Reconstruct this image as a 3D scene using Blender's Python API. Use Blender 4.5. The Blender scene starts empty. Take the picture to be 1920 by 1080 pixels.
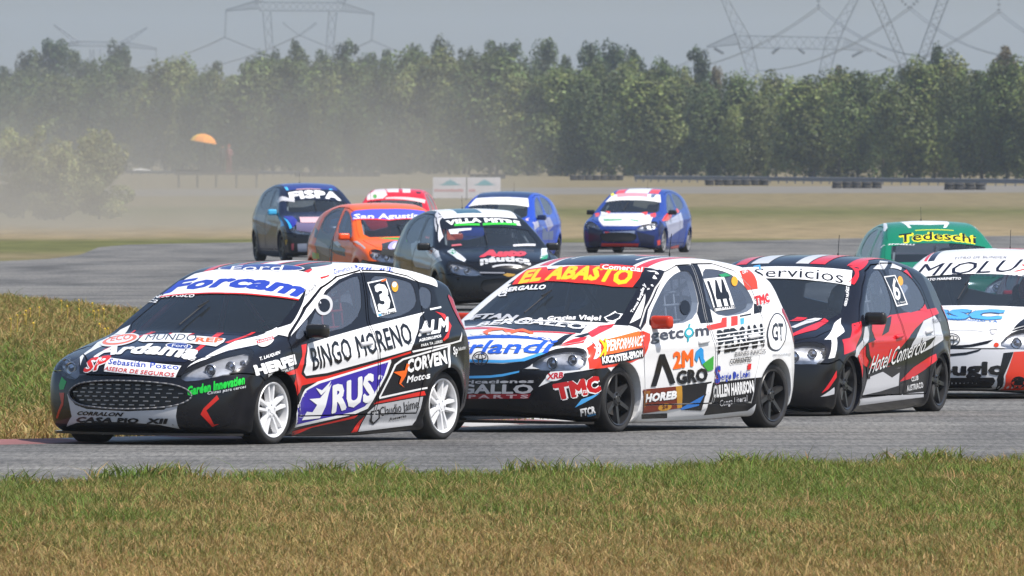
import bpy, bmesh, math, random
import numpy as np
from mathutils import Vector, Matrix
from mathutils.geometry import delaunay_2d_cdt

random.seed(7)
rng = np.random.default_rng(7)
SC = bpy.context.scene
COL = SC.collection

# ---------------------------------------------------------------- camera, sky, sun, exposure
cam_data = bpy.data.cameras.new('camera')
cam = bpy.data.objects.new('camera', cam_data)
COL.objects.link(cam)
cam_data.sensor_width = 36.0
cam_data.lens = 33150.0 / 1920 * 36.0
cam_data.clip_start = 1.0
cam_data.clip_end = 30000.0
cam_data.dof.use_dof = True
cam_data.dof.focus_distance = 133.0
cam_data.dof.aperture_fstop = 30.0
cam.location = (0, 0, 2.167)
cam.rotation_euler = (math.radians(90) - math.atan((540 - 287) / 33150), 0, 0)
SC.camera = cam

SUN_EL, SUN_AZ = math.radians(58), math.radians(124)     # azimuth clockwise from +Y (the view direction): behind and to the right
world = bpy.data.worlds.new('World')
SC.world = world
world.use_nodes = True
wn = world.node_tree
sky_tex = wn.nodes.new('ShaderNodeTexSky')
sky_tex.sky_type = 'NISHITA'
sky_tex.sun_disc = False
sky_tex.sun_elevation = SUN_EL
sky_tex.sun_rotation = SUN_AZ
sky_tex.dust_density = 2.2
sky_tex.air_density = 1.0
sky_tex.ozone_density = 2.0
bg = wn.nodes['Background']
bg.inputs['Strength'].default_value = 0.15
wn.links.new(sky_tex.outputs['Color'], bg.inputs['Color'])

sun_data = bpy.data.lights.new('sun', 'SUN')
sun_data.energy = 4.9
sun_data.angle = math.radians(0.55)
sun_data.color = (1.0, .955, .89)
sun = bpy.data.objects.new('sun', sun_data)
COL.objects.link(sun)
to_sun = Vector((math.sin(SUN_AZ) * math.cos(SUN_EL), math.cos(SUN_AZ) * math.cos(SUN_EL), math.sin(SUN_EL)))
sun.rotation_euler = to_sun.to_track_quat('Z', 'Y').to_euler()
sun.location = (0, 0, 60)

SC.view_settings.view_transform = 'Standard'
SC.view_settings.look = 'None'
SC.view_settings.exposure = 0.2
SC.view_settings.gamma = 1.0
SC.view_settings.use_curve_mapping = False
SC.render.engine = 'CYCLES'
SC.cycles.use_denoising = True
SC.cycles.max_bounces = 8
SC.cycles.diffuse_bounces = 3
SC.cycles.glossy_bounces = 4
SC.cycles.transparent_max_bounces = 16
SC.cycles.transmission_bounces = 6
SC.cycles.volume_bounces = 1
SC.cycles.volume_max_steps = 128
SC.cycles.caustics_reflective = False
SC.cycles.caustics_refractive = False

# ---------------------------------------------------------------- camera constants (photograph: long telephoto lens)
F_PX = 33150.0          # focal length in pixels of a 1920 px wide frame
CAM_H = 2.167           # lens height above the asphalt
HORIZON = 287.0         # row of the horizon in a 1080 px high frame


def ground_depth(row):
    return CAM_H * F_PX / (row - HORIZON)


# ---------------------------------------------------------------- car body as a distance field
def chaikin(p, n=2):
    p = np.asarray(p, float)
    for _ in range(n):
        q = np.roll(p, -1, 0)
        p = np.stack([p * .75 + q * .25, p * .25 + q * .75], 1).reshape(-1, 2)
    return p


class Body:
    """x runs from the nose (0) to the tail, y is positive on the car's right, z up from the road."""

    def __init__(s, spec):
        s.__dict__.update(spec)
        poly = chaikin(s.profile, 2)
        s.poly = poly
        s.h = .01
        s.x0, s.z0 = -.45, -.15
        nx, nz = int((s.length + .9) / s.h) + 1, int(1.9 / s.h) + 1
        gx, gz = s.x0 + np.arange(nx) * s.h, s.z0 + np.arange(nz) * s.h
        X, Z = np.meshgrid(gx, gz, indexing='ij')
        best = np.full(X.shape, 1e9)
        ins = np.zeros(X.shape, bool)
        a, b = poly, np.roll(poly, -1, 0)
        for (ax, az), (bx, bz) in zip(a, b):
            dx, dz = bx - ax, bz - az
            L = dx * dx + dz * dz + 1e-12
            t = np.clip(((X - ax) * dx + (Z - az) * dz) / L, 0, 1)
            best = np.minimum(best, (X - ax - t * dx) ** 2 + (Z - az - t * dz) ** 2)
            if az != bz:
                c = (az > Z) != (bz > Z)
                ins ^= c & (X < (bx - ax) * (Z - az) / (bz - az) + ax)
        s.tab = np.where(ins, -1, 1) * np.sqrt(best)
        s.nx, s.nz = nx, nz

    def side2d(s, x, z):
        u = np.clip((x - s.x0) / s.h, 0, s.nx - 1.001)
        v = np.clip((z - s.z0) / s.h, 0, s.nz - 1.001)
        i, j = u.astype(int), v.astype(int)
        u, v = u - i, v - j
        T = s.tab
        return (T[i, j] * (1 - u) + T[i + 1, j] * u) * (1 - v) + (T[i, j + 1] * (1 - u) + T[i + 1, j + 1] * u) * v

    def halfwidth(s, x, z):
        W = np.interp(x, *s.plan)
        zb = z - np.interp(x, *s.wedge)
        V = np.interp(zb, *s.section)
        w = W + V
        for wx in (s.front_axle, s.rear_axle):
            r = np.hypot(x - wx, z - s.wheel_r)
            w = w + s.flare * np.exp(-((r - s.arch_r - .02) / .06) ** 2)
            w = w + s.flare * .6 * np.exp(-((r) / (s.arch_r * 1.25)) ** 6)
        zc = s.crease[1] + (x - s.crease[0]) * s.crease[2]
        m = np.clip((x - s.crease[0] + .1) / .25, 0, 1) * np.clip((s.crease[3] - x) / .3, 0, 1)
        d = (z - zc) / .035
        w = w + .009 * m * np.where(d > 0, np.exp(-d * d * 2.5), np.exp(-d * d * .45))
        return w

    def f(s, x, y, z):
        t = np.minimum((y / .8) ** 2, 1.7)
        xp = x - np.interp(x, *s.bow) * t
        zp = z + np.interp(x, *s.crown) * t
        d1 = s.side2d(xp, zp)
        d2 = (np.abs(y) - s.halfwidth(x, z)) * .93
        k = np.interp(x, *s.rounding)
        h = np.maximum(k - np.abs(d1 - d2), 0) / k
        return np.maximum(d1, d2) + h * h * k * .25

    def grad(s, p, e=.006):
        g = np.empty_like(p)
        for i in range(3):
            q, r = p.copy(), p.copy()
            q[:, i] += e
            r[:, i] -= e
            g[:, i] = s.f(*q.T) - s.f(*r.T)
        return g / (np.linalg.norm(g, axis=1, keepdims=True) + 1e-12)

    def march(s, o, d, n=70, maxt=6.0):
        """points where the rays o + t d meet the body; nan where they miss"""
        o, d = np.asarray(o, float), np.asarray(d, float)
        t = np.zeros(len(o))
        for _ in range(n):
            p = o + d * t[:, None]
            t = t + np.minimum(s.f(*p.T) * .75, .16)
        p = o + d * t[:, None]
        bad = (np.abs(s.f(*p.T)) > .004) | (t > maxt)
        p[bad] = np.nan
        return p




FIESTA = dict(
    length=3.95, front_axle=.80, rear_axle=3.29, wheel_r=.262, arch_r=.298, flare=.018,
    profile=[(.05, .13), (.0, .2), (.0, .36), (.015, .47), (.05, .565), (.12, .632), (.22, .675), (.45, .735), (.72, .795),
             (.88, .828), (.96, .853), (1.10, .925), (1.32, 1.035), (1.57, 1.156), (1.80, 1.268), (2.05, 1.332), (2.4, 1.36), (2.8, 1.356),
             (3.2, 1.315), (3.5, 1.262), (3.68, 1.222), (3.72, 1.16), (3.76, .98), (3.84, .86), (3.90, .78), (3.935, .6),
             (3.95, .42), (3.93, .26), (3.86, .2), (3.5, .15), (2.0, .10), (.6, .09), (.2, .10)],
    plan=([-.1, .0, .15, .35, .6, .9, 1.4, 2.2, 2.9, 3.3, 3.6, 3.85, 3.95, 4.1],
          [.70, .75, .81, .842, .86, .862, .856, .856, .862, .862, .82, .75, .71, .60]),
    section=([-.2, .10, .17, .28, .45, .60, .70, .78, .84, .90, 1.05, 1.20, 1.34, 1.5],
             [-.09, -.075, -.045, -.02, -.004, .0, -.008, -.03, -.056, -.082, -.13, -.19, -.265, -.38]),
    wedge=([0, 1.2, 3.6, 4], [0, 0.0, .10, .10]),
    bow=([-.2, .0, .5, .9, 1.3, 1.9, 2.4, 3.2, 3.9, 4.2], [.30, .30, .24, .22, .16, .12, .0, -.04, -.14, -.14]),
    crown=([0, .3, 1.1, 1.5, 2.2, 3.3, 3.7, 4], [.04, .03, .03, .04, .06, .06, .04, .0]),
    rounding=([0, .2, .6, 1.1, 1.4, 2.0, 3.4, 3.7, 4], [.09, .09, .085, .065, .05, .07, .075, .08, .09]),
    crease=(1.1, .60, .085, 3.7))

ETIOS = dict(
    length=3.76, front_axle=.74, rear_axle=3.20, wheel_r=.262, arch_r=.298, flare=.016,
    profile=[(.05, .16), (.0, .23), (.0, .36), (.012, .5), (.04, .60), (.10, .67), (.22, .735), (.45, .795), (.66, .835),
             (.76, .853), (.83, .877), (.97, .947), (1.20, 1.058), (1.42, 1.162), (1.62, 1.262), (1.85, 1.33), (2.15, 1.368), (2.6, 1.37),
             (3.0, 1.335), (3.3, 1.28), (3.5, 1.225), (3.54, 1.17), (3.60, 1.02), (3.66, .9), (3.72, .8), (3.75, .6),
             (3.76, .42), (3.74, .26), (3.68, .2), (3.3, .17), (2.0, .12), (.6, .12), (.2, .13)],
    plan=([-.1, .0, .15, .35, .6, .9, 1.4, 2.2, 2.9, 3.2, 3.5, 3.7, 3.76, 4.1],
          [.70, .74, .80, .835, .852, .855, .85, .85, .855, .858, .825, .78, .75, .70]),
    section=([-.2, .10, .17, .28, .45, .60, .72, .80, .86, .92, 1.05, 1.20, 1.34, 1.5],
             [-.09, -.07, -.04, -.018, -.003, .0, -.008, -.024, -.045, -.07, -.12, -.19, -.275, -.40]),
    wedge=([0, 1.2, 3.6, 4], [0, 0.0, .03, .03]),
    bow=([-.2, .0, .5, .9, 1.3, 1.9, 2.4, 3.2, 3.8, 4.2], [.26, .26, .22, .20, .15, .11, .0, -.04, -.12, -.12]),
    crown=([0, .3, 1.1, 1.5, 2.2, 3.3, 3.7, 4], [.05, .05, .05, .05, .06, .06, .04, .0]),
    rounding=([0, .2, .6, 1.1, 1.4, 2.0, 3.4, 3.7, 4], [.09, .09, .085, .065, .05, .07, .075, .08, .09]),
    crease=(1.0, .66, .02, 3.6))

HATCH = dict(
    length=3.92, front_axle=.82, rear_axle=3.33, wheel_r=.262, arch_r=.298, flare=.016,
    profile=[(.05, .16), (.0, .23), (.0, .36), (.012, .5), (.05, .61), (.12, .68), (.24, .735), (.5, .80), (.74, .842),
             (.88, .868), (.96, .893), (1.10, .96), (1.33, 1.067), (1.56, 1.175), (1.8, 1.285), (2.05, 1.36), (2.35, 1.40), (2.8, 1.40),
             (3.2, 1.355), (3.5, 1.29), (3.66, 1.24), (3.70, 1.18), (3.76, 1.02), (3.82, .9), (3.87, .8), (3.9, .6),
             (3.92, .42), (3.9, .26), (3.84, .2), (3.4, .17), (2.0, .12), (.6, .12), (.2, .13)],
    plan=([-.1, .0, .15, .35, .6, .9, 1.4, 2.2, 2.9, 3.3, 3.6, 3.85, 3.92, 4.1],
          [.70, .75, .81, .845, .862, .865, .86, .86, .865, .868, .84, .79, .76, .70]),
    section=([-.2, .10, .17, .28, .45, .60, .72, .80, .86, .92, 1.05, 1.20, 1.36, 1.5],
             [-.09, -.07, -.04, -.018, -.003, .0, -.008, -.026, -.048, -.075, -.13, -.205, -.30, -.40]),
    wedge=([0, 1.2, 3.6, 4], [0, 0.0, .06, .06]),
    bow=([-.2, .0, .5, .9, 1.3, 1.9, 2.4, 3.2, 3.9, 4.2], [.28, .28, .23, .21, .16, .11, .0, -.04, -.13, -.13]),
    crown=([0, .3, 1.1, 1.5, 2.2, 3.3, 3.7, 4], [.05, .05, .05, .05, .06, .06, .04, .0]),
    rounding=([0, .2, .6, 1.1, 1.4, 2.0, 3.4, 3.7, 4], [.09, .09, .085, .065, .05, .07, .075, .08, .09]),
    crease=(1.1, .62, .06, 3.7))

# where each car stands: reference point (local x, local y on the road), its column and row in the photograph, heading
# (degrees from the picture plane, 90 = straight towards the lens), roll and pitch in degrees
POSES = dict(
    lead=dict(model='fiesta', ref=(.80, -.86), px=518, row=835, heading=59.5, roll=0.5, pitch=0),
    second=dict(model='etios', ref=(.74, -.85), px=1165, row=812, heading=60.2, roll=0.5, pitch=0),
    third=dict(model='etios', ref=(.74, -.85), px=1593, row=781, heading=70.8, roll=0.5, pitch=0, drop=.05),
    fourth=dict(model='etios', ref=(.0, .0), px=1784, row=750, heading=78.5, roll=0, pitch=0, drop=.05),
    green=dict(model='hatch', ref=(1.9, .0), px=1750, row=602, heading=97, roll=0, pitch=0, drop=.11),
    black=dict(model='hatch', ref=(.0, .0), px=958, row=584, heading=103, roll=0, pitch=0),
    orange=dict(model='hatch', ref=(.0, .0), px=800, row=552, heading=107, roll=0, pitch=0),
    blue=dict(model='hatch', ref=(.0, .0), px=622, row=491, heading=103, roll=0, pitch=0, zs=1.12),
    red=dict(model='hatch', ref=(1.9, .0), px=742, row=475, heading=86, roll=0, pitch=0),
    bluewhite=dict(model='hatch', ref=(.0, .0), px=905, row=491, heading=78, roll=0, pitch=0),
    tricolour=dict(model='hatch', ref=(.0, .0), px=1158, row=475, heading=77, roll=0, pitch=0),
    farright=dict(model='hatch', ref=(1.9, .0), px=2058, row=700, heading=95, roll=0, pitch=0, drop=.11),
)


def pose_matrix(p):
    """4x4 numpy matrix: car space to world"""
    a = math.radians(p['heading'])
    back = np.array([math.cos(a), math.sin(a), 0])     # local +x (towards the tail)
    right = np.array([-math.sin(a), math.cos(a), 0])   # local +y (car's right)
    Y = ground_depth(p['row'])
    X = (p['px'] - 960) / F_PX * Y
    R = np.stack([back, right, np.array([0, 0, p.get('zs', 1.0)])], 1)
    o = np.array([X, Y, 0]) - back * p['ref'][0] - right * p['ref'][1]
    M = np.eye(4)
    M[:3, :3] = R
    M[:3, 3] = o
    return M


def body_matrix(p):
    """the sprung body: rolls and pitches about the point between the axles"""
    M = pose_matrix(p)
    r, q = math.radians(p['roll']), math.radians(p['pitch'])
    Rx = np.array([[1, 0, 0], [0, math.cos(r), -math.sin(r)], [0, math.sin(r), math.cos(r)]])
    Ry = np.array([[math.cos(q), 0, math.sin(q)], [0, 1, 0], [-math.sin(q), 0, math.cos(q)]])
    T = np.eye(4)
    c = np.array([2.0, 0, .25])
    T[:3, :3] = Rx @ Ry
    T[:3, 3] = c - T[:3, :3] @ c - np.array([0, 0, p.get('drop', 0)])
    return M @ T

# ---------------------------------------------------------------- small helpers
def lin(c):
    """hex sRGB to linear RGB"""
    if not isinstance(c, str):
        return tuple(c)
    v = [int(c.lstrip('#')[i:i + 2], 16) / 255 for i in (0, 2, 4)]
    return tuple(x / 12.92 if x <= .04045 else ((x + .055) / 1.055) ** 2.4 for x in v)


MATS = {}


def mat(name, color=(.5, .5, .5), rough=.5, metal=0.0, coat=0.0, spec=.5, noise=0.0, nscale=6.0, emit=None):
    if name in MATS:
        return MATS[name]
    m = bpy.data.materials.new(name)
    m.use_nodes = True
    nt = m.node_tree
    b = nt.nodes['Principled BSDF']
    col = lin(color)
    b.inputs['Base Color'].default_value = (*col, 1)
    b.inputs['Roughness'].default_value = rough
    b.inputs['Metallic'].default_value = metal
    b.inputs['Coat Weight'].default_value = coat
    b.inputs['Coat Roughness'].default_value = .06
    b.inputs['Specular IOR Level'].default_value = spec
    if noise:
        tc = nt.nodes.new('ShaderNodeTexCoord')
        n = nt.nodes.new('ShaderNodeTexNoise')
        n.inputs['Scale'].default_value = nscale
        n.inputs['Detail'].default_value = 6
        mr = nt.nodes.new('ShaderNodeMapRange')
        mr.inputs['From Min'].default_value = .3
        mr.inputs['From Max'].default_value = .7
        mr.inputs['To Min'].default_value = 1 - noise
        mr.inputs['To Max'].default_value = 1 + noise
        mx = nt.nodes.new('ShaderNodeMix')
        mx.data_type = 'RGBA'
        mx.blend_type = 'MULTIPLY'
        mx.inputs['Factor'].default_value = 1
        mx.inputs['A'].default_value = (*col, 1)
        nt.links.new(tc.outputs['Object'], n.inputs['Vector'])
        nt.links.new(n.outputs['Fac'], mr.inputs['Value'])
        nt.links.new(mr.outputs['Result'], mx.inputs['B'])
        nt.links.new(mx.outputs['Result'], b.inputs['Base Color'])
    MATS[name] = m
    return m


def paint(c):
    """car paint or vinyl: a thin film of road dust breaks up colour and gloss"""
    key = 'paint_' + (c if isinstance(c, str) else '_'.join('%.3f' % v for v in c))
    if key in MATS:
        return MATS[key]
    m = bpy.data.materials.new(key)
    m.use_nodes = True
    nt = m.node_tree
    b = nt.nodes['Principled BSDF']
    tc = nt.nodes.new('ShaderNodeTexCoord')
    n = nt.nodes.new('ShaderNodeTexNoise')
    n.inputs['Scale'].default_value = 3.2
    n.inputs['Detail'].default_value = 8
    n.inputs['Roughness'].default_value = .65
    nt.links.new(tc.outputs['Object'], n.inputs['Vector'])
    sep = nt.nodes.new('ShaderNodeSeparateXYZ')
    nt.links.new(tc.outputs['Object'], sep.inputs['Vector'])
    low = nt.nodes.new('ShaderNodeMapRange')                     # more dust low on the car
    low.inputs['From Min'].default_value = .1
    low.inputs['From Max'].default_value = .75
    low.inputs['To Min'].default_value = .04
    low.inputs['To Max'].default_value = .006
    nt.links.new(sep.outputs['Z'], low.inputs['Value'])
    r = nt.nodes.new('ShaderNodeMapRange')
    r.inputs['From Min'].default_value = .35
    r.inputs['From Max'].default_value = .75
    nt.links.new(n.outputs['Fac'], r.inputs['Value'])
    mul = nt.nodes.new('ShaderNodeMath')
    mul.operation = 'MULTIPLY'
    nt.links.new(low.outputs['Result'], mul.inputs[0])
    nt.links.new(r.outputs['Result'], mul.inputs[1])
    mx = nt.nodes.new('ShaderNodeMix')
    mx.data_type = 'RGBA'
    mx.inputs['A'].default_value = (*lin(c), 1)
    mx.inputs['B'].default_value = (.22, .19, .155, 1)
    nt.links.new(mul.outputs[0], mx.inputs['Factor'])
    nt.links.new(mx.outputs['Result'], b.inputs['Base Color'])
    rr = nt.nodes.new('ShaderNodeMapRange')
    rr.inputs['To Min'].default_value = .10
    rr.inputs['To Max'].default_value = .26
    nt.links.new(n.outputs['Fac'], rr.inputs['Value'])
    nt.links.new(rr.outputs['Result'], b.inputs['Roughness'])
    b.inputs['Coat Weight'].default_value = .10
    b.inputs['Coat Roughness'].default_value = .05
    b.inputs['Specular IOR Level'].default_value = .32
    MATS[key] = m
    return m


def glass(name, tint, opacity, rough=.03, dust=.035, dust_sheen_color=(.30, .30, .30)):
    """window pane: tinted see-through plus a mirror film"""
    if name in MATS:
        return MATS[name]
    m = bpy.data.materials.new(name)
    m.use_nodes = True
    nt = m.node_tree
    nt.nodes.clear()
    out = nt.nodes.new('ShaderNodeOutputMaterial')
    tr = nt.nodes.new('ShaderNodeBsdfTransparent')
    tr.inputs['Color'].default_value = (*[t * (1 - opacity) for t in tint], 1)
    gl = nt.nodes.new('ShaderNodeBsdfGlossy')
    gl.inputs['Roughness'].default_value = rough
    df = nt.nodes.new('ShaderNodeBsdfDiffuse')
    df.inputs['Color'].default_value = (*dust_sheen_color, 1)
    fr = nt.nodes.new('ShaderNodeFresnel')
    fr.inputs['IOR'].default_value = 1.5
    m1 = nt.nodes.new('ShaderNodeMixShader')
    m1.inputs[0].default_value = dust                          # dust and scratches on the pane, plus painted sky reflection on car windows
    m2 = nt.nodes.new('ShaderNodeMixShader')
    nt.links.new(tr.outputs[0], m1.inputs[1])
    nt.links.new(df.outputs[0], m1.inputs[2])
    nt.links.new(fr.outputs[0], m2.inputs[0])
    nt.links.new(m1.outputs[0], m2.inputs[1])
    nt.links.new(gl.outputs[0], m2.inputs[2])
    nt.links.new(m2.outputs[0], out.inputs['Surface'])
    MATS[name] = m
    return m


def mesh_from(name, verts, faces, mats=(), smooth=False):
    me = bpy.data.meshes.new(name)
    me.from_pydata([tuple(map(float, v)) for v in verts], [], [tuple(map(int, f)) for f in faces])
    for m in mats:
        me.materials.append(m)
    if smooth:
        me.shade_smooth()
    return me


def big_mesh(name, verts, loops, sizes, colors=None, mats=()):
    """numpy arrays straight into a mesh"""
    me = bpy.data.meshes.new(name)
    verts = np.asarray(verts, np.float32)
    loops = np.asarray(loops, np.int32)
    sizes = np.asarray(sizes, np.int32)
    me.vertices.add(len(verts))
    me.vertices.foreach_set('co', verts.ravel())
    me.loops.add(len(loops))
    me.loops.foreach_set('vertex_index', loops)
    me.polygons.add(len(sizes))
    me.polygons.foreach_set('loop_start', np.r_[0, np.cumsum(sizes)[:-1]].astype(np.int32))
    me.polygons.foreach_set('loop_total', sizes)
    if colors is not None:
        a = me.attributes.new('tone', 'FLOAT_COLOR', 'POINT')
        a.data.foreach_set('color', np.asarray(colors, np.float32).ravel())
    for m in mats:
        me.materials.append(m)
    me.update(calc_edges=True)
    return me


def link(name, me, parent=None, material=None, basis=None):
    o = bpy.data.objects.new(name, me)
    COL.objects.link(o)
    if parent is not None:
        o.parent = parent
    if basis is not None:
        o.matrix_basis = basis
    if material is not None:
        if len(me.materials) == 0:
            me.materials.append(None)
        o.material_slots[0].link = 'OBJECT'
        o.material_slots[0].material = material
    return o


def empty(name, M=None):
    o = bpy.data.objects.new(name, None)
    o.empty_display_size = .2
    COL.objects.link(o)
    if M is not None:
        o.matrix_world = M
    return o


def tag(o, label=None, cat=None, group=None, kind=None):
    for k, v in (('label', label), ('category', cat), ('group', group), ('kind', kind)):
        if v:
            o[k] = v
    return o


class MB:
    """collects simple solids into one mesh"""

    def __init__(s):
        s.v, s.f, s.mi, s.m = [], [], [], 0

    def add(s, verts, faces):
        k = len(s.v)
        s.v += [tuple(map(float, p)) for p in verts]
        s.f += [tuple(i + k for i in f) for f in faces]
        s.mi += [s.m] * len(faces)

    def box(s, lo, hi):
        x0, y0, z0 = lo
        x1, y1, z1 = hi
        s.add([(x0, y0, z0), (x1, y0, z0), (x1, y1, z0), (x0, y1, z0), (x0, y0, z1), (x1, y0, z1), (x1, y1, z1), (x0, y1, z1)],
              [(3, 2, 1, 0), (4, 5, 6, 7), (0, 1, 5, 4), (1, 2, 6, 5), (2, 3, 7, 6), (3, 0, 4, 7)])

    def bar(s, p, q, w, n=4, w2=None):
        """a straight rod from p to q"""
        p, q = Vector(p), Vector(q)
        d = (q - p)
        if d.length < 1e-6:
            return
        d.normalize()
        a = d.cross(Vector((0, 0, 1)) if abs(d.z) < .9 else Vector((1, 0, 0))).normalized()
        b = d.cross(a)
        w2 = w if w2 is None else w2
        vs = []
        for c, r in ((p, w / 2), (q, w2 / 2)):
            for i in range(n):
                t = 2 * math.pi * (i + .5) / n
                vs.append(c + a * math.cos(t) * r + b * math.sin(t) * r)
        fs = [(i, (i + 1) % n, n + (i + 1) % n, n + i) for i in range(n)]
        fs += [tuple(reversed(range(n))), tuple(range(n, 2 * n))]
        s.add(vs, fs)

    def path(s, pts, w, n=6):
        for a, b in zip(pts, pts[1:]):
            s.bar(a, b, w, n)

    def lathe(s, prof, n=32, axis='y', center=(0, 0, 0), closed=False):
        """prof: (r, t) pairs, t along the axis"""
        k = len(prof)
        vs = []
        for i in range(n):
            a = 2 * math.pi * i / n
            c, q = math.cos(a), math.sin(a)
            for r, t in prof:
                p = {'y': (r * c, t, r * q), 'z': (r * c, r * q, t), 'x': (t, r * c, r * q)}[axis]
                vs.append((p[0] + center[0], p[1] + center[1], p[2] + center[2]))
        fs = []
        m = k if closed else k - 1
        for i in range(n):
            for j in range(m):
                j2 = (j + 1) % k
                fs.append((i * k + j, ((i + 1) % n) * k + j, ((i + 1) % n) * k + j2, i * k + j2))
        s.add(vs, fs)

    def mesh(s, name, mats=(), smooth=False, angle=None):
        me = mesh_from(name, s.v, s.f, mats)
        if s.mi and max(s.mi) > 0:
            me.polygons.foreach_set('material_index', s.mi)
        if smooth:
            me.shade_smooth()
            if angle:
                me.set_sharp_from_angle(angle=math.radians(angle))
        return me

    def build(s, name, material, parent=None, basis=None, smooth=False, angle=None):
        return link(name, s.mesh(name, (), smooth, angle), parent, material, basis)


def at(px, row, z=0.0):
    """the point at height z that the photograph (1920 x 1080) shows at this column and row, on level ground"""
    Y = (CAM_H - z) * F_PX / (row - HORIZON)
    return Vector(((px - 960) / F_PX * Y, Y, z))


def at_depth(px, row, Y):
    return Vector(((px - 960) / F_PX * Y, Y, CAM_H + (HORIZON - row) / F_PX * Y))


def surface_nets(F, org, h):
    """quads round the zero level of the node values F (negative inside)"""
    S = F < 0
    nx, ny, nz = F.shape
    c = sum(S[i:nx - 1 + i, j:ny - 1 + j, k:nz - 1 + k].astype(np.int8) for i in (0, 1) for j in (0, 1) for k in (0, 1))
    cells = np.argwhere((c > 0) & (c < 8))
    idx = -np.ones((nx - 1, ny - 1, nz - 1), np.int64)
    idx[tuple(cells.T)] = np.arange(len(cells))
    acc = np.zeros((len(cells), 3))
    cnt = np.zeros(len(cells))
    corners = [(i, j, k) for i in (0, 1) for j in (0, 1) for k in (0, 1)]
    for a in corners:
        for ax in range(3):
            if a[ax]:
                continue
            b = list(a)
            b[ax] = 1
            fa = F[cells[:, 0] + a[0], cells[:, 1] + a[1], cells[:, 2] + a[2]]
            fb = F[cells[:, 0] + b[0], cells[:, 1] + b[1], cells[:, 2] + b[2]]
            cr = (fa < 0) != (fb < 0)
            t = np.where(cr, fa / np.where(cr, fa - fb, 1), 0)
            p = np.array(a)[None] + np.eye(3)[ax][None] * t[:, None]
            acc[cr] += p[cr]
            cnt[cr] += 1
    V = (cells + acc / cnt[:, None]) * h + np.asarray(org)
    quads = []
    for ax in range(3):
        o1, o2 = [(1, 2), (2, 0), (0, 1)][ax]
        sl0, sl1 = [slice(None)] * 3, [slice(None)] * 3
        sl0[ax], sl1[ax] = slice(0, -1), slice(1, None)
        A, B = S[tuple(sl0)], S[tuple(sl1)]
        e = np.argwhere(A != B)
        e = e[(e[:, o1] > 0) & (e[:, o2] > 0) & (e[:, o1] < F.shape[o1] - 1) & (e[:, o2] < F.shape[o2] - 1)]
        flip = ~A[tuple(e.T)]
        q = []
        for d1, d2 in ((0, 0), (-1, 0), (-1, -1), (0, -1)):
            g = e.copy()
            g[:, o1] += d1
            g[:, o2] += d2
            q.append(idx[tuple(g.T)])
        q = np.stack(q, 1)
        q[~flip] = q[~flip]
        q[flip] = q[flip][:, ::-1]
        quads.append(q)
    Q = np.concatenate(quads)
    Q = Q[(Q >= 0).all(1)]
    return V, Q


def smin(a, b, k):
    h = np.maximum(k - np.abs(a - b), 0) / k
    return np.minimum(a, b) - h * h * k * .25


def capsules(P, parts):
    """distance to a smooth union of tapered capsules: (p, q, r0, r1)"""
    d = None
    for p, q, r0, r1, k in parts:
        p, q = np.array(p, float), np.array(q, float)
        pq = q - p
        t = np.clip(((P - p) @ pq) / (pq @ pq + 1e-12), 0, 1)
        e = np.linalg.norm(P - p - t[..., None] * pq, axis=-1) - (r0 + (r1 - r0) * t)
        d = e if d is None else smin(d, e, k)
    return d


def capsule_mesh(name, parts, h):
    pts = np.array([c for p in parts for c in (p[0], p[1])], float)
    r = max(max(p[2], p[3]) for p in parts) + 2 * h
    lo, hi = pts.min(0) - r, pts.max(0) + r
    n = np.ceil((hi - lo) / h).astype(int) + 1
    G = np.stack(np.meshgrid(*[lo[i] + np.arange(n[i]) * h for i in range(3)], indexing='ij'), -1)
    V, Q = surface_nets(capsules(G, parts), lo, h)
    return mesh_from(name, V, Q, smooth=True)

# ---------------------------------------------------------------- ground, track, kerb
def node_mat(name):
    m = bpy.data.materials.new(name)
    m.use_nodes = True
    return m, m.node_tree, m.node_tree.nodes['Principled BSDF']


def noise_node(nt, scale, vec, detail=6, rough=.55):
    n = nt.nodes.new('ShaderNodeTexNoise')
    n.inputs['Scale'].default_value = scale
    n.inputs['Detail'].default_value = detail
    n.inputs['Roughness'].default_value = rough
    nt.links.new(vec, n.inputs['Vector'])
    return n.outputs['Fac']


def mapping(nt, scale, src):
    mp = nt.nodes.new('ShaderNodeMapping')
    mp.inputs['Scale'].default_value = scale
    nt.links.new(src, mp.inputs['Vector'])
    return mp.outputs['Vector']


def ramp(nt, fac, stops):
    r = nt.nodes.new('ShaderNodeValToRGB')
    els = r.color_ramp.elements
    while len(els) < len(stops):
        els.new(.5)
    for e, (p, c) in zip(els, stops):
        e.position = p
        e.color = (*c, 1)
    nt.links.new(fac, r.inputs['Fac'])
    return r.outputs['Color']


def mixc(nt, fac, a, b, blend='MIX'):
    x = nt.nodes.new('ShaderNodeMix')
    x.data_type = 'RGBA'
    x.blend_type = blend
    for sock, v in (('Factor', fac), ('A', a), ('B', b)):
        if isinstance(v, (int, float)):
            x.inputs[sock].default_value = v
        elif isinstance(v, tuple):
            x.inputs[sock].default_value = (*v, 1)
        else:
            nt.links.new(v, x.inputs[sock])
    return x.outputs['Result']


def math_node(nt, op, a, b=None):
    x = nt.nodes.new('ShaderNodeMath')
    x.operation = op
    for i, v in enumerate((a, b)):
        if v is None:
            continue
        if isinstance(v, (int, float)):
            x.inputs[i].default_value = v
        else:
            nt.links.new(v, x.inputs[i])
    return x.outputs[0]


STRAW, DRY, OLIVE, GREEN, LUSH = (.360, .255, .102), (.300, .190, .072), (.206, .172, .050), (.135, .165, .034), (.125, .190, .028)


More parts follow.
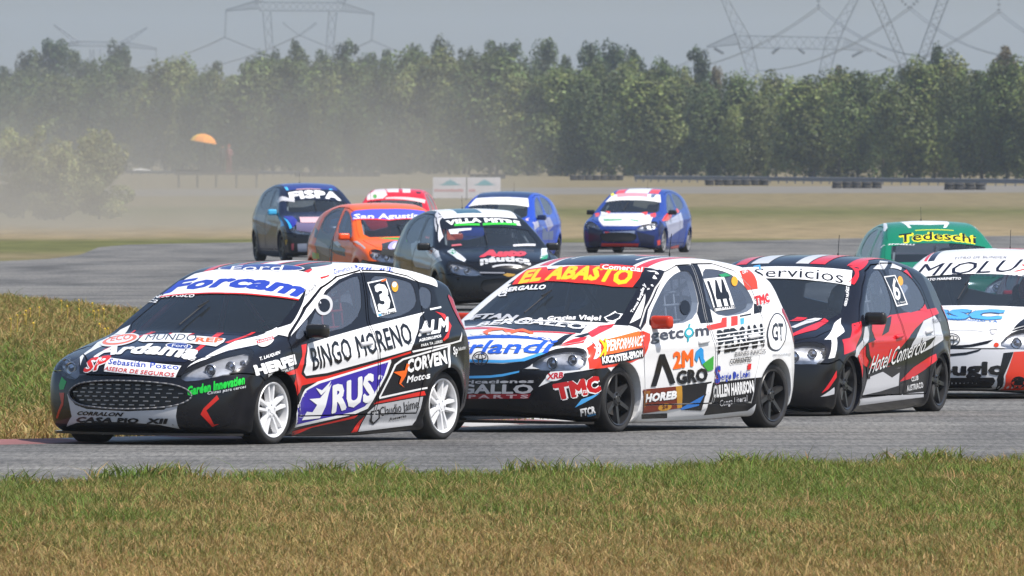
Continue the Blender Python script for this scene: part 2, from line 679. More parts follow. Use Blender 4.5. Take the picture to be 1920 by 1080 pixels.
def ground_material():
    m, nt, b = node_mat('dry_grassland')
    geo = nt.nodes.new('ShaderNodeNewGeometry')
    sep = nt.nodes.new('ShaderNodeSeparateXYZ')
    nt.links.new(geo.outputs['Position'], sep.inputs[0])
    y = sep.outputs['Y']
    wob = noise_node(nt, .05, mapping(nt, (1, .25, 1), geo.outputs['Position']), 5)
    ly = math_node(nt, 'LOGARITHM', y, 10.0)                       # plants change with the distance from the track's edges
    t = math_node(nt, 'ADD', math_node(nt, 'SUBTRACT', ly, 1.9), math_node(nt, 'MULTIPLY', math_node(nt, 'SUBTRACT', wob, .5), .06))
    soil = (.20, .150, .085)
    far = (.165, .138, .082)
    tan = (.215, .172, .105)
    grn = (.100, .104, .040)
    stops = [(0, DRY), (.10, OLIVE), (.17, GREEN), (.235, DRY), (.29, GREEN), (.40, OLIVE), (.52, soil), (.595, tan), (.612, grn), (.64, grn),
             (.665, far), (.70, grn), (.735, grn), (.755, tan), (.80, tan), (.85, (.17, .145, .08)), (.92, grn), (.97, far)]
    stops = [(p, tuple(v * .62 for v in c) if p < .45 else c) for p, c in stops]      # near ground darkened to match the tone of the blades
    c = ramp(nt, t, stops)
    f1 = noise_node(nt, .9, mapping(nt, (1, .12, 1), geo.outputs['Position']), 7, .65)
    c = mixc(nt, 1.0, c, ramp(nt, f1, [(.3, (.72, .72, .70)), (.7, (1.25, 1.22, 1.2))]), 'MULTIPLY')
    f2 = noise_node(nt, 14, geo.outputs['Position'], 4)
    c = mixc(nt, 1.0, c, ramp(nt, f2, [(.3, (.75, .75, .72)), (.7, (1.2, 1.2, 1.15))]), 'MULTIPLY')
    nt.links.new(c, b.inputs['Base Color'])
    b.inputs['Roughness'].default_value = .95
    b.inputs['Specular IOR Level'].default_value = .1
    return m


def asphalt_material(name, base, streak):
    m, nt, b = node_mat(name)
    geo = nt.nodes.new('ShaderNodeNewGeometry')
    pos = geo.outputs['Position']
    big = noise_node(nt, .35, mapping(nt, (.25, 1, 1), pos), 5)
    c = ramp(nt, big, [(.3, tuple(base * .80 * k for k in (1, .99, .985))), (.7, tuple(base * 1.18 * k for k in (1, .99, .97)))])
    st = noise_node(nt, 1.0, mapping(nt, (.10, 1.3, 1), pos), 6, .7)
    c = mixc(nt, streak, c, ramp(nt, st, [(.38, (.42, .42, .42)), (.60, (1.12, 1.12, 1.12))]), 'MULTIPLY')
    cr = nt.nodes.new('ShaderNodeTexVoronoi')
    cr.feature = 'DISTANCE_TO_EDGE'
    cr.inputs['Scale'].default_value = .55
    nt.links.new(mapping(nt, (.5, 1, 1), pos), cr.inputs['Vector'])
    c = mixc(nt, .22, c, ramp(nt, cr.outputs['Distance'], [(.0, (.45, .45, .45)), (.03, (1, 1, 1))]), 'MULTIPLY')
    rot = nt.nodes.new('ShaderNodeMapping')
    rot.inputs['Rotation'].default_value = (0, 0, math.radians(9))
    rot.inputs['Scale'].default_value = (.55, .055, 1)
    nt.links.new(pos, rot.inputs['Vector'])
    lane = noise_node(nt, 1.0, rot.outputs['Vector'], 6, .62)          # rubber laid down along the racing line, and resurfaced patches
    c = mixc(nt, streak, c, ramp(nt, lane, [(.34, (.55, .55, .56)), (.47, (1.0, 1.0, 1.0)), (.60, (1.32, 1.30, 1.26))]), 'MULTIPLY')
    grain = noise_node(nt, 1.0, mapping(nt, (24.0, 1.1, 1), pos), 4, .8)      # stones and worn binder
    c = mixc(nt, 1.0, c, ramp(nt, grain, [(.30, (.50, .50, .50)), (.70, (1.50, 1.49, 1.45))]), 'MULTIPLY')
    fine = noise_node(nt, 45, pos, 3, .7)
    c = mixc(nt, 1.0, c, ramp(nt, fine, [(.32, (.6, .6, .6)), (.70, (1.38, 1.37, 1.34))]), 'MULTIPLY')
    nt.links.new(c, b.inputs['Base Color'])
    b.inputs['Roughness'].default_value = .88
    b.inputs['Specular IOR Level'].default_value = .25
    bump = nt.nodes.new('ShaderNodeBump')
    bump.inputs['Strength'].default_value = .5
    bump.inputs['Distance'].default_value = .012
    nt.links.new(fine, bump.inputs['Height'])
    nt.links.new(bump.outputs['Normal'], b.inputs['Normal'])
    return m


def wavy(pts, step, amp, seed):
    """densify a ground polyline and make its edge ragged"""
    r = random.Random(seed)
    out = []
    for a, b in zip(pts, pts[1:]):
        n = max(1, int((b - a).length / step))
        for i in range(n):
            p = a.lerp(b, i / n)
            out.append(Vector((p.x, p.y + r.uniform(-amp, amp), p.z)))
    out.append(pts[-1])
    return out


def strip(name, near, far, z, material, step=.6):
    """a sheet between two ground lines"""
    loop = [Vector((p.x, p.y)) for p in near] + [Vector((p.x, p.y)) for p in reversed(far)]
    v, _, f, *_ = delaunay_2d_cdt(loop, [], [list(range(len(loop)))], 1, 1e-4)
    me = mesh_from(name, [(p.x, p.y, z) for p in v], f, [material])
    o = link(name, me)
    o['kind'] = 'structure'
    return o


gx = [-2600, -300, -60, 60, 300, 2600]
gy = [-300, 60, 200, 600, 2000, 9000]
ground = link('ground', mesh_from('ground', [(x, y, 0) for y in gy for x in gx],
              [(r * 6 + c, r * 6 + c + 1, r * 6 + c + 7, r * 6 + c + 6) for r in range(5) for c in range(5)], [ground_material()]))
ground['kind'] = 'structure'

NEAR_EDGE = [(-900, 937), (-300, 924), (0, 913), (120, 905), (250, 900), (500, 896), (800, 895), (1000, 891), (1300, 879), (1600, 873), (1920, 866), (2300, 858), (3000, 844)]
INNER_EDGE = [(-900, 850), (-300, 842), (0, 836), (230, 831), (450, 826), (650, 815), (800, 806), (1000, 796), (1200, 786), (1480, 770), (1560, 752), (1640, 715), (1800, 660), (2300, 590)]
near_edge = [at(*p) for p in NEAR_EDGE]
inner_edge = [at(*p) for p in INNER_EDGE]
ASPHALT = asphalt_material('asphalt', .130, .6)
ASPHALT_OLD = asphalt_material('old_asphalt', .138, .8)
strip('track', wavy(near_edge, .5, .12, 3), inner_edge + [at(3000, 560)], .008, ASPHALT)
MID_NEAR = [(-900, 535), (-300, 548), (0, 556), (120, 569), (250, 583), (400, 595), (700, 612), (1000, 625), (1300, 640), (1560, 690), (1640, 715)]
MID_FAR = [(-900, 505), (-300, 498), (0, 490), (90, 486), (150, 478), (185, 464), (240, 459), (330, 457), (500, 454), (900, 455), (1300, 455), (1600, 447), (2300, 436)]
strip('hairpin_track', wavy([at(*p) for p in MID_NEAR] + [at(2300, 600)], .8, .12, 5), wavy([at(*p) for p in MID_FAR], 1.5, .5, 6), .004, ASPHALT_OLD)
strip('far_track', [at(-900, 372), at(900, 366), at(1300, 363), at(1920, 361), at(2800, 358)],
      [at(-900, 358), at(900, 353), at(1300, 350), at(1920, 348), at(2800, 347)], .004, mat('pale_far_asphalt', (.135, .122, .10), .95, noise=.15, nscale=.05))

# kerb: red and white painted concrete blocks along the inside of the bend
KERB = [at(*p) for p in INNER_EDGE[:11]]
kerb = empty('kerb')
kerb['kind'] = 'structure'
KRED = mat('kerb_red', (.20, .080, .075), .8, noise=.35, nscale=2.0)
KWHITE = mat('kerb_white', (.36, .345, .33), .8, noise=.30, nscale=2.0)
d = [0]
for a, b in zip(KERB, KERB[1:]):
    d.append(d[-1] + (b - a).length)


def kerb_at(s):
    return Vector((np.interp(s, d, [p.x for p in KERB]), np.interp(s, d, [p.y for p in KERB]), 0))


s, i = 2.0, 0
while s < d[-1] - 1:
    L = 1.35
    p, q = kerb_at(s), kerb_at(s + L - .03)
    t = (q - p).normalized()
    n = Vector((-t.y, t.x, 0))
    if n.y < 0:
        n = -n
    vs = [p, q, q + n * .5, p + n * .5]
    hs = (.010, .010, .036, .036)
    o = link('kerb_block', mesh_from('kerb_block', [(*v.xy, -.05) for v in vs] + [(*v.xy, h) for v, h in zip(vs, hs)],
             [(3, 2, 1, 0), (4, 5, 6, 7), (0, 1, 5, 4), (1, 2, 6, 5), (2, 3, 7, 6), (3, 0, 4, 7)], [KWHITE if i % 2 else KRED]), kerb)
    s += L
    i += 1


# ---------------------------------------------------------------- grass blades
def value_noise(x, y, seed, scale):
    r = np.random.default_rng(seed)
    out = np.zeros_like(x)
    for k in range(7):
        a, b, p = r.normal(0, 1, 2), r.uniform(.6, 1.7), r.uniform(0, 6.28)
        out += np.sin((a[0] * x + a[1] * y) / scale * b * 2 + p)
    return out / 3.2


GRASS_MAT, nt_, b_ = node_mat('grass_blades')
at_ = nt_.nodes.new('ShaderNodeAttribute')
at_.attribute_name = 'tone'
nt_.links.new(at_.outputs['Color'], b_.inputs['Base Color'])
b_.inputs['Roughness'].default_value = .6
b_.inputs['Specular IOR Level'].default_value = .25
tl_ = nt_.nodes.new('ShaderNodeBsdfTranslucent')
nt_.links.new(at_.outputs['Color'], tl_.inputs['Color'])
mx_ = nt_.nodes.new('ShaderNodeMixShader')
mx_.inputs[0].default_value = .3
nt_.links.new(b_.outputs[0], mx_.inputs[1])
nt_.links.new(tl_.outputs[0], mx_.inputs[2])
nt_.links.new(mx_.outputs[0], nt_.nodes['Material Output'].inputs['Surface'])


def blades(name, x, y, h, w, col, label):
    n = len(x)
    ang = rng.uniform(0, 2 * np.pi, n)
    lean = rng.uniform(.25, 1.5, n) * h
    la = rng.uniform(0, 2 * np.pi, n)
    ux, uy = np.cos(ang) * w / 2, np.sin(ang) * w / 2
    lx, ly = np.cos(la) * lean, np.sin(la) * lean
    z0 = np.full(n, -.01)
    V = np.empty((n, 5, 3))
    V[:, 0] = np.c_[x - ux, y - uy, z0]
    V[:, 1] = np.c_[x + ux, y + uy, z0]
    V[:, 2] = np.c_[x - ux * .8 + lx * .35, y - uy * .8 + ly * .35, h * .55]
    V[:, 3] = np.c_[x + ux * .8 + lx * .35, y + uy * .8 + ly * .35, h * .55]
    V[:, 4] = np.c_[x + lx, y + ly, h * rng.uniform(.75, 1, n)]
    base = (np.arange(n) * 5)[:, None]
    loops = np.concatenate([base + np.array([0, 1, 3, 2])[None], base + np.array([2, 3, 4])[None]], 1).ravel()
    sizes = np.tile([4, 3], n)
    C = np.ones((n, 5, 4))
    C[:, :, :3] = col[:, None, :]
    me = big_mesh(name, V.reshape(-1, 3), loops, sizes, C.reshape(-1, 4), [GRASS_MAT])
    o = link(name, me)
    tag(o, label, 'grass', None, 'stuff')
    return o


def palette(n, w):
    """blade colours: w gives for each blade the weights of straw, dry, olive, green, lush"""
    P = np.array([STRAW, DRY, OLIVE, GREEN, LUSH])
    cum = np.cumsum(w / w.sum(1, keepdims=True), 1)
    k = (rng.uniform(0, 1, n)[:, None] > cum).sum(1).clip(0, 4)
    return P[k] * rng.uniform(.75, 1.3, (n, 1)) * rng.normal(1, .05, (n, 3))


def edge_y(x, edge):
    e = sorted((p.x, p.y) for p in edge)
    return np.interp(x, [a for a, _ in e], [b for _, b in e])


N = 300000
yy = 86 + (126 - 86) * rng.uniform(0, 1, N) ** .9
xx = rng.uniform(-1, 1, N) * (yy * 960 / F_PX + 3.2)
keep = yy < edge_y(xx, near_edge) + .18 * value_noise(xx, yy, 4, .8) + rng.exponential(.10, N)
xx, yy = xx[keep], yy[keep]
n = len(xx)
g = np.clip((yy - 100) / (edge_y(xx, near_edge) - 100), -1.2, 1) + .42 * value_noise(xx, yy * .22, 1, 1.3) + .26 * value_noise(xx, yy * .3, 2, .35)
W = np.stack([np.clip(.45 - g * .45, .06, 1.2), np.clip(.55 - .8 * g, .05, 1.4), np.full(n, .65), np.clip(.22 + g * .9, .04, 1.3), np.clip(g * 1.3 - .35, 0, 1.3)], 1)
hh = (.030 + .026 * rng.uniform(0, 1, n) + .016 * value_noise(xx, yy * .4, 3, .5)).clip(.014) * (1 + .55 * np.clip(g, 0, 1))
hh[rng.uniform(0, 1, n) < .015] *= 2.3
blades('grass', xx, yy, hh, rng.uniform(.004, .0085, n), palette(n, W), 'short mown grass turning from green to straw in front of the track')

N = 180000
yy = 131 + (265 - 131) * rng.uniform(0, 1, N)
xx = -960 / F_PX * yy - 3 + rng.uniform(0, 1, N) * (yy * 1100 / F_PX + 3)
lo, hi = edge_y(xx, inner_edge) + 1.05, edge_y(xx, [at(*p) for p in MID_NEAR])
keep = (yy > lo - rng.exponential(.1, N)) & (yy < hi + rng.exponential(.3, N))
xx, yy = xx[keep], yy[keep]
n = len(xx)
t = (yy - 133) / 110
g = np.interp(yy, [133, 143, 152, 165, 185, 200, 215, 240, 262], [-.6, -.2, .5, .9, .7, .3, 0, .05, .3]) + .25 * value_noise(xx, yy * .2, 11, 1.0)
W = np.stack([np.clip(.3 - g * .8, .04, .8), np.clip(.35 - .4 * g, .08, .8), np.full(n, .8), np.clip(.2 + g, .08, 1), np.clip(g - .1, 0, .6)], 1)
hh = (.045 + .05 * rng.uniform(0, 1, n) + .04 * value_noise(xx, yy * .4, 12, .6)).clip(.05)
hh[rng.uniform(0, 1, n) < .03] *= 1.8
blades('long_grass', xx, yy, hh, rng.uniform(.010, .020, n), palette(n, W), 'longer rough grass on the infield behind the leading car')

# small yellow flowers in the infield grass
N = 70
yy = rng.uniform(196, 236, N)
xx = -960 / F_PX * yy + rng.uniform(0, 1, N) ** 1.4 * 2.6 - .4
keep = value_noise(xx, yy * .1, 21, .5) > -.1
xx, yy = xx[keep], yy[keep]
mb = MB()
for x, y in zip(xx, yy):
    h = random.uniform(.16, .26)
    r = random.uniform(.010, .018)
    mb.add([(x, y, h + r), (x + r, y, h), (x, y + r, h), (x - r, y, h), (x, y - r, h), (x, y, h - r)],
           [(0, 1, 2), (0, 2, 3), (0, 3, 4), (0, 4, 1), (5, 2, 1), (5, 3, 2), (5, 4, 3), (5, 1, 4)])
    mb.bar((x, y, 0), (x + .01, y, h), .006, 3)
tag(mb.build('wildflowers', mat('yellow_petals', (.62, .42, .03), .7)), 'scattered small yellow flowers in the infield grass', 'flowers', None, 'stuff')

# weeds standing on the ragged track edge
N = 9000
xx = rng.uniform(-5, 5, N)
yy = edge_y(xx, near_edge) - .05 + rng.normal(0, .16, N)
keep = value_noise(xx, yy * 0, 31, .22) > rng.uniform(-.2, 1.2, N)
xx, yy = xx[keep], yy[keep]
n = len(xx)
blades('edge_weeds', xx, yy, rng.uniform(.05, .15, n), rng.uniform(.008, .016, n), palette(n, np.tile([.1, .1, .4, .8, .9], (n, 1))),
       'fresh green weeds along the ragged near edge of the track')


# ---------------------------------------------------------------- trees
def leaf_material(name, cols):
    m, nt, b = node_mat(name)
    a = nt.nodes.new('ShaderNodeAttribute')
    a.attribute_name = 'tone'
    oi = nt.nodes.new('ShaderNodeObjectInfo')
    c = ramp(nt, oi.outputs['Random'], cols)
    c = mixc(nt, 1.0, c, a.outputs['Color'], 'MULTIPLY')
    nt.links.new(c, b.inputs['Base Color'])
    b.inputs['Roughness'].default_value = .55
    b.inputs['Specular IOR Level'].default_value = .3
    tl = nt.nodes.new('ShaderNodeBsdfTranslucent')
    nt.links.new(c, tl.inputs['Color'])
    mx = nt.nodes.new('ShaderNodeMixShader')
    mx.inputs[0].default_value = .2
    nt.links.new(b.outputs[0], mx.inputs[1])
    nt.links.new(tl.outputs[0], mx.inputs[2])
    nt.links.new(mx.outputs[0], nt.nodes['Material Output'].inputs['Surface'])
    return m


LEAF = leaf_material('poplar_leaves', [(0, (.056, .080, .022)), (.5, (.086, .112, .029)), (1, (.132, .145, .042))])
LEAF_TALL = leaf_material('dark_leaves', [(0, (.038, .060, .024)), (.6, (.054, .078, .029)), (1, (.075, .085, .036))])
LEAF_BROWN = leaf_material('dry_leaves', [(0, (.13, .10, .045)), (1, (.10, .085, .04))])
LEAF_BUSH = leaf_material('willow_leaves', [(0, (.20, .215, .09)), (1, (.23, .235, .10))])
BARK = mat('bark', (.10, .085, .07), .9, noise=.4, nscale=1.5)


def crown_mesh(name, blobs, per, size, seed):
    r = np.random.default_rng(seed)
    V, C = [], []
    for (bx, by, bz, rx, rz) in blobs:
        k = max(8, int(per * rx * rx))
        u = r.normal(0, 1, (k, 3))
        u /= np.linalg.norm(u, axis=1, keepdims=True)
        rad = r.uniform(.35, 1.0, (k, 1)) ** .5
        c = np.array([bx, by, bz]) + u * rad * np.array([rx, rx, rz])
        n = u + r.normal(0, .6, (k, 3)) + np.array([0, 0, .25])
        n /= np.linalg.norm(n, axis=1, keepdims=True)
        a = np.cross(n, r.normal(0, 1, (k, 3)))
        a /= np.linalg.norm(a, axis=1, keepdims=True) + 1e-9
        b = np.cross(n, a)
        s = size * r.uniform(.6, 1.35, (k, 1))
        q = np.stack([c - a * s, c - b * s * .6, c + a * s, c + b * s * .6], 1)
        q += r.normal(0, .12, q.shape) * s[:, None, :]
        V.append(q.reshape(-1, 3))
        t = r.uniform(.72, 1.32, (k, 1)) * r.uniform(.5, 1.65)
        t = t * np.array([1.0, 1.0, 1.0]) * r.normal(1, .06, (k, 3))
        C.append(np.repeat(np.c_[t, np.ones(k)], 4, 0))
    V, C = np.concatenate(V), np.concatenate(C)
    n = len(V) // 4
    return big_mesh(name, V, np.arange(4 * n), np.full(n, 4), C)


def trunk_mesh(name, h, r0, seed, forks=7):
    r = random.Random(seed)
    mb = MB()
    pts = [Vector((0, 0, -.2))]
    for i in range(1, 8):
        pts.append(Vector((r.gauss(0, .012) * h, r.gauss(0, .012) * h, h * .85 * i / 7)))
    for i, (a, b) in enumerate(zip(pts, pts[1:])):
        mb.bar(a, b, r0 * 2 * (1 - i / 8), 7, r0 * 2 * (1 - (i + 1) / 8))
    for k in range(forks):
        i = r.randint(1, 6)
        a = pts[i]
        ang = r.uniform(0, 6.28)
        L = h * r.uniform(.14, .26) * (1.2 - i / 9)
        b = a + Vector((math.cos(ang) * L * .7, math.sin(ang) * L * .7, L))
        mb.bar(a, b, r0 * .8 * (1 - i / 9), 5, r0 * .25)
    return mb.mesh(name, smooth=True)


def poplar_blobs(h, r, seed, base=.16, point=.55):
    """a bushy column of foliage on a bare stem: heap of lobes, looser at the skirts"""
    R = random.Random(seed)
    out = []
    n = int(16 + h * 1.5)
    for i in range(n):
        t = base + (1 - base) * (i + R.random()) / n
        env = r * (math.sin(min(1, (t - base) / (.42 - base * .4)) * math.pi / 2) * .8 + .2) if t < .6 else r * (1 - ((t - .6) / .4) ** 2.2 * .62)
        a = R.uniform(0, 6.28)
        q = env * R.uniform(.35, .85)
        br = env * R.uniform(.18, .62) + .14
        out.append((math.cos(a) * q, math.sin(a) * q, h * t - br * .3, br, br * R.uniform(1.1, 2.3)))
    out.append((R.gauss(0, .1) * r, 0, h * .96, r * .22, h * .06))
    return out


FRONT = [(crown_mesh('crown', poplar_blobs(8.0, 2.1 + .25 * (k % 3), 40 + k, .05 + .05 * (k % 3)), 400, .132, 60 + k), trunk_mesh('trunk', 8.0, .13, 80 + k)) for k in range(8)]
TALL = [(crown_mesh('crown', poplar_blobs(12.0, 1.9 + .25 * (k % 3), 140 + k, .25), 360, .15, 160 + k), trunk_mesh('trunk', 12.0, .2, 180 + k)) for k in range(7)]


def tree(name, kind, idx, px, base_row, top_row, depth, leaf, label, group, wide=1.0):
    """kind = (list of crown/trunk meshes, their built height)"""
    meshes, h0 = kind
    p = at_depth(px, base_row, depth)
    h = (HORIZON - top_row) / F_PX * depth + CAM_H
    crown, trunk = meshes[idx % len(meshes)]
    root = empty(name, Matrix.Translation((p.x, depth, 0)) @ Matrix.Rotation(random.uniform(0, 6.28), 4, 'Z')
                 @ Matrix.Diagonal((h / h0 * wide, h / h0 * wide, h / h0, 1)))
    tag(root, label, 'tree', group)
    link('trunk', trunk, root, BARK)
    link('crown', crown, root, leaf)
    return root


def base_row(px):
    return 317.5 + 22.5 * px / 1920


G1, G2, G3 = 'bushy poplars in the front row of the windbreak', 'taller trees rising behind the windbreak', 'poplars in the second row of the windbreak'
random.seed(11)
px = -130.0
k = 0
TOPS = ([-200, 60, 200, 330, 420, 520, 640, 740, 860, 960, 1060, 1150, 1230, 1300, 1360, 1420, 1500, 1600, 1700, 1800, 1920, 2100],
        [168, 165, 160, 148, 146, 138, 136, 142, 134, 140, 146, 140, 150, 160, 178, 176, 166, 156, 152, 150, 142, 140])
while px < 2060:
    top = np.interp(px, *TOPS) + random.uniform(-26, 20)
    Y = ground_depth(base_row(px) + random.uniform(-.6, .6))
    tree('poplar_tree', (FRONT, 8.0), k, px, 0, top, Y, LEAF, 'bushy green poplar in the front row behind the tyre walls', G1, random.uniform(.75, 1.35) * np.interp(px, [0, 1920], [1.0, 1.05]))
    px += random.uniform(34, 52) * np.interp(px, [0, 1920], [.8, 1.0])
    k += 1
px = -110.0
while px < 2050:
    top = np.interp(px, *TOPS) + random.uniform(-26, 8)
    Y = ground_depth(base_row(px)) * 1.035
    tree('poplar_tree', (FRONT, 8.0), k, px, 0, top, Y, LEAF, 'bushy green poplar in the second row of the windbreak', G3, random.uniform(.9, 1.2))
    px += random.uniform(52, 76) * np.interp(px, [0, 1920], [.8, 1.0])
    k += 1
# the taller, looser trees behind: column of the tip, row of the tip, spread, dry or not
tall = [(10, 128, 1.0, 0), (62, 98, 1.0, 0), (92, 80, 1.15, 0), (135, 98, .95, 0), (166, 118, .8, 0), (222, 92, .85, 0), (214, 110, .6, 0), (272, 148, .6, 0), (302, 146, .55, 0),
        (340, 142, .7, 0), (410, 118, .8, 1), (470, 116, .8, 0), (512, 108, .8, 1), (556, 84, .85, 0), (604, 98, .7, 0), (655, 82, .85, 1), (690, 104, .7, 1),
        (728, 96, .7, 0), (778, 92, .75, 0), (826, 84, .8, 0), (872, 96, .7, 0), (925, 82, .95, 0), (962, 84, .9, 0), (1018, 78, .7, 0), (1060, 106, .55, 0),
        (1104, 86, .85, 0), (1150, 92, .9, 0), (1190, 100, .9, 0), (1243, 116, .5, 0), (1304, 94, .8, 0), (1338, 130, .5, 1), (1570, 126, .55, 1), (1690, 132, .6, 0),
        (1762, 98, .85, 0), (1800, 126, .8, 0), (1890, 92, .85, 1), (1960, 110, .8, 0), (-40, 120, 1.0, 0)]
ORD = ('first second third fourth fifth sixth seventh eighth ninth tenth eleventh twelfth thirteenth fourteenth fifteenth sixteenth seventeenth eighteenth nineteenth twentieth').split()
rank = {q: n for n, q in enumerate(sorted(t[0] for t in tall))}
for i, (px, top, wd, dry) in enumerate(tall):
    Y = ground_depth(base_row(px)) * random.uniform(1.09, 1.16)
    brown = dry == 1 and px > 1300
    n = rank[px]
    if brown:
        lab = {1338: 'dry brownish small tree beside the tall dark one left of the long crossarm', 1570: 'dry brownish treetop under the right end of the long crossarm',
               1890: 'broad brownish treetop near the right edge above the windbreak'}[px]
    elif n < 19:
        lab = 'tall dark tree behind the windbreak, %s from the left edge' % ORD[n]
    else:
        lab = 'tall dark tree behind the windbreak, %s from the right edge' % ORD[len(tall) - 1 - n]
    tree('tall_tree', (TALL, 12.0), i, px, 0, top, Y, LEAF_BROWN if brown else LEAF_TALL, lab, 'dry trees behind the windbreak' if brown else G2, wd)

# pale bushes on the infield at the far left, half lost in dust
for i, (px, top, Yrow, wd, lab) in enumerate([(42, 240, 410, 1.3, 'pale green bush at the left edge, half hidden by dust'), (118, 268, 413, 1.25, 'low pale bush between two taller bushes in the dust'),
                                            (186, 246, 411, 1.25, 'pale yellow-green bush behind the left bend in blowing dust')]):
    Y = ground_depth(Yrow)
    h = (HORIZON - top) / F_PX * Y + CAM_H
    R = random.Random(300 + i)
    blobs = [(R.gauss(0, .28) * wd, R.gauss(0, .28) * wd, h * (.12 + .82 * (j / 26)), (.42 - .2 * j / 26) * wd * R.uniform(.8, 1.2), .34) for j in range(27)]
    root = empty('bush', Matrix.Translation(((px - 960) / F_PX * Y, Y, 0)))
    tag(root, lab, 'bush', 'bushes at the left edge of the infield')
    link('stem', trunk_mesh('stem', h * .7, .05, 330 + i), root, BARK)
    link('foliage', crown_mesh('foliage', blobs, 2600, .05, 340 + i), root, LEAF_BUSH)

# ---------------------------------------------------------------- tyre walls, guard rail, hoarding, marshal post
RUBBER = mat('old_tyre_rubber', (.035, .034, .034), .85, noise=.3, nscale=2)


def tyre_wall(px0, px1, row, label):
    Y = ground_depth(row)
    x0, x1 = (px0 - 960) / F_PX * Y, (px1 - 960) / F_PX * Y
    n = max(2, int((x1 - x0) / .6))
    root = empty('tyre_wall', Matrix.Translation((x0, Y, 0)))
    tag(root, label, 'tyre barrier', 'tyre walls along the far side of the circuit')
    prof = [(.17, -.085), (.27, -.10), (.305, -.07), (.305, .07), (.27, .10), (.17, .085)]
    mb = MB()
    mb.lathe(prof, 12, 'z', closed=True)
    me = mb.mesh('tyre', smooth=True)
    for i in range(n):
        for j in range(2):
            o = link('tyre', me, root, RUBBER)
            o.location = (.31 + i * .61 + random.uniform(-.015, .015), random.uniform(-.03, .03), .10 + j * .205)
            o.rotation_euler = (random.uniform(-.04, .04), random.uniform(-.04, .04), random.uniform(0, 6))
    return root


tyre_wall(1322, 1450, 347.5, 'long dark tyre wall in front of the trees, above the third car')
tyre_wall(1560, 1666, 353, 'middle one of three dark tyre walls at the right of the trees')
tyre_wall(1770, 1860, 356, 'dark tyre wall nearest the right edge of the picture')
tyre_wall(1068, 1180, 338, 'dusty tyre wall below the trees, above the tricolour car')
tyre_wall(552, 720, 331, 'faint long tyre wall in the dust above the blue car')
tyre_wall(880, 950, 335, 'short faint tyre wall behind the white hoarding')

STEEL = mat('galvanised_steel', (.13, .14, .165), .7, .3)


def guard_rail(px0, row0, px1, row1, label):
    a, b = at(px0, row0), at(px1, row1)
    root = empty('guard_rail', Matrix.Translation(a))
    tag(root, label, 'guard rail', 'steel guard rails before the trees')
    v = b - a
    L = v.length
    t = v.normalized()
    nrm = Vector((-t.y, t.x, 0))
    for z in (.33,):
        prof = [(0, z - .15), (-.05, z - .10), (0, z - .03), (0, z + .03), (-.05, z + .10), (0, z + .15)]
        n = len(prof)
        vs = [nrm * o + Vector((0, 0, q)) for o, q in prof] + [t * L + nrm * o + Vector((0, 0, q)) for o, q in prof]
        vs += [p + nrm * .02 for p in vs]
        fs = [(i, i + 1, n + i + 1, n + i) for i in range(n - 1)] + [(2 * n + i, 3 * n + i, 3 * n + i + 1, 2 * n + i + 1) for i in range(n - 1)]
        link('rail', mesh_from('rail', vs, fs), root, STEEL)
    pm = MB()
    pm.box((-.05, -.05, 0), (.05, .05, .5))
    me = pm.mesh('post')
    for i in range(int(L / 4) + 1):
        o = link('post', me, root, STEEL)
        o.location = t * (i * 4.0) + nrm * .09
    return root


guard_rail(1190, 341, 2150, 352, 'long blue-grey steel guard rail between the tyre walls and the trees')
guard_rail(-200, 326, 560, 330.5, 'faint grey guard rail in the dust at left')

# white hoarding with two panels
hb = at(875, 375.5)
Yh = hb.y
hoard = empty('hoarding', Matrix.Translation((hb.x, Yh, 0)))
tag(hoard, 'white advertising hoarding with two teal mountain logos beyond the cars', 'hoarding')
k = Yh / F_PX
WHITE_BOARD = mat('white_board', (.62, .60, .63), .6, noise=.08, nscale=2)
TEAL = mat('teal_print', (.12, .36, .42), .6)
PINK = mat('pale_red_print', (.55, .22, .24), .6)
for side in (0, 1):
    x0 = -63.5 * k + side * 64.5 * k
    mb = MB()
    mb.box((x0, -.03, 4 * k), (x0 + 62.5 * k, .03, 43 * k))
    pn = mb.build('panel', WHITE_BOARD, hoard)
    c = x0 + 32 * k
    me = mesh_from('mountain_logo', [(c + a * k, -.036, b * k) for a, b in ((-21, 29), (-12, 31), (-6, 36), (-2, 37), (0, 39.5), (5, 36.5), (8, 35.5), (14, 31), (22, 29), (8, 28), (-8, 28))],
                   [tuple(range(11))])
    link('mountain_logo', me, pn, TEAL)
    mb = MB()
    x = x0 + 3 * k
    end = x0 + (57 if side == 0 else 16) * k
    while x < end:                                    # lettering too blurred to read: a row of strokes
        w = random.uniform(2.2, 4.2) * k
        mb.box((x, -.036, 16 * k), (x + w * .72, -.0305, (20.5 + random.choice((0, .8))) * k))
        x += w
    mb.build('blurred_lettering', PINK, pn)
for px in (-62, -1, 61):
    mb = MB()
    mb.box((px * k - .04, .031, 0), (px * k + .04, .11, 44 * k))
    mb.build('post', STEEL, hoard)

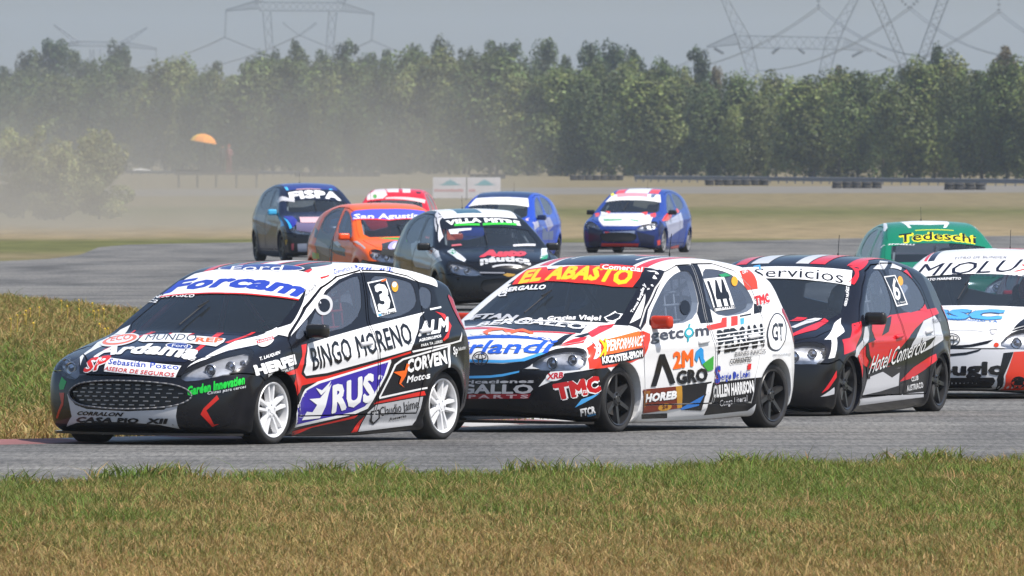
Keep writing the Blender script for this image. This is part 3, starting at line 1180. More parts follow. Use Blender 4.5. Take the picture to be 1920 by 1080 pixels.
# marshal post: scaffold platform, umbrella, marshal
mp = at(405, 352)
Yp = mp.y
k = Yp / F_PX
post = empty('marshal_platform', Matrix.Translation((mp.x, Yp, 0)))
tag(post, 'low scaffold platform of the marshal post under the orange umbrella', 'platform')
WOOD = mat('grey_planks', (.11, .10, .09), .9, noise=.3, nscale=1)
for i in range(5):
    mb = MB()
    mb.box((-75 * k, -.9 + i * .36, 24 * k), (80 * k, -.9 + i * .36 + .34, 28 * k))
    mb.build('plank', WOOD, post)
for x in (-70, -35, 0, 38, 76):
    for y in (-.8, .8):
        mb = MB()
        mb.bar((x * k, y, 0), (x * k, y, 24 * k), .09, 6)
        mb.build('leg', WOOD, post)
mb = MB()
mb.box((-75 * k, .84, 30 * k), (80 * k, .88, 35 * k))
mb.build('skirt_board', WOOD, post)
mb = MB()
mb.box((-30 * k, -.4, 28.2 * k), (8 * k, .5, 44 * k))
tag(mb.build('equipment_box', mat('dark_box', (.05, .05, .05), .8)), 'dark equipment box on the platform below the umbrella', 'box')
bpy.data.objects['equipment_box'].location = (mp.x, Yp, 0)

umb = empty('umbrella', Matrix.Translation((mp.x - 21 * k, Yp, 0)))
tag(umb, 'orange and yellow parasol open above the marshal platform', 'umbrella')
UO, UY = mat('orange_cloth', (.80, .30, .04), .8), mat('yellow_cloth', (.85, .50, .06), .8)
R, zt, zb = 25 * k, 101 * k, 85 * k
tilt = Matrix.Rotation(math.radians(9), 4, 'Y')
for i in range(8):
    a0, a1 = 2 * math.pi * i / 8, 2 * math.pi * (i + 1) / 8
    vs, fs = [], []
    n = 5
    for j in range(n + 1):
        t = j / n
        r, z = R * math.sin(t * 1.35) / math.sin(1.35), zb + (zt - zb) * (math.cos(t * 1.35) - math.cos(1.35)) / (1 - math.cos(1.35))
        for a in (a0, (a0 + a1) / 2, a1):
            rr = r * (.97 if a not in (a0, a1) else 1)
            v = tilt @ Vector((rr * math.cos(a), rr * math.sin(a), z - zt)) + Vector((0, 0, zt))
            vs.append(v)
    for j in range(n):
        for q in range(2):
            fs.append((j * 3 + q, (j + 1) * 3 + q, (j + 1) * 3 + q + 1, j * 3 + q + 1))
    link('canopy_panel', mesh_from('canopy_panel', vs, fs, smooth=True), umb, UY if i in (2, 3, 4, 0) else UO)
mb = MB()
mb.bar((0, 0, 28.2 * k), (0, 0, zt + .06), .09, 6)
mb.build('pole', mat('dark_pole', (.05, .05, .05), .6), umb)

DARK_CLOTH = mat('dark_overalls', (.06, .06, .06), .9)
SKIN = mat('skin', (.45, .27, .18), .6)


def standing(px, rows, clothes, label, facing=0.0, cap=None):
    """a marshal on the platform: one continuous body"""
    z0 = 28.2 * k
    s = 1.72
    parts = [((-.10, 0, .05), (-.09, 0, .46), .055, .06, .03), ((-.09, 0, .46), (-.08, 0, .88), .07, .095, .04),
             ((.10, .02, .05), (.09, .03, .46), .055, .06, .03), ((.09, .03, .46), (.08, 0, .88), .07, .095, .04),
             ((-.10, -.12, .035), (-.10, .03, .05), .04, .045, .02), ((.10, -.10, .035), (.10, .05, .05), .04, .045, .02),
             ((0, 0, .9), (0, 0, 1.18), .15, .14, .06), ((0, 0, 1.18), (0, .01, 1.38), .16, .15, .06), ((-.14, 0, 1.40), (.14, 0, 1.40), .075, .075, .05),
             ((-.18, 0, 1.40), (-.24, .03, 1.12), .055, .045, .03), ((-.24, .03, 1.12), (-.20, -.10, .90), .042, .034, .02),
             ((.18, 0, 1.40), (.25, .03, 1.13), .055, .045, .03), ((.25, .03, 1.13), (.16, -.18, 1.08), .042, .034, .02),
             ((0, 0, 1.42), (0, -.01, 1.54), .055, .05, .03), ((0, -.015, 1.60), (0, -.01, 1.66), .085, .09, .03)]
    root = empty('person', Matrix.Translation(((px - 960) * k, Yp, z0)) @ Matrix.Rotation(facing, 4, 'Z'))
    tag(root, label, 'person', 'marshals on the platform')
    link('body', capsule_mesh('body', parts, .03), root, clothes)
    mb = MB()
    mb.lathe([(.0, 1.77), (.07, 1.755), (.098, 1.70), (.10, 1.66), (.0, 1.66)], 14, 'z', (0, -.01, 0))
    mb.build('cap', cap or DARK_CLOTH, root, smooth=True)
    hm = MB()
    hm.lathe([(.0, 1.665), (.06, 1.655), (.088, 1.61), (.075, 1.55), (.03, 1.525), (0, 1.52)], 12, 'z', (0, -.028, 0))
    hm.build('face', SKIN, root, smooth=True)
    return root


standing(417, None, DARK_CLOTH, 'marshal in dark overalls standing beside the orange umbrella', .4)
standing(429, None, mat('red_overalls', (.24, .10, .10), .9), 'marshal in faded red standing right of the darker one', -.3, mat('red_cap', (.35, .08, .07), .8))

# white tarpaulin heaps and parked cars far away, a few pixels each
for px, row, w, h, lab in ((266, 322, 1.9, .34, 'low white tarpaulin heap in the dust at left'),):
    p = at(px, row)
    parts = [((-w / 2, 0, h * .3), (-w * .1, .1, h * .55), h * .5, h * .6, .2), ((-w * .1, .1, h * .55), (w / 2, 0, h * .25), h * .6, h * .45, .2)]
    me = capsule_mesh('tarpaulin', parts, h / 6)
    o = link('tarpaulin', me, None, mat('white_tarp', (.66, .65, .62), .8))
    o.location = p
    tag(o, lab, 'tarpaulin')

# ---------------------------------------------------------------- pylons and their lines
GALV = mat('tower_steel', (.20, .22, .24), .6, .3)


THICK = [1.0]


def lattice(mb, p, q, w0, w1, n, wc=.17, wb=.09):
    """a square lattice column from p to q"""
    p, q = Vector(p), Vector(q)
    wc, wb = wc * THICK[0], wb * THICK[0]
    d = (q - p).normalized()
    a = d.cross(Vector((0, 1, 0)))
    if a.length < .1:
        a = Vector((1, 0, 0))
    a.normalize()
    b = d.cross(a).normalized()

    def corner(t, i):
        c = p.lerp(q, t)
        w = (w0 + (w1 - w0) * t) / 2
        return c + a * (w if i in (0, 3) else -w) + b * (w if i < 2 else -w)
    for i in range(4):
        mb.bar(corner(0, i), corner(1, i), wc, 3)
    for j in range(n):
        t0, t1 = j / n, (j + 1) / n
        for i in range(4):
            k2 = (i + 1) % 4
            mb.bar(corner(t0, i if j % 2 else k2), corner(t1, k2 if j % 2 else i), wb, 3)


def insulator(mb, p, q, r=.22):
    p, q = Vector(p), Vector(q)
    mb.bar(p, q, .08, 4)
    n = 8
    for i in range(n):
        c = p.lerp(q, (i + .5) / n)
        mb.bar(c, c + (q - p).normalized() * .16, r * 2, 6)


def pylon(px, Y, label, legs, arms, horns, ins):
    """every member is given by columns and rows relative to px; one px is Y / F metres"""
    k = Y / F_PX
    THICK[0] = Y / 2900                                # bigger towers farther off
    root = empty('pylon', Matrix.Translation(((px - 960) * k, Y, 0)))
    tag(root, label, 'pylon', 'high-voltage pylons behind the trees')

    def P(c, r):
        return Vector(((c - px) * k, 0, CAM_H + (HORIZON - r) * k))
    for (c0, r0, c1, r1, w0, w1) in legs:
        mb = MB()
        lattice(mb, P(c0, r0), P(c1, r1), w0 * k, w1 * k, 12)
        mb.build('leg', GALV, root)
    for (c0, r0, c1, r1, w0, w1) in arms:
        mb = MB()
        lattice(mb, P(c0, r0), P(c1, r1), w0 * k, w1 * k, 12)
        mb.build('crossarm', GALV, root)
    for (c0, r0, c1, r1, w0, w1) in horns:
        mb = MB()
        lattice(mb, P(c0, r0), P(c1, r1), w0 * k, w1 * k, 6)
        mb.build('peak', GALV, root)
    for (c0, r0, c1, r1) in ins:
        mb = MB()
        insulator(mb, P(c0, r0), P(c1, r1))
        mb.build('insulator', GALV, root)
    return root


pylon(190, 4100, 'faint small pylon above the trees at far left', [(172, 92, 184, 335, 7, 5), (208, 92, 196, 335, 7, 5)],
      [(112, 84, 150, 82, 3, 9), (150, 82, 240, 84, 9, 9), (240, 84, 294, 92, 9, 3)], [(148, 82, 101, 46, 9, 2), (226, 84, 276, 52, 9, 2)],
      [(188, 92, 187, 128), (293, 92, 291, 131)])
pylon(562, 3050, 'grey pylon with a broad crossarm rising behind the tall trees in the middle', [(500, 22, 524, 330, 15, 8), (624, 22, 598, 330, 15, 8)],
      [(423, 20, 486, 8, 2, 16), (486, 12, 640, 13, 16, 16), (640, 13, 702, 26, 16, 2)], [(488, 6, 470, -34, 14, 3), (638, 6, 660, -34, 14, 3)],
      [(424, 21, 422, 70), (701, 26, 697, 76), (530, 42, 562, 66), (594, 42, 562, 66)])
pylon(1481, 2620, 'lattice pylon with a long crossarm low over the trees at right', [(1394, 70, 1462, 322, 24, 8), (1562, 70, 1500, 322, 24, 8)],
      [(1325, 88, 1385, 72, 2, 22), (1385, 78, 1580, 82, 22, 22), (1580, 82, 1634, 95, 22, 3)], [(1394, 70, 1340, -40, 24, 6), (1562, 70, 1624, -40, 24, 6)],
      [(1338, 90, 1356, 100), (1462, 88, 1448, 100), (1494, 88, 1508, 100), (1618, 95, 1598, 106), (1644, 98, 1662, 107)])
pylon(1708, 2100, 'nearest pylon with two lattice legs spreading out of the picture at right', [(1712, 330, 1711, 140, 12, 16), (1704, 140, 1640, -10, 14, 18), (1716, 140, 1772, -10, 14, 18),
      (1640, -10, 1655, -70, 18, 12), (1772, -10, 1757, -70, 18, 12)],
      [(1525, -62, 1655, -70, 4, 22), (1655, -70, 1757, -70, 22, 22), (1757, -70, 1884, -60, 22, 4)], [(1655, -75, 1620, -110, 14, 4), (1757, -75, 1790, -110, 14, 4)],
      [(1535, -58, 1535, 14), (1660, -30, 1706, 15), (1750, -30, 1706, 15), (1873, -56, 1873, 22)])

CABLE = mat('aluminium_cable', (.16, .17, .18), .5, .5)


def cable(p, q, sag, label, w=.07, group='power lines between the pylons'):
    mb = MB()
    n = 14
    pts = [Vector(p).lerp(Vector(q), t / n) - Vector((0, 0, 4 * sag * (t / n) * (1 - t / n))) for t in range(n + 1)]
    for dx in (-.22, .22):
        mb.path([a + Vector((dx, 0, 0)) for a in pts], w, 4)
    o = mb.build('power_line', CABLE)
    tag(o, label, 'cable', 'power lines between the pylons')


for (c, r), nm in zip(((1535, 14), (1706, 15), (1873, 22)), ('left', 'middle', 'right')):
    a = at_depth(c, r, 2100)
    cable(a, at_depth(c - 300, r + 118, 2500), 2.0, 'power line falling leftwards from the %s insulator of the nearest pylon' % nm)
    cable(a, at_depth(c + 260, r + 90, 1900), 2.0, 'power line falling rightwards from the %s insulator of the nearest pylon' % nm)
for (c, r), nm in zip(((422, 70), (562, 66), (697, 76)), ('left', 'middle', 'right')):
    a = at_depth(c, r, 3050)
    cable(a, at_depth(c - 330, r + 62, 4100), 3.0, 'faint power line falling leftwards from the %s insulator of the middle pylon' % nm, .08)
    cable(a, at_depth(c + 620, r + 120, 2620), 3.0, 'faint power line falling rightwards from the %s insulator of the middle pylon' % nm, .08)
for c0, c1, nm in ((1325, 1150, 'left'), (1634, 1840, 'right')):
    cable(at_depth(c0, 92, 2620), at_depth(c1, 150, 2700), 1.5, 'power line from the %s tip of the long low crossarm' % nm)

# ---------------------------------------------------------------- air: haze everywhere, dust thrown up behind the cars
def volume_box(name, lo, hi, label, color, density, noise=None, aniso=0.2):
    mb = MB()
    c = [(a + b) / 2 for a, b in zip(lo, hi)]
    mb.box([a - m for a, m in zip(lo, c)], [b - m for b, m in zip(hi, c)])
    o = mb.build(name, None)
    o.location = c
    m = bpy.data.materials.new(name)
    m.use_nodes = True
    nt = m.node_tree
    nt.nodes.clear()
    out = nt.nodes.new('ShaderNodeOutputMaterial')
    v = nt.nodes.new('ShaderNodeVolumePrincipled')
    v.inputs['Color'].default_value = (*color, 1)
    v.inputs['Density'].default_value = density
    v.inputs['Anisotropy'].default_value = aniso
    nt.links.new(v.outputs[0], out.inputs['Volume'])
    if noise:
        size = [(b - a) / 2 for a, b in zip(lo, hi)]
        tc = nt.nodes.new('ShaderNodeTexCoord')
        mp = mapping(nt, [1 / q for q in size], tc.outputs['Object'])
        sep = nt.nodes.new('ShaderNodeSeparateXYZ')
        nt.links.new(mp, sep.inputs[0])
        # soft towards every face, thinner upwards
        fx = math_node(nt, 'SUBTRACT', 1.0, math_node(nt, 'POWER', math_node(nt, 'ABSOLUTE', sep.outputs['X']), 3.0))
        fy = math_node(nt, 'SUBTRACT', 1.0, math_node(nt, 'POWER', math_node(nt, 'ABSOLUTE', sep.outputs['Y']), 4.0))
        up = math_node(nt, 'MULTIPLY', math_node(nt, 'SUBTRACT', 1.0, sep.outputs['Z']), .5)
        up = math_node(nt, 'POWER', math_node(nt, 'MAXIMUM', up, 0.0), noise[2])
        nz = noise_node(nt, noise[0], mapping(nt, (1, .12, 1.2), tc.outputs['Object']), 3, .6)
        mr = nt.nodes.new('ShaderNodeMapRange')
        mr.inputs['From Min'].default_value = .5 - noise[1]
        mr.inputs['From Max'].default_value = .5 + noise[1]
        nt.links.new(nz, mr.inputs['Value'])
        dd = math_node(nt, 'MULTIPLY', math_node(nt, 'MULTIPLY', fx, fy), math_node(nt, 'MULTIPLY', up, mr.outputs['Result']))
        nt.links.new(math_node(nt, 'MULTIPLY', dd, density), v.inputs['Density'])
    if not noise and hasattr(m, 'cycles') and hasattr(m.cycles, 'homogeneous_volume'):
        m.cycles.homogeneous_volume = True
    o.data.materials.clear()
    o.data.materials.append(m)
    tag(o, label, 'haze' if name == 'haze' else 'dust', None, 'stuff')
    return o


volume_box('haze', (-2700, -320, -1), (2700, 9200, 72), 'pale summer haze over the whole plain', (.74, .85, .99), 0.75e-4)
volume_box('dust_cloud', (-24, 430, -.4), (1.5, 570, 6.2), 'tan dust cloud blowing over the bend at left', (.56, .54, .49), .032, (.16, .24, 1.7))
volume_box('dust_cloud', (-75, 900, -.4), (13, 1180, 11), 'thin dust hanging along the foot of the trees', (.52, .51, .48), .0016, (.05, .24, 2.2))

# ---------------------------------------------------------------- car bodies
q2 = math.sqrt(.5)
FRAMES = {'L': ((0, 1, 0), (1, 0, 0), (0, 0, 1)), 'R': ((0, -1, 0), (-1, 0, 0), (0, 0, 1)), 'F': ((1, 0, 0), (0, -1, 0), (0, 0, 1)),
          'B': ((-1, 0, 0), (0, 1, 0), (0, 0, 1)), 'T': ((0, 0, -1), (0, -1, 0), (1, 0, 0)),
          'FL': ((q2, q2, 0), (q2, -q2, 0), (0, 0, 1)), 'FR': ((q2, -q2, 0), (-q2, -q2, 0), (0, 0, 1)),
          'BL': ((-q2, q2, 0), (q2, q2, 0), (0, 0, 1)), 'BR': ((-q2, -q2, 0), (-q2, q2, 0), (0, 0, 1))}
FRAMES = {k: tuple(np.array(v, float) for v in f) for k, f in FRAMES.items()}
TWIN = {'L': 'R', 'FL': 'FR', 'BL': 'BR'}


def mirrored(loop):
    return [(-u, v) for u, v in loop][::-1]


def conform(body, jobs):
    """jobs: list of (frame, uv, offset). Lays flat shapes on the car's skin; one pass for all. Returns points and normals per job."""
    o, d, n = [], [], []
    for fr, uv, _ in jobs:
        D, U, V = FRAMES[fr]
        uv = np.asarray(uv, float).reshape(-1, 2)
        c = np.array([body.length / 2, 0, .6])
        base = uv[:, :1] * U + uv[:, 1:] * V
        base = base + D * ((c - base) @ D)[:, None] - D * 2.6
        o.append(base)
        d.append(np.repeat(D[None], len(uv), 0))
        n.append(len(uv))
    o, d = np.concatenate(o), np.concatenate(d)
    p = body.march(o, d, n=56)
    ok = ~np.isnan(p[:, 0])
    g = np.full_like(p, np.nan)
    g[ok] = body.grad(p[ok])
    out, k = [], 0
    for (fr, uv, off), m in zip(jobs, n):
        P, Gd = p[k:k + m], g[k:k + m]
        out.append((P + Gd * off, Gd))
        k += m
    return out


def ccw(L):
    a = np.array(L, float)
    b = np.roll(a, -1, 0)
    return list(L) if (a[:, 0] * b[:, 1] - b[:, 0] * a[:, 1]).sum() > 0 else list(L)[::-1]


def fill(loops, excl=(), grid=.05):
    """triangulate 2D loops minus the excluded loops, with a grid of extra points; loops may also be (verts, faces) pairs"""
    co, faces = [], []
    nin = 0
    for L in loops:
        k = len(co)
        if isinstance(L, tuple) and len(L) == 2 and isinstance(L[1], list) and L[1] and isinstance(L[1][0], (tuple, list)) and len(L[1][0]) >= 3:
            co += [tuple(p) for p in L[0]]
            faces += [[i + k for i in f] for f in L[1]]
            nin += len(L[1])
        else:
            co += [tuple(p) for p in ccw(L)]
            faces.append(list(range(k, k + len(L))))
            nin += 1
    a = np.array(co)
    lo, hi = a.min(0), a.max(0)
    for L in excl:
        e = np.array(L)
        if (e.max(0) < lo).any() or (e.min(0) > hi).any():
            continue
        k = len(co)
        co += [tuple(p) for p in ccw(L)]
        faces.append(list(range(k, k + len(L))))
    if grid:
        xs = np.arange(math.ceil(lo[0] / grid) * grid, hi[0], grid)
        ys = np.arange(math.ceil(lo[1] / grid) * grid, hi[1], grid)
        co += [(x, y) for x in xs for y in ys]
    v, e, f, _, _, of = delaunay_2d_cdt([Vector(c) for c in co], [], faces, 1, 1e-5)
    keep = [t for t, o in zip(f, of) if any(i < nin for i in o) and not any(i >= nin for i in o)]
    used = sorted({i for t in keep for i in t})
    m = {i: j for j, i in enumerate(used)}
    pts, tris = [tuple(v[i]) for i in used], [tuple(m[i] for i in t) for t in keep]
    L2 = (grid * 1.05) ** 2 if grid else 1e9
    for _ in range(5):                                  # no edge longer than the grid, so that the sheet can follow the skin
        mid, out, done = {}, [], True

        def half(a, b):
            k = (a, b) if a < b else (b, a)
            if k not in mid:
                p, q = pts[a], pts[b]
                if (p[0] - q[0]) ** 2 + (p[1] - q[1]) ** 2 > L2:
                    mid[k] = len(pts)
                    pts.append(((p[0] + q[0]) / 2, (p[1] + q[1]) / 2))
                else:
                    mid[k] = -1
            return mid[k]
        for a, b, c in tris:
            x, y, z = half(a, b), half(b, c), half(c, a)
            n = (x >= 0) + (y >= 0) + (z >= 0)
            if n == 0:
                out.append((a, b, c))
                continue
            done = False
            if n == 3:
                out += [(a, x, z), (x, b, y), (z, y, c), (x, y, z)]
                continue
            while not (x >= 0 and (n == 1 or y >= 0)):
                a, b, c, x, y, z = b, c, a, y, z, x
            out += [(a, x, c), (x, b, c)] if n == 1 else [(x, b, y), (a, x, y), (a, y, c)]
        tris = out
        if done:
            break
    return np.array(pts).reshape(-1, 2), tris


def skin_mesh(name, P, N, tris, midx=None, mats=()):
    """mesh with the body's own normals; faces that missed the car are dropped"""
    ok = ~np.isnan(P[:, 0])
    keep = [i for i, t in enumerate(tris) if all(ok[j] for j in t)]
    used = sorted({j for i in keep for j in tris[i]})
    m = {j: k for k, j in enumerate(used)}
    if not keep:
        return None
    fs = []
    for i in keep:
        t = [m[j] for j in tris[i]]
        a, b, c = (P[j] for j in tris[i][:3])
        if np.dot(np.cross(b - a, c - a), N[tris[i][0]]) < 0:
            t = t[::-1]
        fs.append(tuple(t))
    me = mesh_from(name, P[used], fs, mats)
    if midx is not None:
        me.polygons.foreach_set('material_index', [midx[i] for i in keep])
    me.shade_smooth()
    me.normals_split_custom_set_from_vertices([tuple(v) for v in N[used]])
    return me


def band(pts, w, closed=True):
    """outline of a thin band along a polyline"""
    P = np.array(pts, float)
    n = len(P)
    A, B = [], []
    for i in range(n):
        a = P[i - 1] if (closed or i > 0) else P[i]
        b = P[(i + 1) % n] if (closed or i < n - 1) else P[i]
        t1, t2 = P[i] - a, b - P[i]
        t1 = t1 / (np.linalg.norm(t1) + 1e-9) if np.linalg.norm(t1) > 1e-9 else t2 / (np.linalg.norm(t2) + 1e-9)
        t2 = t2 / (np.linalg.norm(t2) + 1e-9) if np.linalg.norm(t2) > 1e-9 else t1
        nn = np.array([-(t1 + t2)[1], (t1 + t2)[0]])
        nn /= np.linalg.norm(nn) + 1e-9
        c = max(.5, abs(nn @ np.array([-t1[1], t1[0]])))
        A.append(P[i] + nn * w / 2 / c)
        B.append(P[i] - nn * w / 2 / c)
    return A, B


def band_quads(pts, w, closed=True):
    A, B = band(pts, w, closed)
    n = len(A)
    return [[tuple(A[i]), tuple(A[(i + 1) % n]), tuple(B[(i + 1) % n]), tuple(B[i])] for i in range(n if closed else n - 1)]


def prism(bm, loop, frame, t0, t1):
    """solid along a frame's view direction"""
    D, U, V = FRAMES[frame]
    ring = []
    for t in (t0, t1):
        ring.append([bm.verts.new(U * u + V * v + D * t) for u, v in loop])
    n = len(loop)
    fs = [bm.faces.new((ring[0][i], ring[0][(i + 1) % n], ring[1][(i + 1) % n], ring[1][i])) for i in range(n)]
    fs.append(bm.faces.new(ring[0][::-1]))
    fs.append(bm.faces.new(ring[1]))
    return fs


def band_prism(bm, pts, w, frame, t0, t1, closed=True):
    D, U, V = FRAMES[frame]
    A, B = band(pts, w, closed)
    n = len(A)
    if not closed:
        return prism(bm, A + B[::-1], frame, t0, t1)
    r = [[bm.verts.new(U * p[0] + V * p[1] + D * t) for p in X] for X in (A, B) for t in (t0, t1)]
    a0, a1, b0, b1 = r
    for i in range(n):
        j = (i + 1) % n
        for q in ((a0[i], a0[j], a1[j], a1[i]), (b0[j], b0[i], b1[i], b1[j]), (a1[i], a1[j], b1[j], b1[i]), (a0[j], a0[i], b0[i], b0[j])):
            bm.faces.new(q)


def cutter(build):
    bm = bmesh.new()
    build(bm)
    bmesh.ops.recalc_face_normals(bm, faces=bm.faces)
    me = bpy.data.meshes.new('cutter')
    bm.to_mesh(me)
    bm.free()
    return me


def apply_cuts(me, cutters):
    o = bpy.data.objects.new('work', me)
    COL.objects.link(o)
    tmp = [o]
    for c in cutters:
        k = bpy.data.objects.new('cut', c)
        COL.objects.link(k)
        tmp.append(k)
        m = o.modifiers.new('b', 'BOOLEAN')
        m.operation = 'DIFFERENCE'
        m.object = k
        m.solver = 'MANIFOLD'
    dg = bpy.context.evaluated_depsgraph_get()
    out = bpy.data.meshes.new_from_object(o.evaluated_get(dg), depsgraph=dg)
    for t in tmp:
        bpy.data.objects.remove(t)
    for c in cutters:
        bpy.data.meshes.remove(c)
    return out


def circle(cx, cz, r, n=36):
    return [(cx + r * math.cos(2 * math.pi * i / n), cz + r * math.sin(2 * math.pi * i / n)) for i in range(n)]


def rounded(loop, k=1):
    return [tuple(p) for p in chaikin(loop, k)]


DETAILS = {}
DETAILS['fiesta'] = dict(
    windows={'front': [(1.54, 1.0), (1.78, 1.13), (2.0, 1.205), (2.26, 1.255), (2.31, 1.245), (2.145, .895), (1.31, .81)],
             'vent': [(1.10, .785), (1.47, .985), (1.27, .80)],
             'rear': [(2.43, 1.255), (2.69, 1.25), (2.94, 1.215), (3.03, 1.185), (2.985, .985), (2.28, .905)],
             'quarter': [(3.08, 1.178), (3.26, 1.155), (3.19, 1.01), (3.035, .995)]},
    windscreen=[(.66, 1.10), (.61, 1.48), (.53, 1.87), (.25, 1.815), (0, 1.80), (-.25, 1.815), (-.53, 1.87), (-.61, 1.48), (-.66, 1.10), (-.35, .965), (0, .92), (.35, .965)],
    backlight=[(-.50, .92), (.50, .92), (.44, 1.15), (-.44, 1.15)],
    front_door=[(1.14, .22), (1.06, .45), (1.03, .72), (1.05, .775), (1.46, 1.015), (1.76, 1.165), (2.0, 1.245), (2.36, 1.29), (2.215, .90), (2.27, .60), (2.28, .30), (2.27, .22)],
    rear_door=[(2.30, .22), (2.31, .30), (2.30, .60), (2.245, .90), (2.39, 1.29), (2.70, 1.285), (2.98, 1.245), (3.10, 1.20), (3.03, .95), (3.06, .72), (2.96, .55), (2.90, .36), (2.90, .22)],
    hood=[(.71, 1.01), (.70, .80), (.60, .42), (.42, .20), (.2, .13), (0, .11), (-.2, .13), (-.42, .20), (-.60, .42), (-.70, .80), (-.71, 1.01), (-.35, .91), (0, .872), (.35, .91)],
    bumper=[(.62, .47), (.54, .535), (.36, .545), (.14, .52), (-.3, .52)],
    headlight=[(.385, .51), (.467, .59), (.686, .675), (.919, .725), (1.01, .72), (.92, .615), (.735, .535), (.45, .475)],
    taillight=[(3.50, 1.12), (3.62, 1.06), (3.70, .95), (3.72, .83), (3.60, .85), (3.54, 1.0)],
    grille=[(-.56, .375), (-.45, .455), (-.2, .478), (0, .482), (.2, .478), (.45, .455), (.56, .375), (.44, .30), (.2, .278), (0, .272), (-.2, .278), (-.44, .30)],
    spoiler=(3.46, 1.262, 3.86, 1.215), mirror=(1.32, -.90, .85), handles=[(2.10, .745), (2.98, .835)], cowl=.94)
DETAILS['etios'] = dict(
    windows={'front': [(1.21, .835), (1.33, .94), (1.60, 1.10), (1.84, 1.21), (2.09, 1.26), (2.20, 1.24), (2.085, .865), (1.32, .83)],
             'rear': [(2.34, 1.265), (2.62, 1.265), (2.84, 1.215), (2.98, 1.10), (3.0, .93), (2.21, .875)]},
    windscreen=[(.68, .98), (.61, 1.33), (.535, 1.69), (.25, 1.64), (0, 1.63), (-.25, 1.64), (-.535, 1.69), (-.61, 1.33), (-.68, .98), (-.35, .85), (0, .81), (.35, .85)],
    backlight=[(-.50, .95), (.50, .95), (.44, 1.17), (-.44, 1.17)],
    front_door=[(1.14, .22), (1.10, .45), (1.08, .72), (1.09, .83), (1.28, .965), (1.56, 1.125), (1.82, 1.245), (2.06, 1.295), (2.26, 1.30), (2.145, .87), (2.23, .62), (2.24, .30), (2.23, .22)],
    rear_door=[(2.26, .22), (2.27, .30), (2.26, .62), (2.175, .87), (2.29, 1.305), (2.62, 1.305), (2.88, 1.25), (3.03, 1.12), (3.05, .88), (2.95, .62), (2.86, .42), (2.84, .22)],
    hood=[(.715, .90), (.71, .70), (.66, .42), (.50, .22), (.25, .115), (0, .095), (-.25, .115), (-.50, .22), (-.66, .42), (-.71, .70), (-.715, .90), (-.35, .80), (0, .765), (.35, .80)],
    bumper=[(.56, .47), (.47, .53), (.30, .495), (.12, .50), (-.3, .50)],
    headlight=[(.345, .53), (.45, .625), (.594, .672), (.757, .672), (.79, .63), (.745, .505), (.594, .488), (.431, .50)],
    taillight=[(3.42, .96), (3.56, .93), (3.66, .80), (3.66, .64), (3.58, .66), (3.50, .80)],
    grille=None, spoiler=(3.30, 1.285, 3.62, 1.235), mirror=(1.30, -.89, .86), handles=[(2.03, .70), (2.83, .735)], cowl=.84)
DETAILS['hatch'] = dict(
    windows={'front': [(1.30, .855), (1.46, .98), (1.74, 1.14), (1.98, 1.235), (2.22, 1.285), (2.32, 1.27), (2.20, .885), (1.40, .85)],
             'rear': [(2.44, 1.29), (2.72, 1.285), (2.96, 1.24), (3.12, 1.15), (3.10, .96), (2.32, .895)]},
    windscreen=[(.67, 1.10), (.61, 1.46), (.53, 1.86), (.25, 1.81), (0, 1.80), (-.25, 1.81), (-.53, 1.86), (-.61, 1.46), (-.67, 1.10), (-.35, .97), (0, .93), (.35, .97)],
    backlight=[(-.50, .96), (.50, .96), (.44, 1.19), (-.44, 1.19)],
    front_door=[(1.18, .22), (1.14, .45), (1.12, .76), (1.14, .86), (1.40, 1.0), (1.70, 1.165), (1.96, 1.27), (2.2, 1.315), (2.38, 1.32), (2.255, .90), (2.32, .62), (2.33, .30), (2.32, .22)],
    rear_door=[(2.35, .22), (2.36, .30), (2.35, .62), (2.285, .90), (2.41, 1.325), (2.72, 1.325), (2.98, 1.28), (3.17, 1.16), (3.16, .9), (3.06, .62), (2.96, .42), (2.94, .22)],
    hood=[(.72, 1.02), (.715, .80), (.66, .46), (.50, .24), (.25, .135), (0, .115), (-.25, .135), (-.50, .24), (-.66, .46), (-.715, .80), (-.72, 1.02), (-.35, .915), (0, .88), (.35, .915)],
    bumper=[(.64, .47), (.55, .53), (.34, .505), (.12, .50), (-.3, .50)],
    headlight=[(.33, .51), (.44, .60), (.64, .672), (.84, .70), (.87, .66), (.79, .545), (.62, .50), (.42, .48)],
    taillight=[(3.52, 1.0), (3.66, .97), (3.75, .82), (3.75, .68), (3.66, .70), (3.58, .84)],
    grille=[(-.42, .36), (-.36, .44), (0, .455), (.36, .44), (.42, .36), (.34, .25), (0, .235), (-.34, .25)],
    spoiler=(3.44, 1.295, 3.80, 1.245), mirror=(1.40, -.91, .88), handles=[(2.14, .72), (2.96, .775)], cowl=.95)

GAP = .011


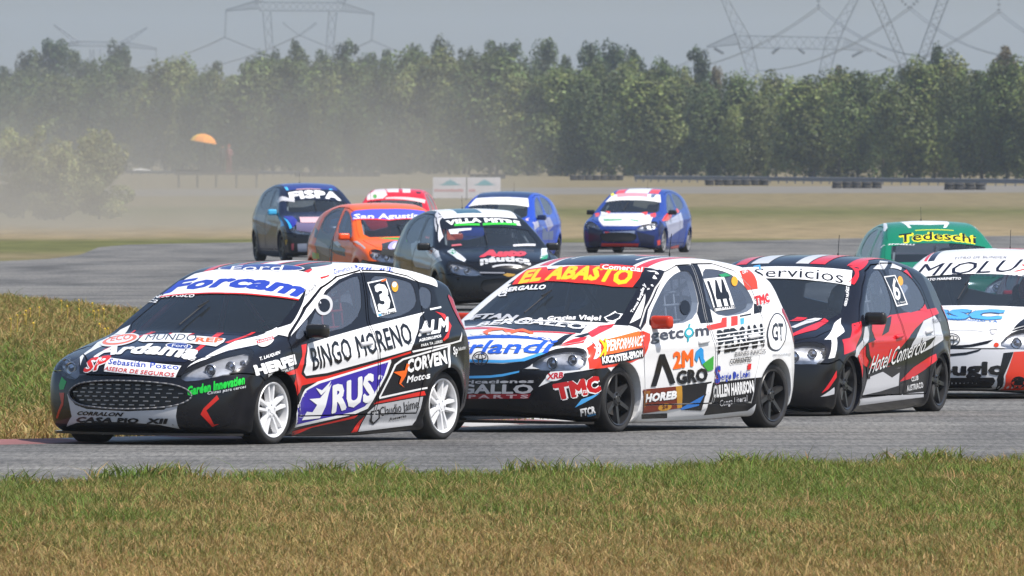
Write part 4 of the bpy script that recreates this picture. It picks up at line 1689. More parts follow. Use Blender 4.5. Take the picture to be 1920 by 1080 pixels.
def make_model(name, spec, h):
    """the painted shell of one model, cut into body, hood, bumper and doors; plus glass, lamps and the rest as shared meshes"""
    B = Body(spec)
    D = DETAILS[name]
    lo = np.array([-.08, -1.0, .0])
    n = np.array([int((spec['length'] + .16) / h) + 2, int(2.0 / h) + 1, int(1.5 / h) + 1])
    xs = [lo[i] + np.arange(n[i]) * h for i in range(3)]
    X, Y, Z = np.meshgrid(*xs, indexing='ij')
    th = .055

    def shell(x, y, z):
        f = B.f(x, y, z)
        cav = f + th
        for ax in (B.front_axle, B.rear_axle):
            w = np.minimum(B.arch_r + .04 - np.hypot(x - ax, z - B.wheel_r), np.abs(y) - .50)
            cav = np.maximum(cav, w)
        return np.maximum(f, -cav)
    F = shell(X.ravel(), Y.ravel(), Z.ravel()).reshape(X.shape)
    V, Q = surface_nets(F, lo, h)
    for _ in range(2):
        e = .004
        f0 = shell(*V.T)
        g = np.stack([shell(*(V + np.eye(3)[i] * e).T) - shell(*(V - np.eye(3)[i] * e).T) for i in range(3)], 1) / (2 * e)
        step = f0[:, None] * g / np.maximum((g * g).sum(1, keepdims=True), .3)
        L = np.linalg.norm(step, axis=1, keepdims=True)
        V = V - step * np.minimum(1, h * .6 / np.maximum(L, 1e-9))
    me = mesh_from('shell', V, Q)
    LW = {k: rounded(w, 2) for k, w in D['windows'].items()}
    sides = lambda loop, bm, t0, t1: (prism(bm, loop, 'L', t0, t1), prism(bm, mirrored(loop), 'R', t0, t1))

    def arches(bm):
        for ax in (B.front_axle, B.rear_axle):
            c = circle(ax, B.wheel_r, B.arch_r) if False else [(ax + B.arch_r * math.cos(a), B.wheel_r + B.arch_r * math.sin(a)) for a in np.linspace(0, 2 * math.pi, 41)[:-1]]
            sides(c, bm, -1.3, -.54)

    def wins(bm):
        for w in LW.values():
            sides(w, bm, -1.3, -.35)

    def screens(bm):
        prism(bm, rounded(D['windscreen'], 1), 'T', -1.6, -.74)
        prism(bm, rounded(D['backlight'], 1), 'B', -4.6, -3.1)

    def fdoors(bm):
        band_prism(bm, D['front_door'], GAP, 'L', -1.3, -.10)
        band_prism(bm, mirrored(D['front_door']), GAP, 'R', -1.3, -.10)

    def rdoors(bm):
        band_prism(bm, D['rear_door'], GAP, 'L', -1.3, -.10)
        band_prism(bm, mirrored(D['rear_door']), GAP, 'R', -1.3, -.10)

    def hood(bm):
        band_prism(bm, D['hood'], GAP, 'T', -1.6, -.42)

    def bumper(bm):
        band_prism(bm, D['bumper'], GAP, 'L', -1.3, 1.3, closed=False)

    def lamps(bm):
        prism(bm, rounded(D['headlight'], 1), 'FL', -.9, .42)
        prism(bm, mirrored(rounded(D['headlight'], 1)), 'FR', -.9, .42)
        if D['grille']:
            prism(bm, rounded(D['grille'], 1), 'F', -.4, .14)
    me = apply_cuts(me, [cutter(f) for f in (arches, wins, screens, fdoors, rdoors, hood, bumper, lamps)])

    # split into loose pieces and name each by where it lies
    nv = len(me.vertices)
    co = np.empty(nv * 3, np.float32)
    me.vertices.foreach_get('co', co)
    co = co.reshape(-1, 3).astype(float)
    ed = np.empty(len(me.edges) * 2, np.int32)
    me.edges.foreach_get('vertices', ed)
    ed = ed.reshape(-1, 2)
    lab = np.arange(nv)
    while True:
        m = np.minimum(lab[ed[:, 0]], lab[ed[:, 1]])
        new = lab.copy()
        np.minimum.at(new, ed[:, 0], m)
        np.minimum.at(new, ed[:, 1], m)
        new = new[new]
        if (new == lab).all():
            break
        lab = new
    ids, cnt = np.unique(lab, return_counts=True)
    piece = {}
    bmid = {k: np.mean(D[k], 0) for k in ('front_door', 'rear_door')}
    for i in ids:
        p = co[lab == i]
        c = (p.min(0) + p.max(0)) / 2
        ext = p.max(0) - p.min(0)
        if ext[0] > 3:
            nm = 'body'
        elif ext[1] > 1.0 and c[0] < .6 and c[2] < .5:
            nm = 'front_bumper'
        elif ext[1] > .9 and c[2] > .55 and c[0] < 1.2 and ext[0] > .5:
            nm = 'hood'
        elif abs(c[1]) > .5 and ext[0] > .6 and c[0] < bmid['rear_door'][0] - .35 and ext[2] > .5 and c[0] > 1:
            nm = 'front_door_' + ('l' if c[1] < 0 else 'r')
        elif abs(c[1]) > .5 and ext[0] > .6 and ext[2] > .5 and c[0] > 1:
            nm = 'rear_door_' + ('l' if c[1] < 0 else 'r')
        else:
            nm = 'body'
        piece[i] = nm
    names = sorted(set(piece.values()) | {'front_bumper'})
    nmidx = {nm: k for k, nm in enumerate(names)}
    vlab = np.array([nmidx[piece[i]] for i in lab]) if nv < 1 else np.vectorize(lambda i: nmidx[piece[i]])(lab)
    npoly = len(me.polygons)
    ls, lt = np.empty(npoly, np.int32), np.empty(npoly, np.int32)
    me.polygons.foreach_get('loop_start', ls)
    me.polygons.foreach_get('loop_total', lt)
    lv = np.empty(len(me.loops), np.int32)
    me.loops.foreach_get('vertex_index', lv)
    fn = np.empty(npoly * 3, np.float32)
    me.polygons.foreach_get('normal', fn)
    fn = fn.reshape(-1, 3)
    G = B.grad(co)
    flab = vlab[lv[ls]]
    cen = np.stack([np.add.reduceat(co[lv][:, i], ls) / lt for i in range(3)], 1)
    seam = sorted(D['bumper'])
    low = (cen[:, 0] < B.front_axle) & (cen[:, 2] < np.interp(cen[:, 0], [p[0] for p in seam], [p[1] for p in seam])) & (flab == nmidx['body'])
    flab = np.where(low, nmidx['front_bumper'], flab)
    meshes = {}
    for nm, k in nmidx.items():
        fsel = np.where(flab == k)[0]
        lo_ = np.concatenate([np.arange(ls[f], ls[f] + lt[f]) for f in fsel])
        vi = lv[lo_]
        used, inv = np.unique(vi, return_inverse=True)
        pm = big_mesh(nm, co[used], inv, lt[fsel])
        pm.shade_smooth()
        fnl = np.repeat(fn[fsel], lt[fsel], 0)
        gl = G[vi]
        outer = np.abs(B.f(*co[vi].T)) < .008
        use = ((fnl * gl).sum(1) > .80) & outer
        nl = np.where(use[:, None], gl, fnl)
        pm.normals_split_custom_set([tuple(v) for v in nl])
        meshes[nm] = pm
    bpy.data.meshes.remove(me)
    M = dict(body=B, det=D, meshes=meshes)

    # glass, lamp covers and lamp bowls laid on the same skin
    jobs, tri, keys = [], [], []

    def lay(key, loop, frame, off, grid=.06, twin=True):
        v, t = fill([loop], (), grid)
        jobs.append((frame, v, off))
        tri.append(t)
        keys.append(key)
        if twin and frame in TWIN:
            w = v * np.array([-1, 1])
            jobs.append((TWIN[frame], w, off))
            tri.append(t)
            keys.append(key + '_r')
    for k, w in LW.items():
        lay('glass_' + k, rounded(D['windows'][k], 2), 'L', -.004)
    lay('windscreen', rounded(D['windscreen'], 1), 'T', -.004)
    lay('backlight', rounded(D['backlight'], 1), 'B', -.004)
    hl = rounded(D['headlight'], 1)
    lay('lens', hl, 'FL', -.002, .04)
    lay('bowl', [tuple(np.mean(hl, 0) + (np.array(p) - np.mean(hl, 0)) * 1.10) for p in hl], 'FL', -.055, .03)
    lay('taillight', rounded(D['taillight'], 1), 'L', .004, .04)
    if D['grille']:
        lay('grille_back', rounded(D['grille'], 1), 'F', -.03, .05, False)
        lay('grille_rim', rounded(D['grille'], 1), 'F', .003, .05, False)
    for key, (P, N), t in zip(keys, conform(B, jobs), tri):
        M[key] = skin_mesh(key, P, N, t)
    # hollow of the lamp: a few lamps set in the bowl
    front = conform(B, [('F', [(y, .14) for y in np.linspace(-.80, .80, 33)], 0.0)])[0][0]
    ok = ~np.isnan(front[:, 0])
    fx, fy = front[ok, 0], -np.array(np.linspace(-.80, .80, 33))[ok]
    mb = MB()
    n = len(fx)
    top = [(x - .012, y * 1.0, .098) for x, y in zip(fx, fy)]
    back = [(x + .25, y, .098) for x, y in zip(fx, fy)]
    vs = top + back + [(x, y, z - .018) for x, y, z in top + back]
    fs = []
    for i in range(n - 1):
        fs += [(i, i + 1, n + i + 1, n + i), (2 * n + i, 3 * n + i, 3 * n + i + 1, 2 * n + i + 1), (i, 2 * n + i, 2 * n + i + 1, i + 1)]
    mb.add(vs, fs)
    M['splitter'] = mb.mesh('splitter')
    return M


# ---------------------------------------------------------------- wheels and fittings shared by the cars
def wheel_meshes():
    R, rr, w = .262, .207, .20
    mb = MB()
    mb.lathe([(rr - .012, -w / 2 + .012), (rr + .006, -w / 2 + .002), (rr + .028, -w / 2 - .004), (R - .016, -w / 2 + .006), (R - .004, -w / 2 + .02), (R, -w / 2 + .045),
              (R, 0), (R, w / 2 - .045), (R - .004, w / 2 - .02), (R - .016, w / 2 - .006), (rr + .02, w / 2), (rr - .012, w / 2 - .012)], 56, 'y')
    tyre = mb.mesh('tyre', smooth=True)
    out = dict(tyre=tyre)

    def rim(kind):
        mb = MB()
        mb.lathe([(rr + .004, -w / 2 + .010), (rr - .004, -w / 2 - .001), (rr - .014, -w / 2 + .004), (rr - .018, -w / 2 + .03), (rr - .03, w / 2 - .02), (rr - .006, w / 2 - .01)], 56, 'y')
        y = -w / 2 + .012

        def spoke(a, r0, r1, w0, w1, y0, y1, dep):
            c, s = math.cos(a), math.sin(a)
            vs = []
            for r, ww, yy in ((r0, w0, y0), (r1, w1, y1)):
                for sx, dy in ((-1, 0), (1, 0), (1.25, dep), (-1.25, dep)):
                    vs.append((r * c - s * ww / 2 * sx * (.72 if dy == 0 else 1), yy + dy, r * s + c * ww / 2 * sx * (.72 if dy == 0 else 1)))
            mb.add(vs, [(0, 1, 5, 4), (1, 2, 6, 5), (2, 3, 7, 6), (3, 0, 4, 7), (0, 3, 2, 1), (4, 5, 6, 7)])
        if kind == 'twin':
            for i in range(5):
                a = 2 * math.pi * i / 5 + math.pi / 2
                for da, db in ((.21, .22), (-.21, -.17)):
                    pa, pb = Vector((math.cos(a + da * 1.6), math.sin(a + da * 1.6))) * .055, Vector((math.cos(a + db * 1.0), math.sin(a + db * 1.0))) * (rr - .012)
                    d = pb - pa
                    nrm = Vector((-d.y, d.x)).normalized()
                    vs = []
                    for p, ww, yy in ((pa, .030, y + .006), (pb, .034, y + .002)):
                        for sx, dy, f in ((-1, 0, .62), (1, 0, .62), (1, .035, 1.15), (-1, .035, 1.15)):
                            q = p + nrm * ww / 2 * sx * f
                            vs.append((q.x, yy + dy, q.y))
                    mb.add(vs, [(0, 1, 5, 4), (1, 2, 6, 5), (2, 3, 7, 6), (3, 0, 4, 7), (0, 3, 2, 1), (4, 5, 6, 7)])
            hubr = .068
        else:
            for i in range(6):
                a = 2 * math.pi * i / 6 + .3
                spoke(a, .03, rr - .008, .052, .040, y + .014, y + .002, .04)
            hubr = .055
        mb.lathe([(0, y + .0), (.026, y + .0), (.030, y + .004), (hubr - .01, y + .006), (hubr, y + .012), (hubr, y + .055), (0, y + .055)], 28, 'y')
        for i in range(5):
            a = 2 * math.pi * i / 5 + .4
            mb.lathe([(0, y - .004), (.008, y - .004), (.009, y + .01)], 6, 'y', (math.cos(a) * .042, 0, math.sin(a) * .042))
        me = mb.mesh('rim', smooth=True, angle=32)
        return me
    out['twin'], out['six'] = rim('twin'), rim('six')
    mb = MB()
    mb.lathe([(.03, -.035), (.125, -.035), (.125, -.012), (.03, -.012)], 36, 'y')
    mb.box((-.125, -.055, -.05), (-.07, .01, .06))
    out['brake'] = mb.mesh('brake_disc', smooth=True, angle=30)
    return out


WHEELS = wheel_meshes()
TYRE = mat('racing_tyre', (.022, .021, .021), .72, noise=.35, nscale=5)
DISC = mat('brake_steel', (.10, .09, .085), .5, .6)
BLACKP = mat('black_plastic', (.018, .018, .019), .45)
MESHM = mat('grille_mesh', (.012, .012, .013), .5)
CHROME = mat('lamp_chrome', (.62, .63, .66), .22, .9)
LAMPGREY = mat('lamp_bowl', (.55, .57, .60), .35, .45, noise=.35, nscale=9)
LENS = glass('lamp_lens', (.96, .97, 1.0), .03, .02)
SCREEN = glass('windscreen_glass', (.66, .74, .80), .12, .02, .06, (.24, .30, .36))  # bluish diffuse share paints a faint sky reflection over the dust
POLY = glass('polycarbonate', (.62, .68, .78), .15, .05, .20, (.28, .34, .46))  # strong bluish diffuse share stands in for sky reflected in side windows
CABIN = mat('cabin_dark', (.05, .05, .054), .8)
CAGE_WHITE = mat('cage_grey', (.42, .42, .42), .5)
CAGE_RED = mat('cage_red', (.50, .03, .03), .5)
TAILRED = mat('tail_lamp_red', (.33, .012, .018), .15, coat=.6)
AMBER = mat('amber', (.65, .16, .02), .3)


def rbox(name, size, r, h):
    """rounded box as a smooth mesh"""
    s = np.array(size) / 2
    lo = -s - 2 * h
    n = np.ceil((2 * s + 4 * h) / h).astype(int) + 1
    G = np.stack(np.meshgrid(*[lo[i] + np.arange(n[i]) * h for i in range(3)], indexing='ij'), -1)
    q = np.abs(G) - s + r
    d = np.linalg.norm(np.maximum(q, 0), axis=-1) + np.minimum(q.max(-1), 0) - r
    V, Q = surface_nets(d, lo, h)
    return mesh_from(name, V, Q, smooth=True)


MIRROR = rbox('mirror', (.09, .18, .105), .028, .011)
HANDLE = rbox('door_handle', (.17, .032, .036), .015, .006)
SEAT_B = rbox('seat_back', (.16, .46, .72), .07, .03)
SEAT_C = rbox('seat_cushion', (.48, .46, .16), .06, .03)

DRIVER = [((2.02, 0, .40), (2.10, 0, .66), .15, .17, .08), ((2.10, 0, .66), (2.11, 0, .84), .17, .13, .08), ((2.10, -.16, .82), (2.10, .16, .82), .075, .075, .06),
          ((2.10, -.19, .82), (1.88, -.25, .66), .055, .046, .03), ((1.88, -.25, .66), (1.64, -.15, .74), .044, .036, .03),
          ((2.10, .19, .82), (1.88, .25, .66), .055, .046, .03), ((1.88, .25, .66), (1.64, .15, .74), .044, .036, .03),
          ((1.64, -.15, .74), (1.58, -.14, .76), .042, .036, .02), ((1.64, .15, .74), (1.58, .14, .76), .042, .036, .02),
          ((2.02, -.10, .40), (1.62, -.13, .50), .095, .07, .04), ((2.02, .10, .40), (1.62, .13, .50), .095, .07, .04),
          ((1.62, -.13, .50), (1.32, -.12, .26), .065, .045, .03), ((1.62, .13, .50), (1.32, .12, .26), .065, .045, .03),
          ((1.32, -.12, .24), (1.20, -.12, .26), .045, .04, .02), ((1.32, .12, .24), (1.20, .12, .26), .045, .04, .02),
          ((2.11, 0, .86), (2.09, 0, .98), .065, .065, .03), ((2.085, 0, 1.0), (2.08, 0, 1.04), .09, .095, .03)]
DRIVER_ME = capsule_mesh('body', DRIVER, .028)


def helmet_mesh():
    h = .014
    lo = np.array([1.90, -.18, .86])
    n = (np.array([.36, .36, .36]) / h).astype(int) + 1
    G = np.stack(np.meshgrid(*[lo[i] + np.arange(n[i]) * h for i in range(3)], indexing='ij'), -1)
    p = (G - np.array([2.08, 0, 1.035])) / np.array([1.12, .95, 1.08])
    d = np.linalg.norm(p, axis=-1) - .125
    chin = np.linalg.norm((G - np.array([1.98, 0, .975])) / np.array([1, 1.5, .8]), axis=-1) - .055
    d = smin(d, chin, .05)
    d = np.maximum(d, .905 - G[..., 2])
    vis = np.maximum(np.abs(G[..., 2] - 1.05) - .035, G[..., 0] - 2.04)
    d = np.maximum(d, -np.maximum(vis, -(d + .012)))
    V, Q = surface_nets(d, lo, h)
    return mesh_from('helmet', V, Q, smooth=True)


HELMET = helmet_mesh()

MODELS = {'fiesta': make_model('fiesta', FIESTA, .021), 'etios': make_model('etios', ETIOS, .021), 'hatch': make_model('hatch', HATCH, .032)}


# ---------------------------------------------------------------- lettering and livery
TEXTS = {}


def text_mesh(s, bold, shear, spacing=1.0):
    """outline letters as flat faces; bold adds a strip along every outline edge"""
    key = (s, bold, shear, spacing)
    if key not in TEXTS:
        cu = bpy.data.curves.new('lettering', 'FONT')
        cu.body = s
        cu.shear = shear
        cu.space_character = spacing + max(0, bold) * .9
        cu.resolution_u = 2
        o = bpy.data.objects.new('lettering', cu)
        me = bpy.data.meshes.new_from_object(o)
        v = [(p.co.x, p.co.y) for p in me.vertices]
        f = []
        count = {}
        for p in me.polygons:
            ids = list(p.vertices)
            a = sum(v[ids[i]][0] * v[ids[(i + 1) % len(ids)]][1] - v[ids[(i + 1) % len(ids)]][0] * v[ids[i]][1] for i in range(len(ids)))
            if abs(a) < 1e-9:
                continue
            f.append(ids if a > 0 else ids[::-1])
            for q in zip(ids, ids[1:] + ids[:1]):
                k = tuple(sorted(q))
                count[k] = count.get(k, 0) + 1
        if bold > .004:
            for (a, b), c in count.items():
                if c != 1:
                    continue
                p, q = Vector(v[a]), Vector(v[b])
                d = q - p
                if d.length < 1e-6:
                    continue
                d.normalize()
                n = Vector((-d.y, d.x)) * bold
                d = d * bold * .55
                k = len(v)
                v += [tuple(p - d - n), tuple(q + d - n), tuple(q + d + n), tuple(p - d + n)]
                f.append([k, k + 1, k + 2, k + 3])
        cap = .683 + max(bold, 0)
        xs = [p[0] for p in v] or [0, 1]
        TEXTS[key] = (v, f, min(xs), max(xs), cap)
        bpy.data.objects.remove(o)
        bpy.data.curves.remove(cu)
        bpy.data.meshes.remove(me)
    return TEXTS[key]


def ellipse2(O, U, V, n=28):
    O, U, V = map(np.array, (O, U, V))
    return [tuple(O + U * math.cos(a) + V * math.sin(a)) for a in np.linspace(0, 2 * math.pi, n + 1)[:-1]]


def apply_livery(M, groups, root, basis):
    B, D = M['body'], M['det']
    gapsL = [q for k in ('front_door', 'rear_door') for q in band_quads(D[k], GAP * .9)]
    archL = [[(ax + (B.arch_r + .001) * math.cos(a), B.wheel_r + (B.arch_r + .001) * math.sin(a)) for a in np.linspace(0, 2 * math.pi, 41)[:-1]] for ax in (B.front_axle, B.rear_axle)]
    winL = [rounded(w, 2) for w in D['windows'].values()]
    hl = rounded(D['headlight'], 1)
    EX = {'L': gapsL + archL, 'T': band_quads(D['hood'], GAP * .9), 'F': [], 'FL': [], 'FR': []}
    EX['R'] = [mirrored(q) for q in EX['L']]
    EXP = {'L': winL, 'R': [mirrored(q) for q in winL], 'T': [rounded(D['windscreen'], 1)], 'FL': [hl], 'FR': [mirrored(hl)], 'F': [rounded(D['grille'], 1)] if D['grille'] else []}
    jobs, recs = [], []
    for gi, (kind, name, layer, items) in enumerate(groups):
        for ii, it in enumerate(items):
            fr, col = it[1], it[2]
            ex = list(EX.get(fr, [])) if kind != 'glass' else []
            if kind in ('paint', 'edge'):
                ex += EXP.get(fr, [])
            if it[0] == 'p':
                loops = [list(map(tuple, L)) for L in it[3]]
            elif it[0] == 'e':
                loops = [ellipse2(*it[3])]
            else:
                s, (O, U, V), opt = it[3], it[4], it[5] if len(it) > 5 else {}
                v, f, x0, x1, cap = text_mesh(s, opt.get('bold', .018), opt.get('shear', 0), opt.get('sp', 1.0))
                if not f:
                    continue
                O, U, V = map(np.array, (O, U, V))
                a = np.array(v)
                uv = O + (a[:, :1] - x0) / (x1 - x0) * U + a[:, 1:] / cap * V
                loops = [([tuple(p) for p in uv], f)]
            grid = .018 if kind == 'edge' else .036 if it[0] != 't' else .034
            try:
                v, t = fill(loops, ex, grid)
            except Exception:
                continue
            if not t:
                continue
            jobs.append((fr, v, (.0045 if kind == 'edge' else .0015) + .0005 * layer + (.00007 if kind in ('paint', 'edge') else .0006) * ii))
            recs.append((gi, col, t))
    if not jobs:
        return
    res = conform(B, jobs)
    sets = {}
    for (g, col, t), r in zip(recs, res):
        key = g if groups[g][0] != 'paint' else (g, len(sets))
        sets.setdefault(key, []).append((col, t, r))
    for key, items in sets.items():
        kind, name, layer, _ = groups[key if isinstance(key, int) else key[0]]
        P, N, T, mi, mats = [], [], [], [], []
        k = 0
        for col, t, (p, nn) in items:
            m = paint(col)
            if m not in mats:
                mats.append(m)
            P.append(p)
            N.append(nn)
            T += [tuple(i + k for i in f) for f in t]
            mi += [mats.index(m)] * len(t)
            k += len(p)
        me = skin_mesh(name, np.concatenate(P), np.concatenate(N), T, mi, mats)
        if me is not None:
            link(name, me, root, None, basis)


# ---------------------------------------------------------------- assembling the cars
def add_wheel(root, M, ax, side, rim, rim_mat, steer=0.0, half=None):
    B = M['body']
    y = (half or (float(B.halfwidth(np.array([ax]), np.array([.30]))[0]) - .115)) * side
    w = empty('wheel')
    w.parent = root
    w.matrix_basis = Matrix.Translation((ax, y, B.wheel_r)) @ Matrix.Rotation((math.pi if side > 0 else 0) + steer, 4, 'Z') @ Matrix.Rotation(random.uniform(0, 6.28), 4, 'Y')
    link('tyre', WHEELS['tyre'], w, TYRE)
    link('rim', WHEELS[rim], w, rim_mat)
    link('brake_disc', WHEELS['brake'], w, DISC)
    return w


def build_car(key, name, label, colors, rim='six', rim_color=(.02, .02, .021), groups=(), near=True, cage=None, steer=0.0, mirror=None, driver=None, extras=None, group='racing cars on the track'):
    p = POSES[key]
    M = MODELS[p['model']]
    B, D = M['body'], M['det']
    root = empty(name, Matrix(pose_matrix(p).tolist()))
    tag(root, label, 'race car', group)
    basis = Matrix((np.linalg.inv(pose_matrix(p)) @ body_matrix(p)).tolist())
    base = colors['body']
    NAMES = {'front_door_l': 'front_door', 'front_door_r': 'front_door', 'rear_door_l': 'rear_door', 'rear_door_r': 'rear_door'}
    for nm, me in M['meshes'].items():
        link(NAMES.get(nm, nm), me, root, paint(colors.get(nm, colors.get(NAMES.get(nm, nm), base))), basis)
    for k in ('glass_front', 'glass_vent', 'glass_rear', 'glass_quarter'):
        for s in ('', '_r'):
            if M.get(k + s) is not None:
                link('side_window', M[k + s], root, POLY, basis)
    link('windscreen', M['windscreen'], root, SCREEN, basis)
    if M.get('backlight') is not None:
        link('rear_window', M['backlight'], root, POLY, basis)
    for s, sg in (('', -1), ('_r', 1)):
        if M.get('lens' + s) is not None and M.get('bowl' + s) is not None:
            hl = link('headlight', M['bowl' + s], root, LAMPGREY, basis)
            link('lens', M['lens' + s], hl, LENS)
            c = np.mean(D['headlight'], 0)
            pts = conform(B, [('FL' if sg < 0 else 'FR', [((c[0] + du) * (1 if sg < 0 else -1), c[1] + dv) for du, dv in ((-.07, -.01), (.09, .025), (.2, .05))], -.045)])[0][0]
            for q, r in zip(pts, (.048, .042, .026)):
                if np.isnan(q[0]):
                    continue
                mb = MB()
                mb.lathe([(r, -.02), (r * .92, -.03), (r * .80, -.012), (r * .45, -.022), (0, -.03)], 18, 'x', tuple(q + np.array([0, 0, 0])))
                mb.build('bulb', CHROME, hl, smooth=True)
        if M.get('taillight' + s) is not None:
            link('tail_light', M['taillight' + s], root, TAILRED, basis)
    if D['grille'] and M.get('grille_back') is not None:
        link('grille', M['grille_back'], root, MESHM, basis)
    link('splitter', M['splitter'], root, paint(colors.get('splitter', (.012, .012, .013))), basis)
    for ax in (B.front_axle, B.rear_axle):
        for side in (-1, 1):
            add_wheel(root, M, ax, side, rim, mat('rim_%s' % (str(rim_color)), rim_color, .38, .15, coat=.3), steer if ax < 2 else 0)
    # mirrors
    mx, my, mz = D['mirror']
    mm = paint(mirror or (.015, .015, .016))
    for side in ((-1, 1) if near != 'lead' else (-1,)):
        mr = link('mirror', MIRROR, root, mm, basis @ Matrix.Translation((mx, -my * side, mz)))
        mb = MB()
        mb.bar((.02, -.07 * side, -.02), (.0, -.20 * side, -.035), .045, 6)
        mb.build('mirror_arm', BLACKP, mr)
    # door handles
    if near:
        hj = conform(B, [('L', D['handles'], .012)])[0][0]
        for (hx, hy, hz), col in zip(hj, colors.get('handles', (base, base))):
            for side in (1, -1):
                link('door_handle', HANDLE, root, paint(col), basis @ Matrix.Translation((hx, hy * side, hz)) @ Matrix.Rotation(-.08, 4, 'Y'))
    # spoiler
    x0, z0, x1, z1 = D['spoiler']
    mb = MB()
    ys = [-.58, -.50, -.25, 0, .25, .50, .58]
    sec = []
    for y in ys:
        t = (y / .58) ** 2
        sec.append([(x0, y * .97, z0 - .055 * t + .006), ((x0 + x1) / 2, y * .97, (z0 + z1) / 2 - .055 * t + .012), (x1 - .05 * t, y * .95, z1 - .05 * t), (x1 - .01 - .05 * t, y * .95, z1 - .035 - .05 * t),
                    ((x0 + x1) / 2, y * .95, (z0 + z1) / 2 - .07 - .055 * t)])
    vs = [q for s_ in sec for q in s_]
    fs = []
    for i in range(len(ys) - 1):
        for j in range(5):
            fs.append((i * 5 + j, (i + 1) * 5 + j, (i + 1) * 5 + (j + 1) % 5, i * 5 + (j + 1) % 5))
    fs += [tuple(range(5))[::-1], tuple((len(ys) - 1) * 5 + j for j in range(5))]
    mb.add(vs, fs)
    mb.build('rear_spoiler', paint(colors.get('spoiler', base)), root, basis, smooth=True, angle=40)
    # wipers
    ws = D['windscreen']
    c = D['cowl']
    wp = conform(B, [('T', [(-.10, c + .05), (-.06, c + .40)], .022)])[0][0]
    mb = MB()
    mb.bar(wp[0], wp[1], .012, 6)
    mid = (wp[0] + wp[1]) / 2
    mb.bar(wp[0] * .35 + wp[1] * .65 + np.array([0, .0, .02]), wp[1], .015, 4)
    mb.build('wiper', BLACKP, root, basis)
    # aerial
    ax_ = 3.0
    tp = conform(B, [('T', [(0, ax_)], 0.0)])[0][0][0]
    mb = MB()
    mb.bar(tp, tp + np.array([.0, 0, .05]), .022, 6, .012)
    mb.bar(tp + np.array([0, 0, .05]), tp + np.array([.03, 0, .20]), .006, 4)
    mb.build('aerial', BLACKP, root, basis)
    # cabin
    dash = MB()
    dash.box((c - .05, -.66, .50), (c + .34, .66, c * 0 + .79))
    dash.build('dashboard', CABIN, root, basis)
    for y in ((-.36,) if near else (-.36,)):
        link('seat_back', SEAT_B, root, CABIN, basis @ Matrix.Translation((2.30, y, .70)) @ Matrix.Rotation(.18, 4, 'Y'))
        link('seat_cushion', SEAT_C, root, CABIN, basis @ Matrix.Translation((2.02, y, .30)))
    mb = MB()
    ft = [(c + .33, -.62, .80), (1.86, -.50, 1.20), (1.86, .50, 1.20), (c + .33, .62, .83)]
    mb.path(ft, .04, 8)
    mb.path([(2.42, -.64, .20), (2.42, -.62, .85), (2.40, -.52, 1.22), (2.40, .52, 1.22), (2.42, .62, .85), (2.42, .64, .20)], .04, 8)
    for s in (-1, 1):
        mb.bar((1.86, .50 * s, 1.20), (2.40, .52 * s, 1.22), .04, 8)
        mb.bar((2.40, .50 * s, 1.20), (3.2, .45 * s, .55), .04, 8)
        mb.bar((2.42, .62 * s, .30), (1.3, .62 * s, .62), .04, 8)
        mb.bar((2.42, .62 * s, .66), (1.3, .62 * s, .30), .04, 8)
    for q in ((1.92, .70, 2.0, 1.16), (2.08, .72, 2.14, 1.18), (2.22, .72, 2.26, 1.2)):
        mb.bar((q[0], -.60, q[1]), (q[2], -.50, q[3]), .022, 5)
    for z in (.86, .98, 1.08):
        mb.bar((1.93, -.585 + (z - .8) * .2, z), (2.25, -.585 + (z - .8) * .2, z + .01), .022, 5)
    mb.bar((2.41, -.52, 1.18), (2.42, .62, .35), .04, 8)
    mb.build('roll_cage', cage or CAGE_WHITE, root, basis, smooth=True)
    sw = MB()
    for i in range(20):
        a, b = 2 * math.pi * i / 20, 2 * math.pi * (i + 1) / 20
        f = lambda t: (1.60 - .05 * math.sin(t), -.36 + .16 * math.cos(t), .76 + .15 * math.sin(t))
        sw.bar(f(a), f(b), .03, 6)
    sw.bar((1.60, -.36, .76), (1.35, -.36, .68), .05, 6)
    sw.bar((1.60, -.51, .76), (1.60, -.21, .76), .025, 4)
    sw.build('steering_wheel', BLACKP, root, basis)
    apply_livery(M, groups, root, basis)
    if extras:
        extras(root, basis, M)
    if driver:
        suit, helm, lab = driver
        dr = empty('person', Matrix(pose_matrix(p).tolist()) @ basis @ Matrix.Translation((-.02, -.36, -.03)))
        tag(dr, lab, 'person', 'drivers in their race cars')
        link('body', DRIVER_ME, dr, mat('suit_' + suit, suit, .9))
        link('helmet', HELMET, dr, paint(helm))
    return root


def led_extras(root, basis, M):
    """the leading car's grille: rows of small bright dashes, and its surround"""
    B, D = M['body'], M['det']
    mb = MB()
    jobs = []
    for j, v in enumerate((.455, .425, .395, .365, .335, .305)):
        half = {0: .30, 1: .42, 2: .48, 3: .47, 4: .40, 5: .30}[j]
        n = int(half * 2 / .085)
        for i in range(n + 1):
            u = -half + i * .085 + (.04 if j % 2 else 0)
            if u <= half:
                jobs.append((u, v))
    P = conform(B, [('F', jobs, -.018)])[0][0]
    for q in P:
        if not np.isnan(q[0]):
            mb.box(q - np.array([.006, .020, .0040]), q + np.array([.006, .020, .0040]))
    loop = rounded(D['grille'], 2)
    R = conform(B, [('F', loop + loop[:1], .004)])[0][0]
    rim = MB()
    for a, q in zip(R, R[1:]):
        if not (np.isnan(a[0]) or np.isnan(q[0])):
            rim.bar(a, q, .013, 8)
    rim.build('grille_surround', mat('satin_trim', (.16, .16, .17), .55, .2), root, basis, smooth=True)
    tag(mb.build('grille_dashes', mat('grille_metal', (.33, .33, .34), .4, .5), root, basis), kind='stuff')


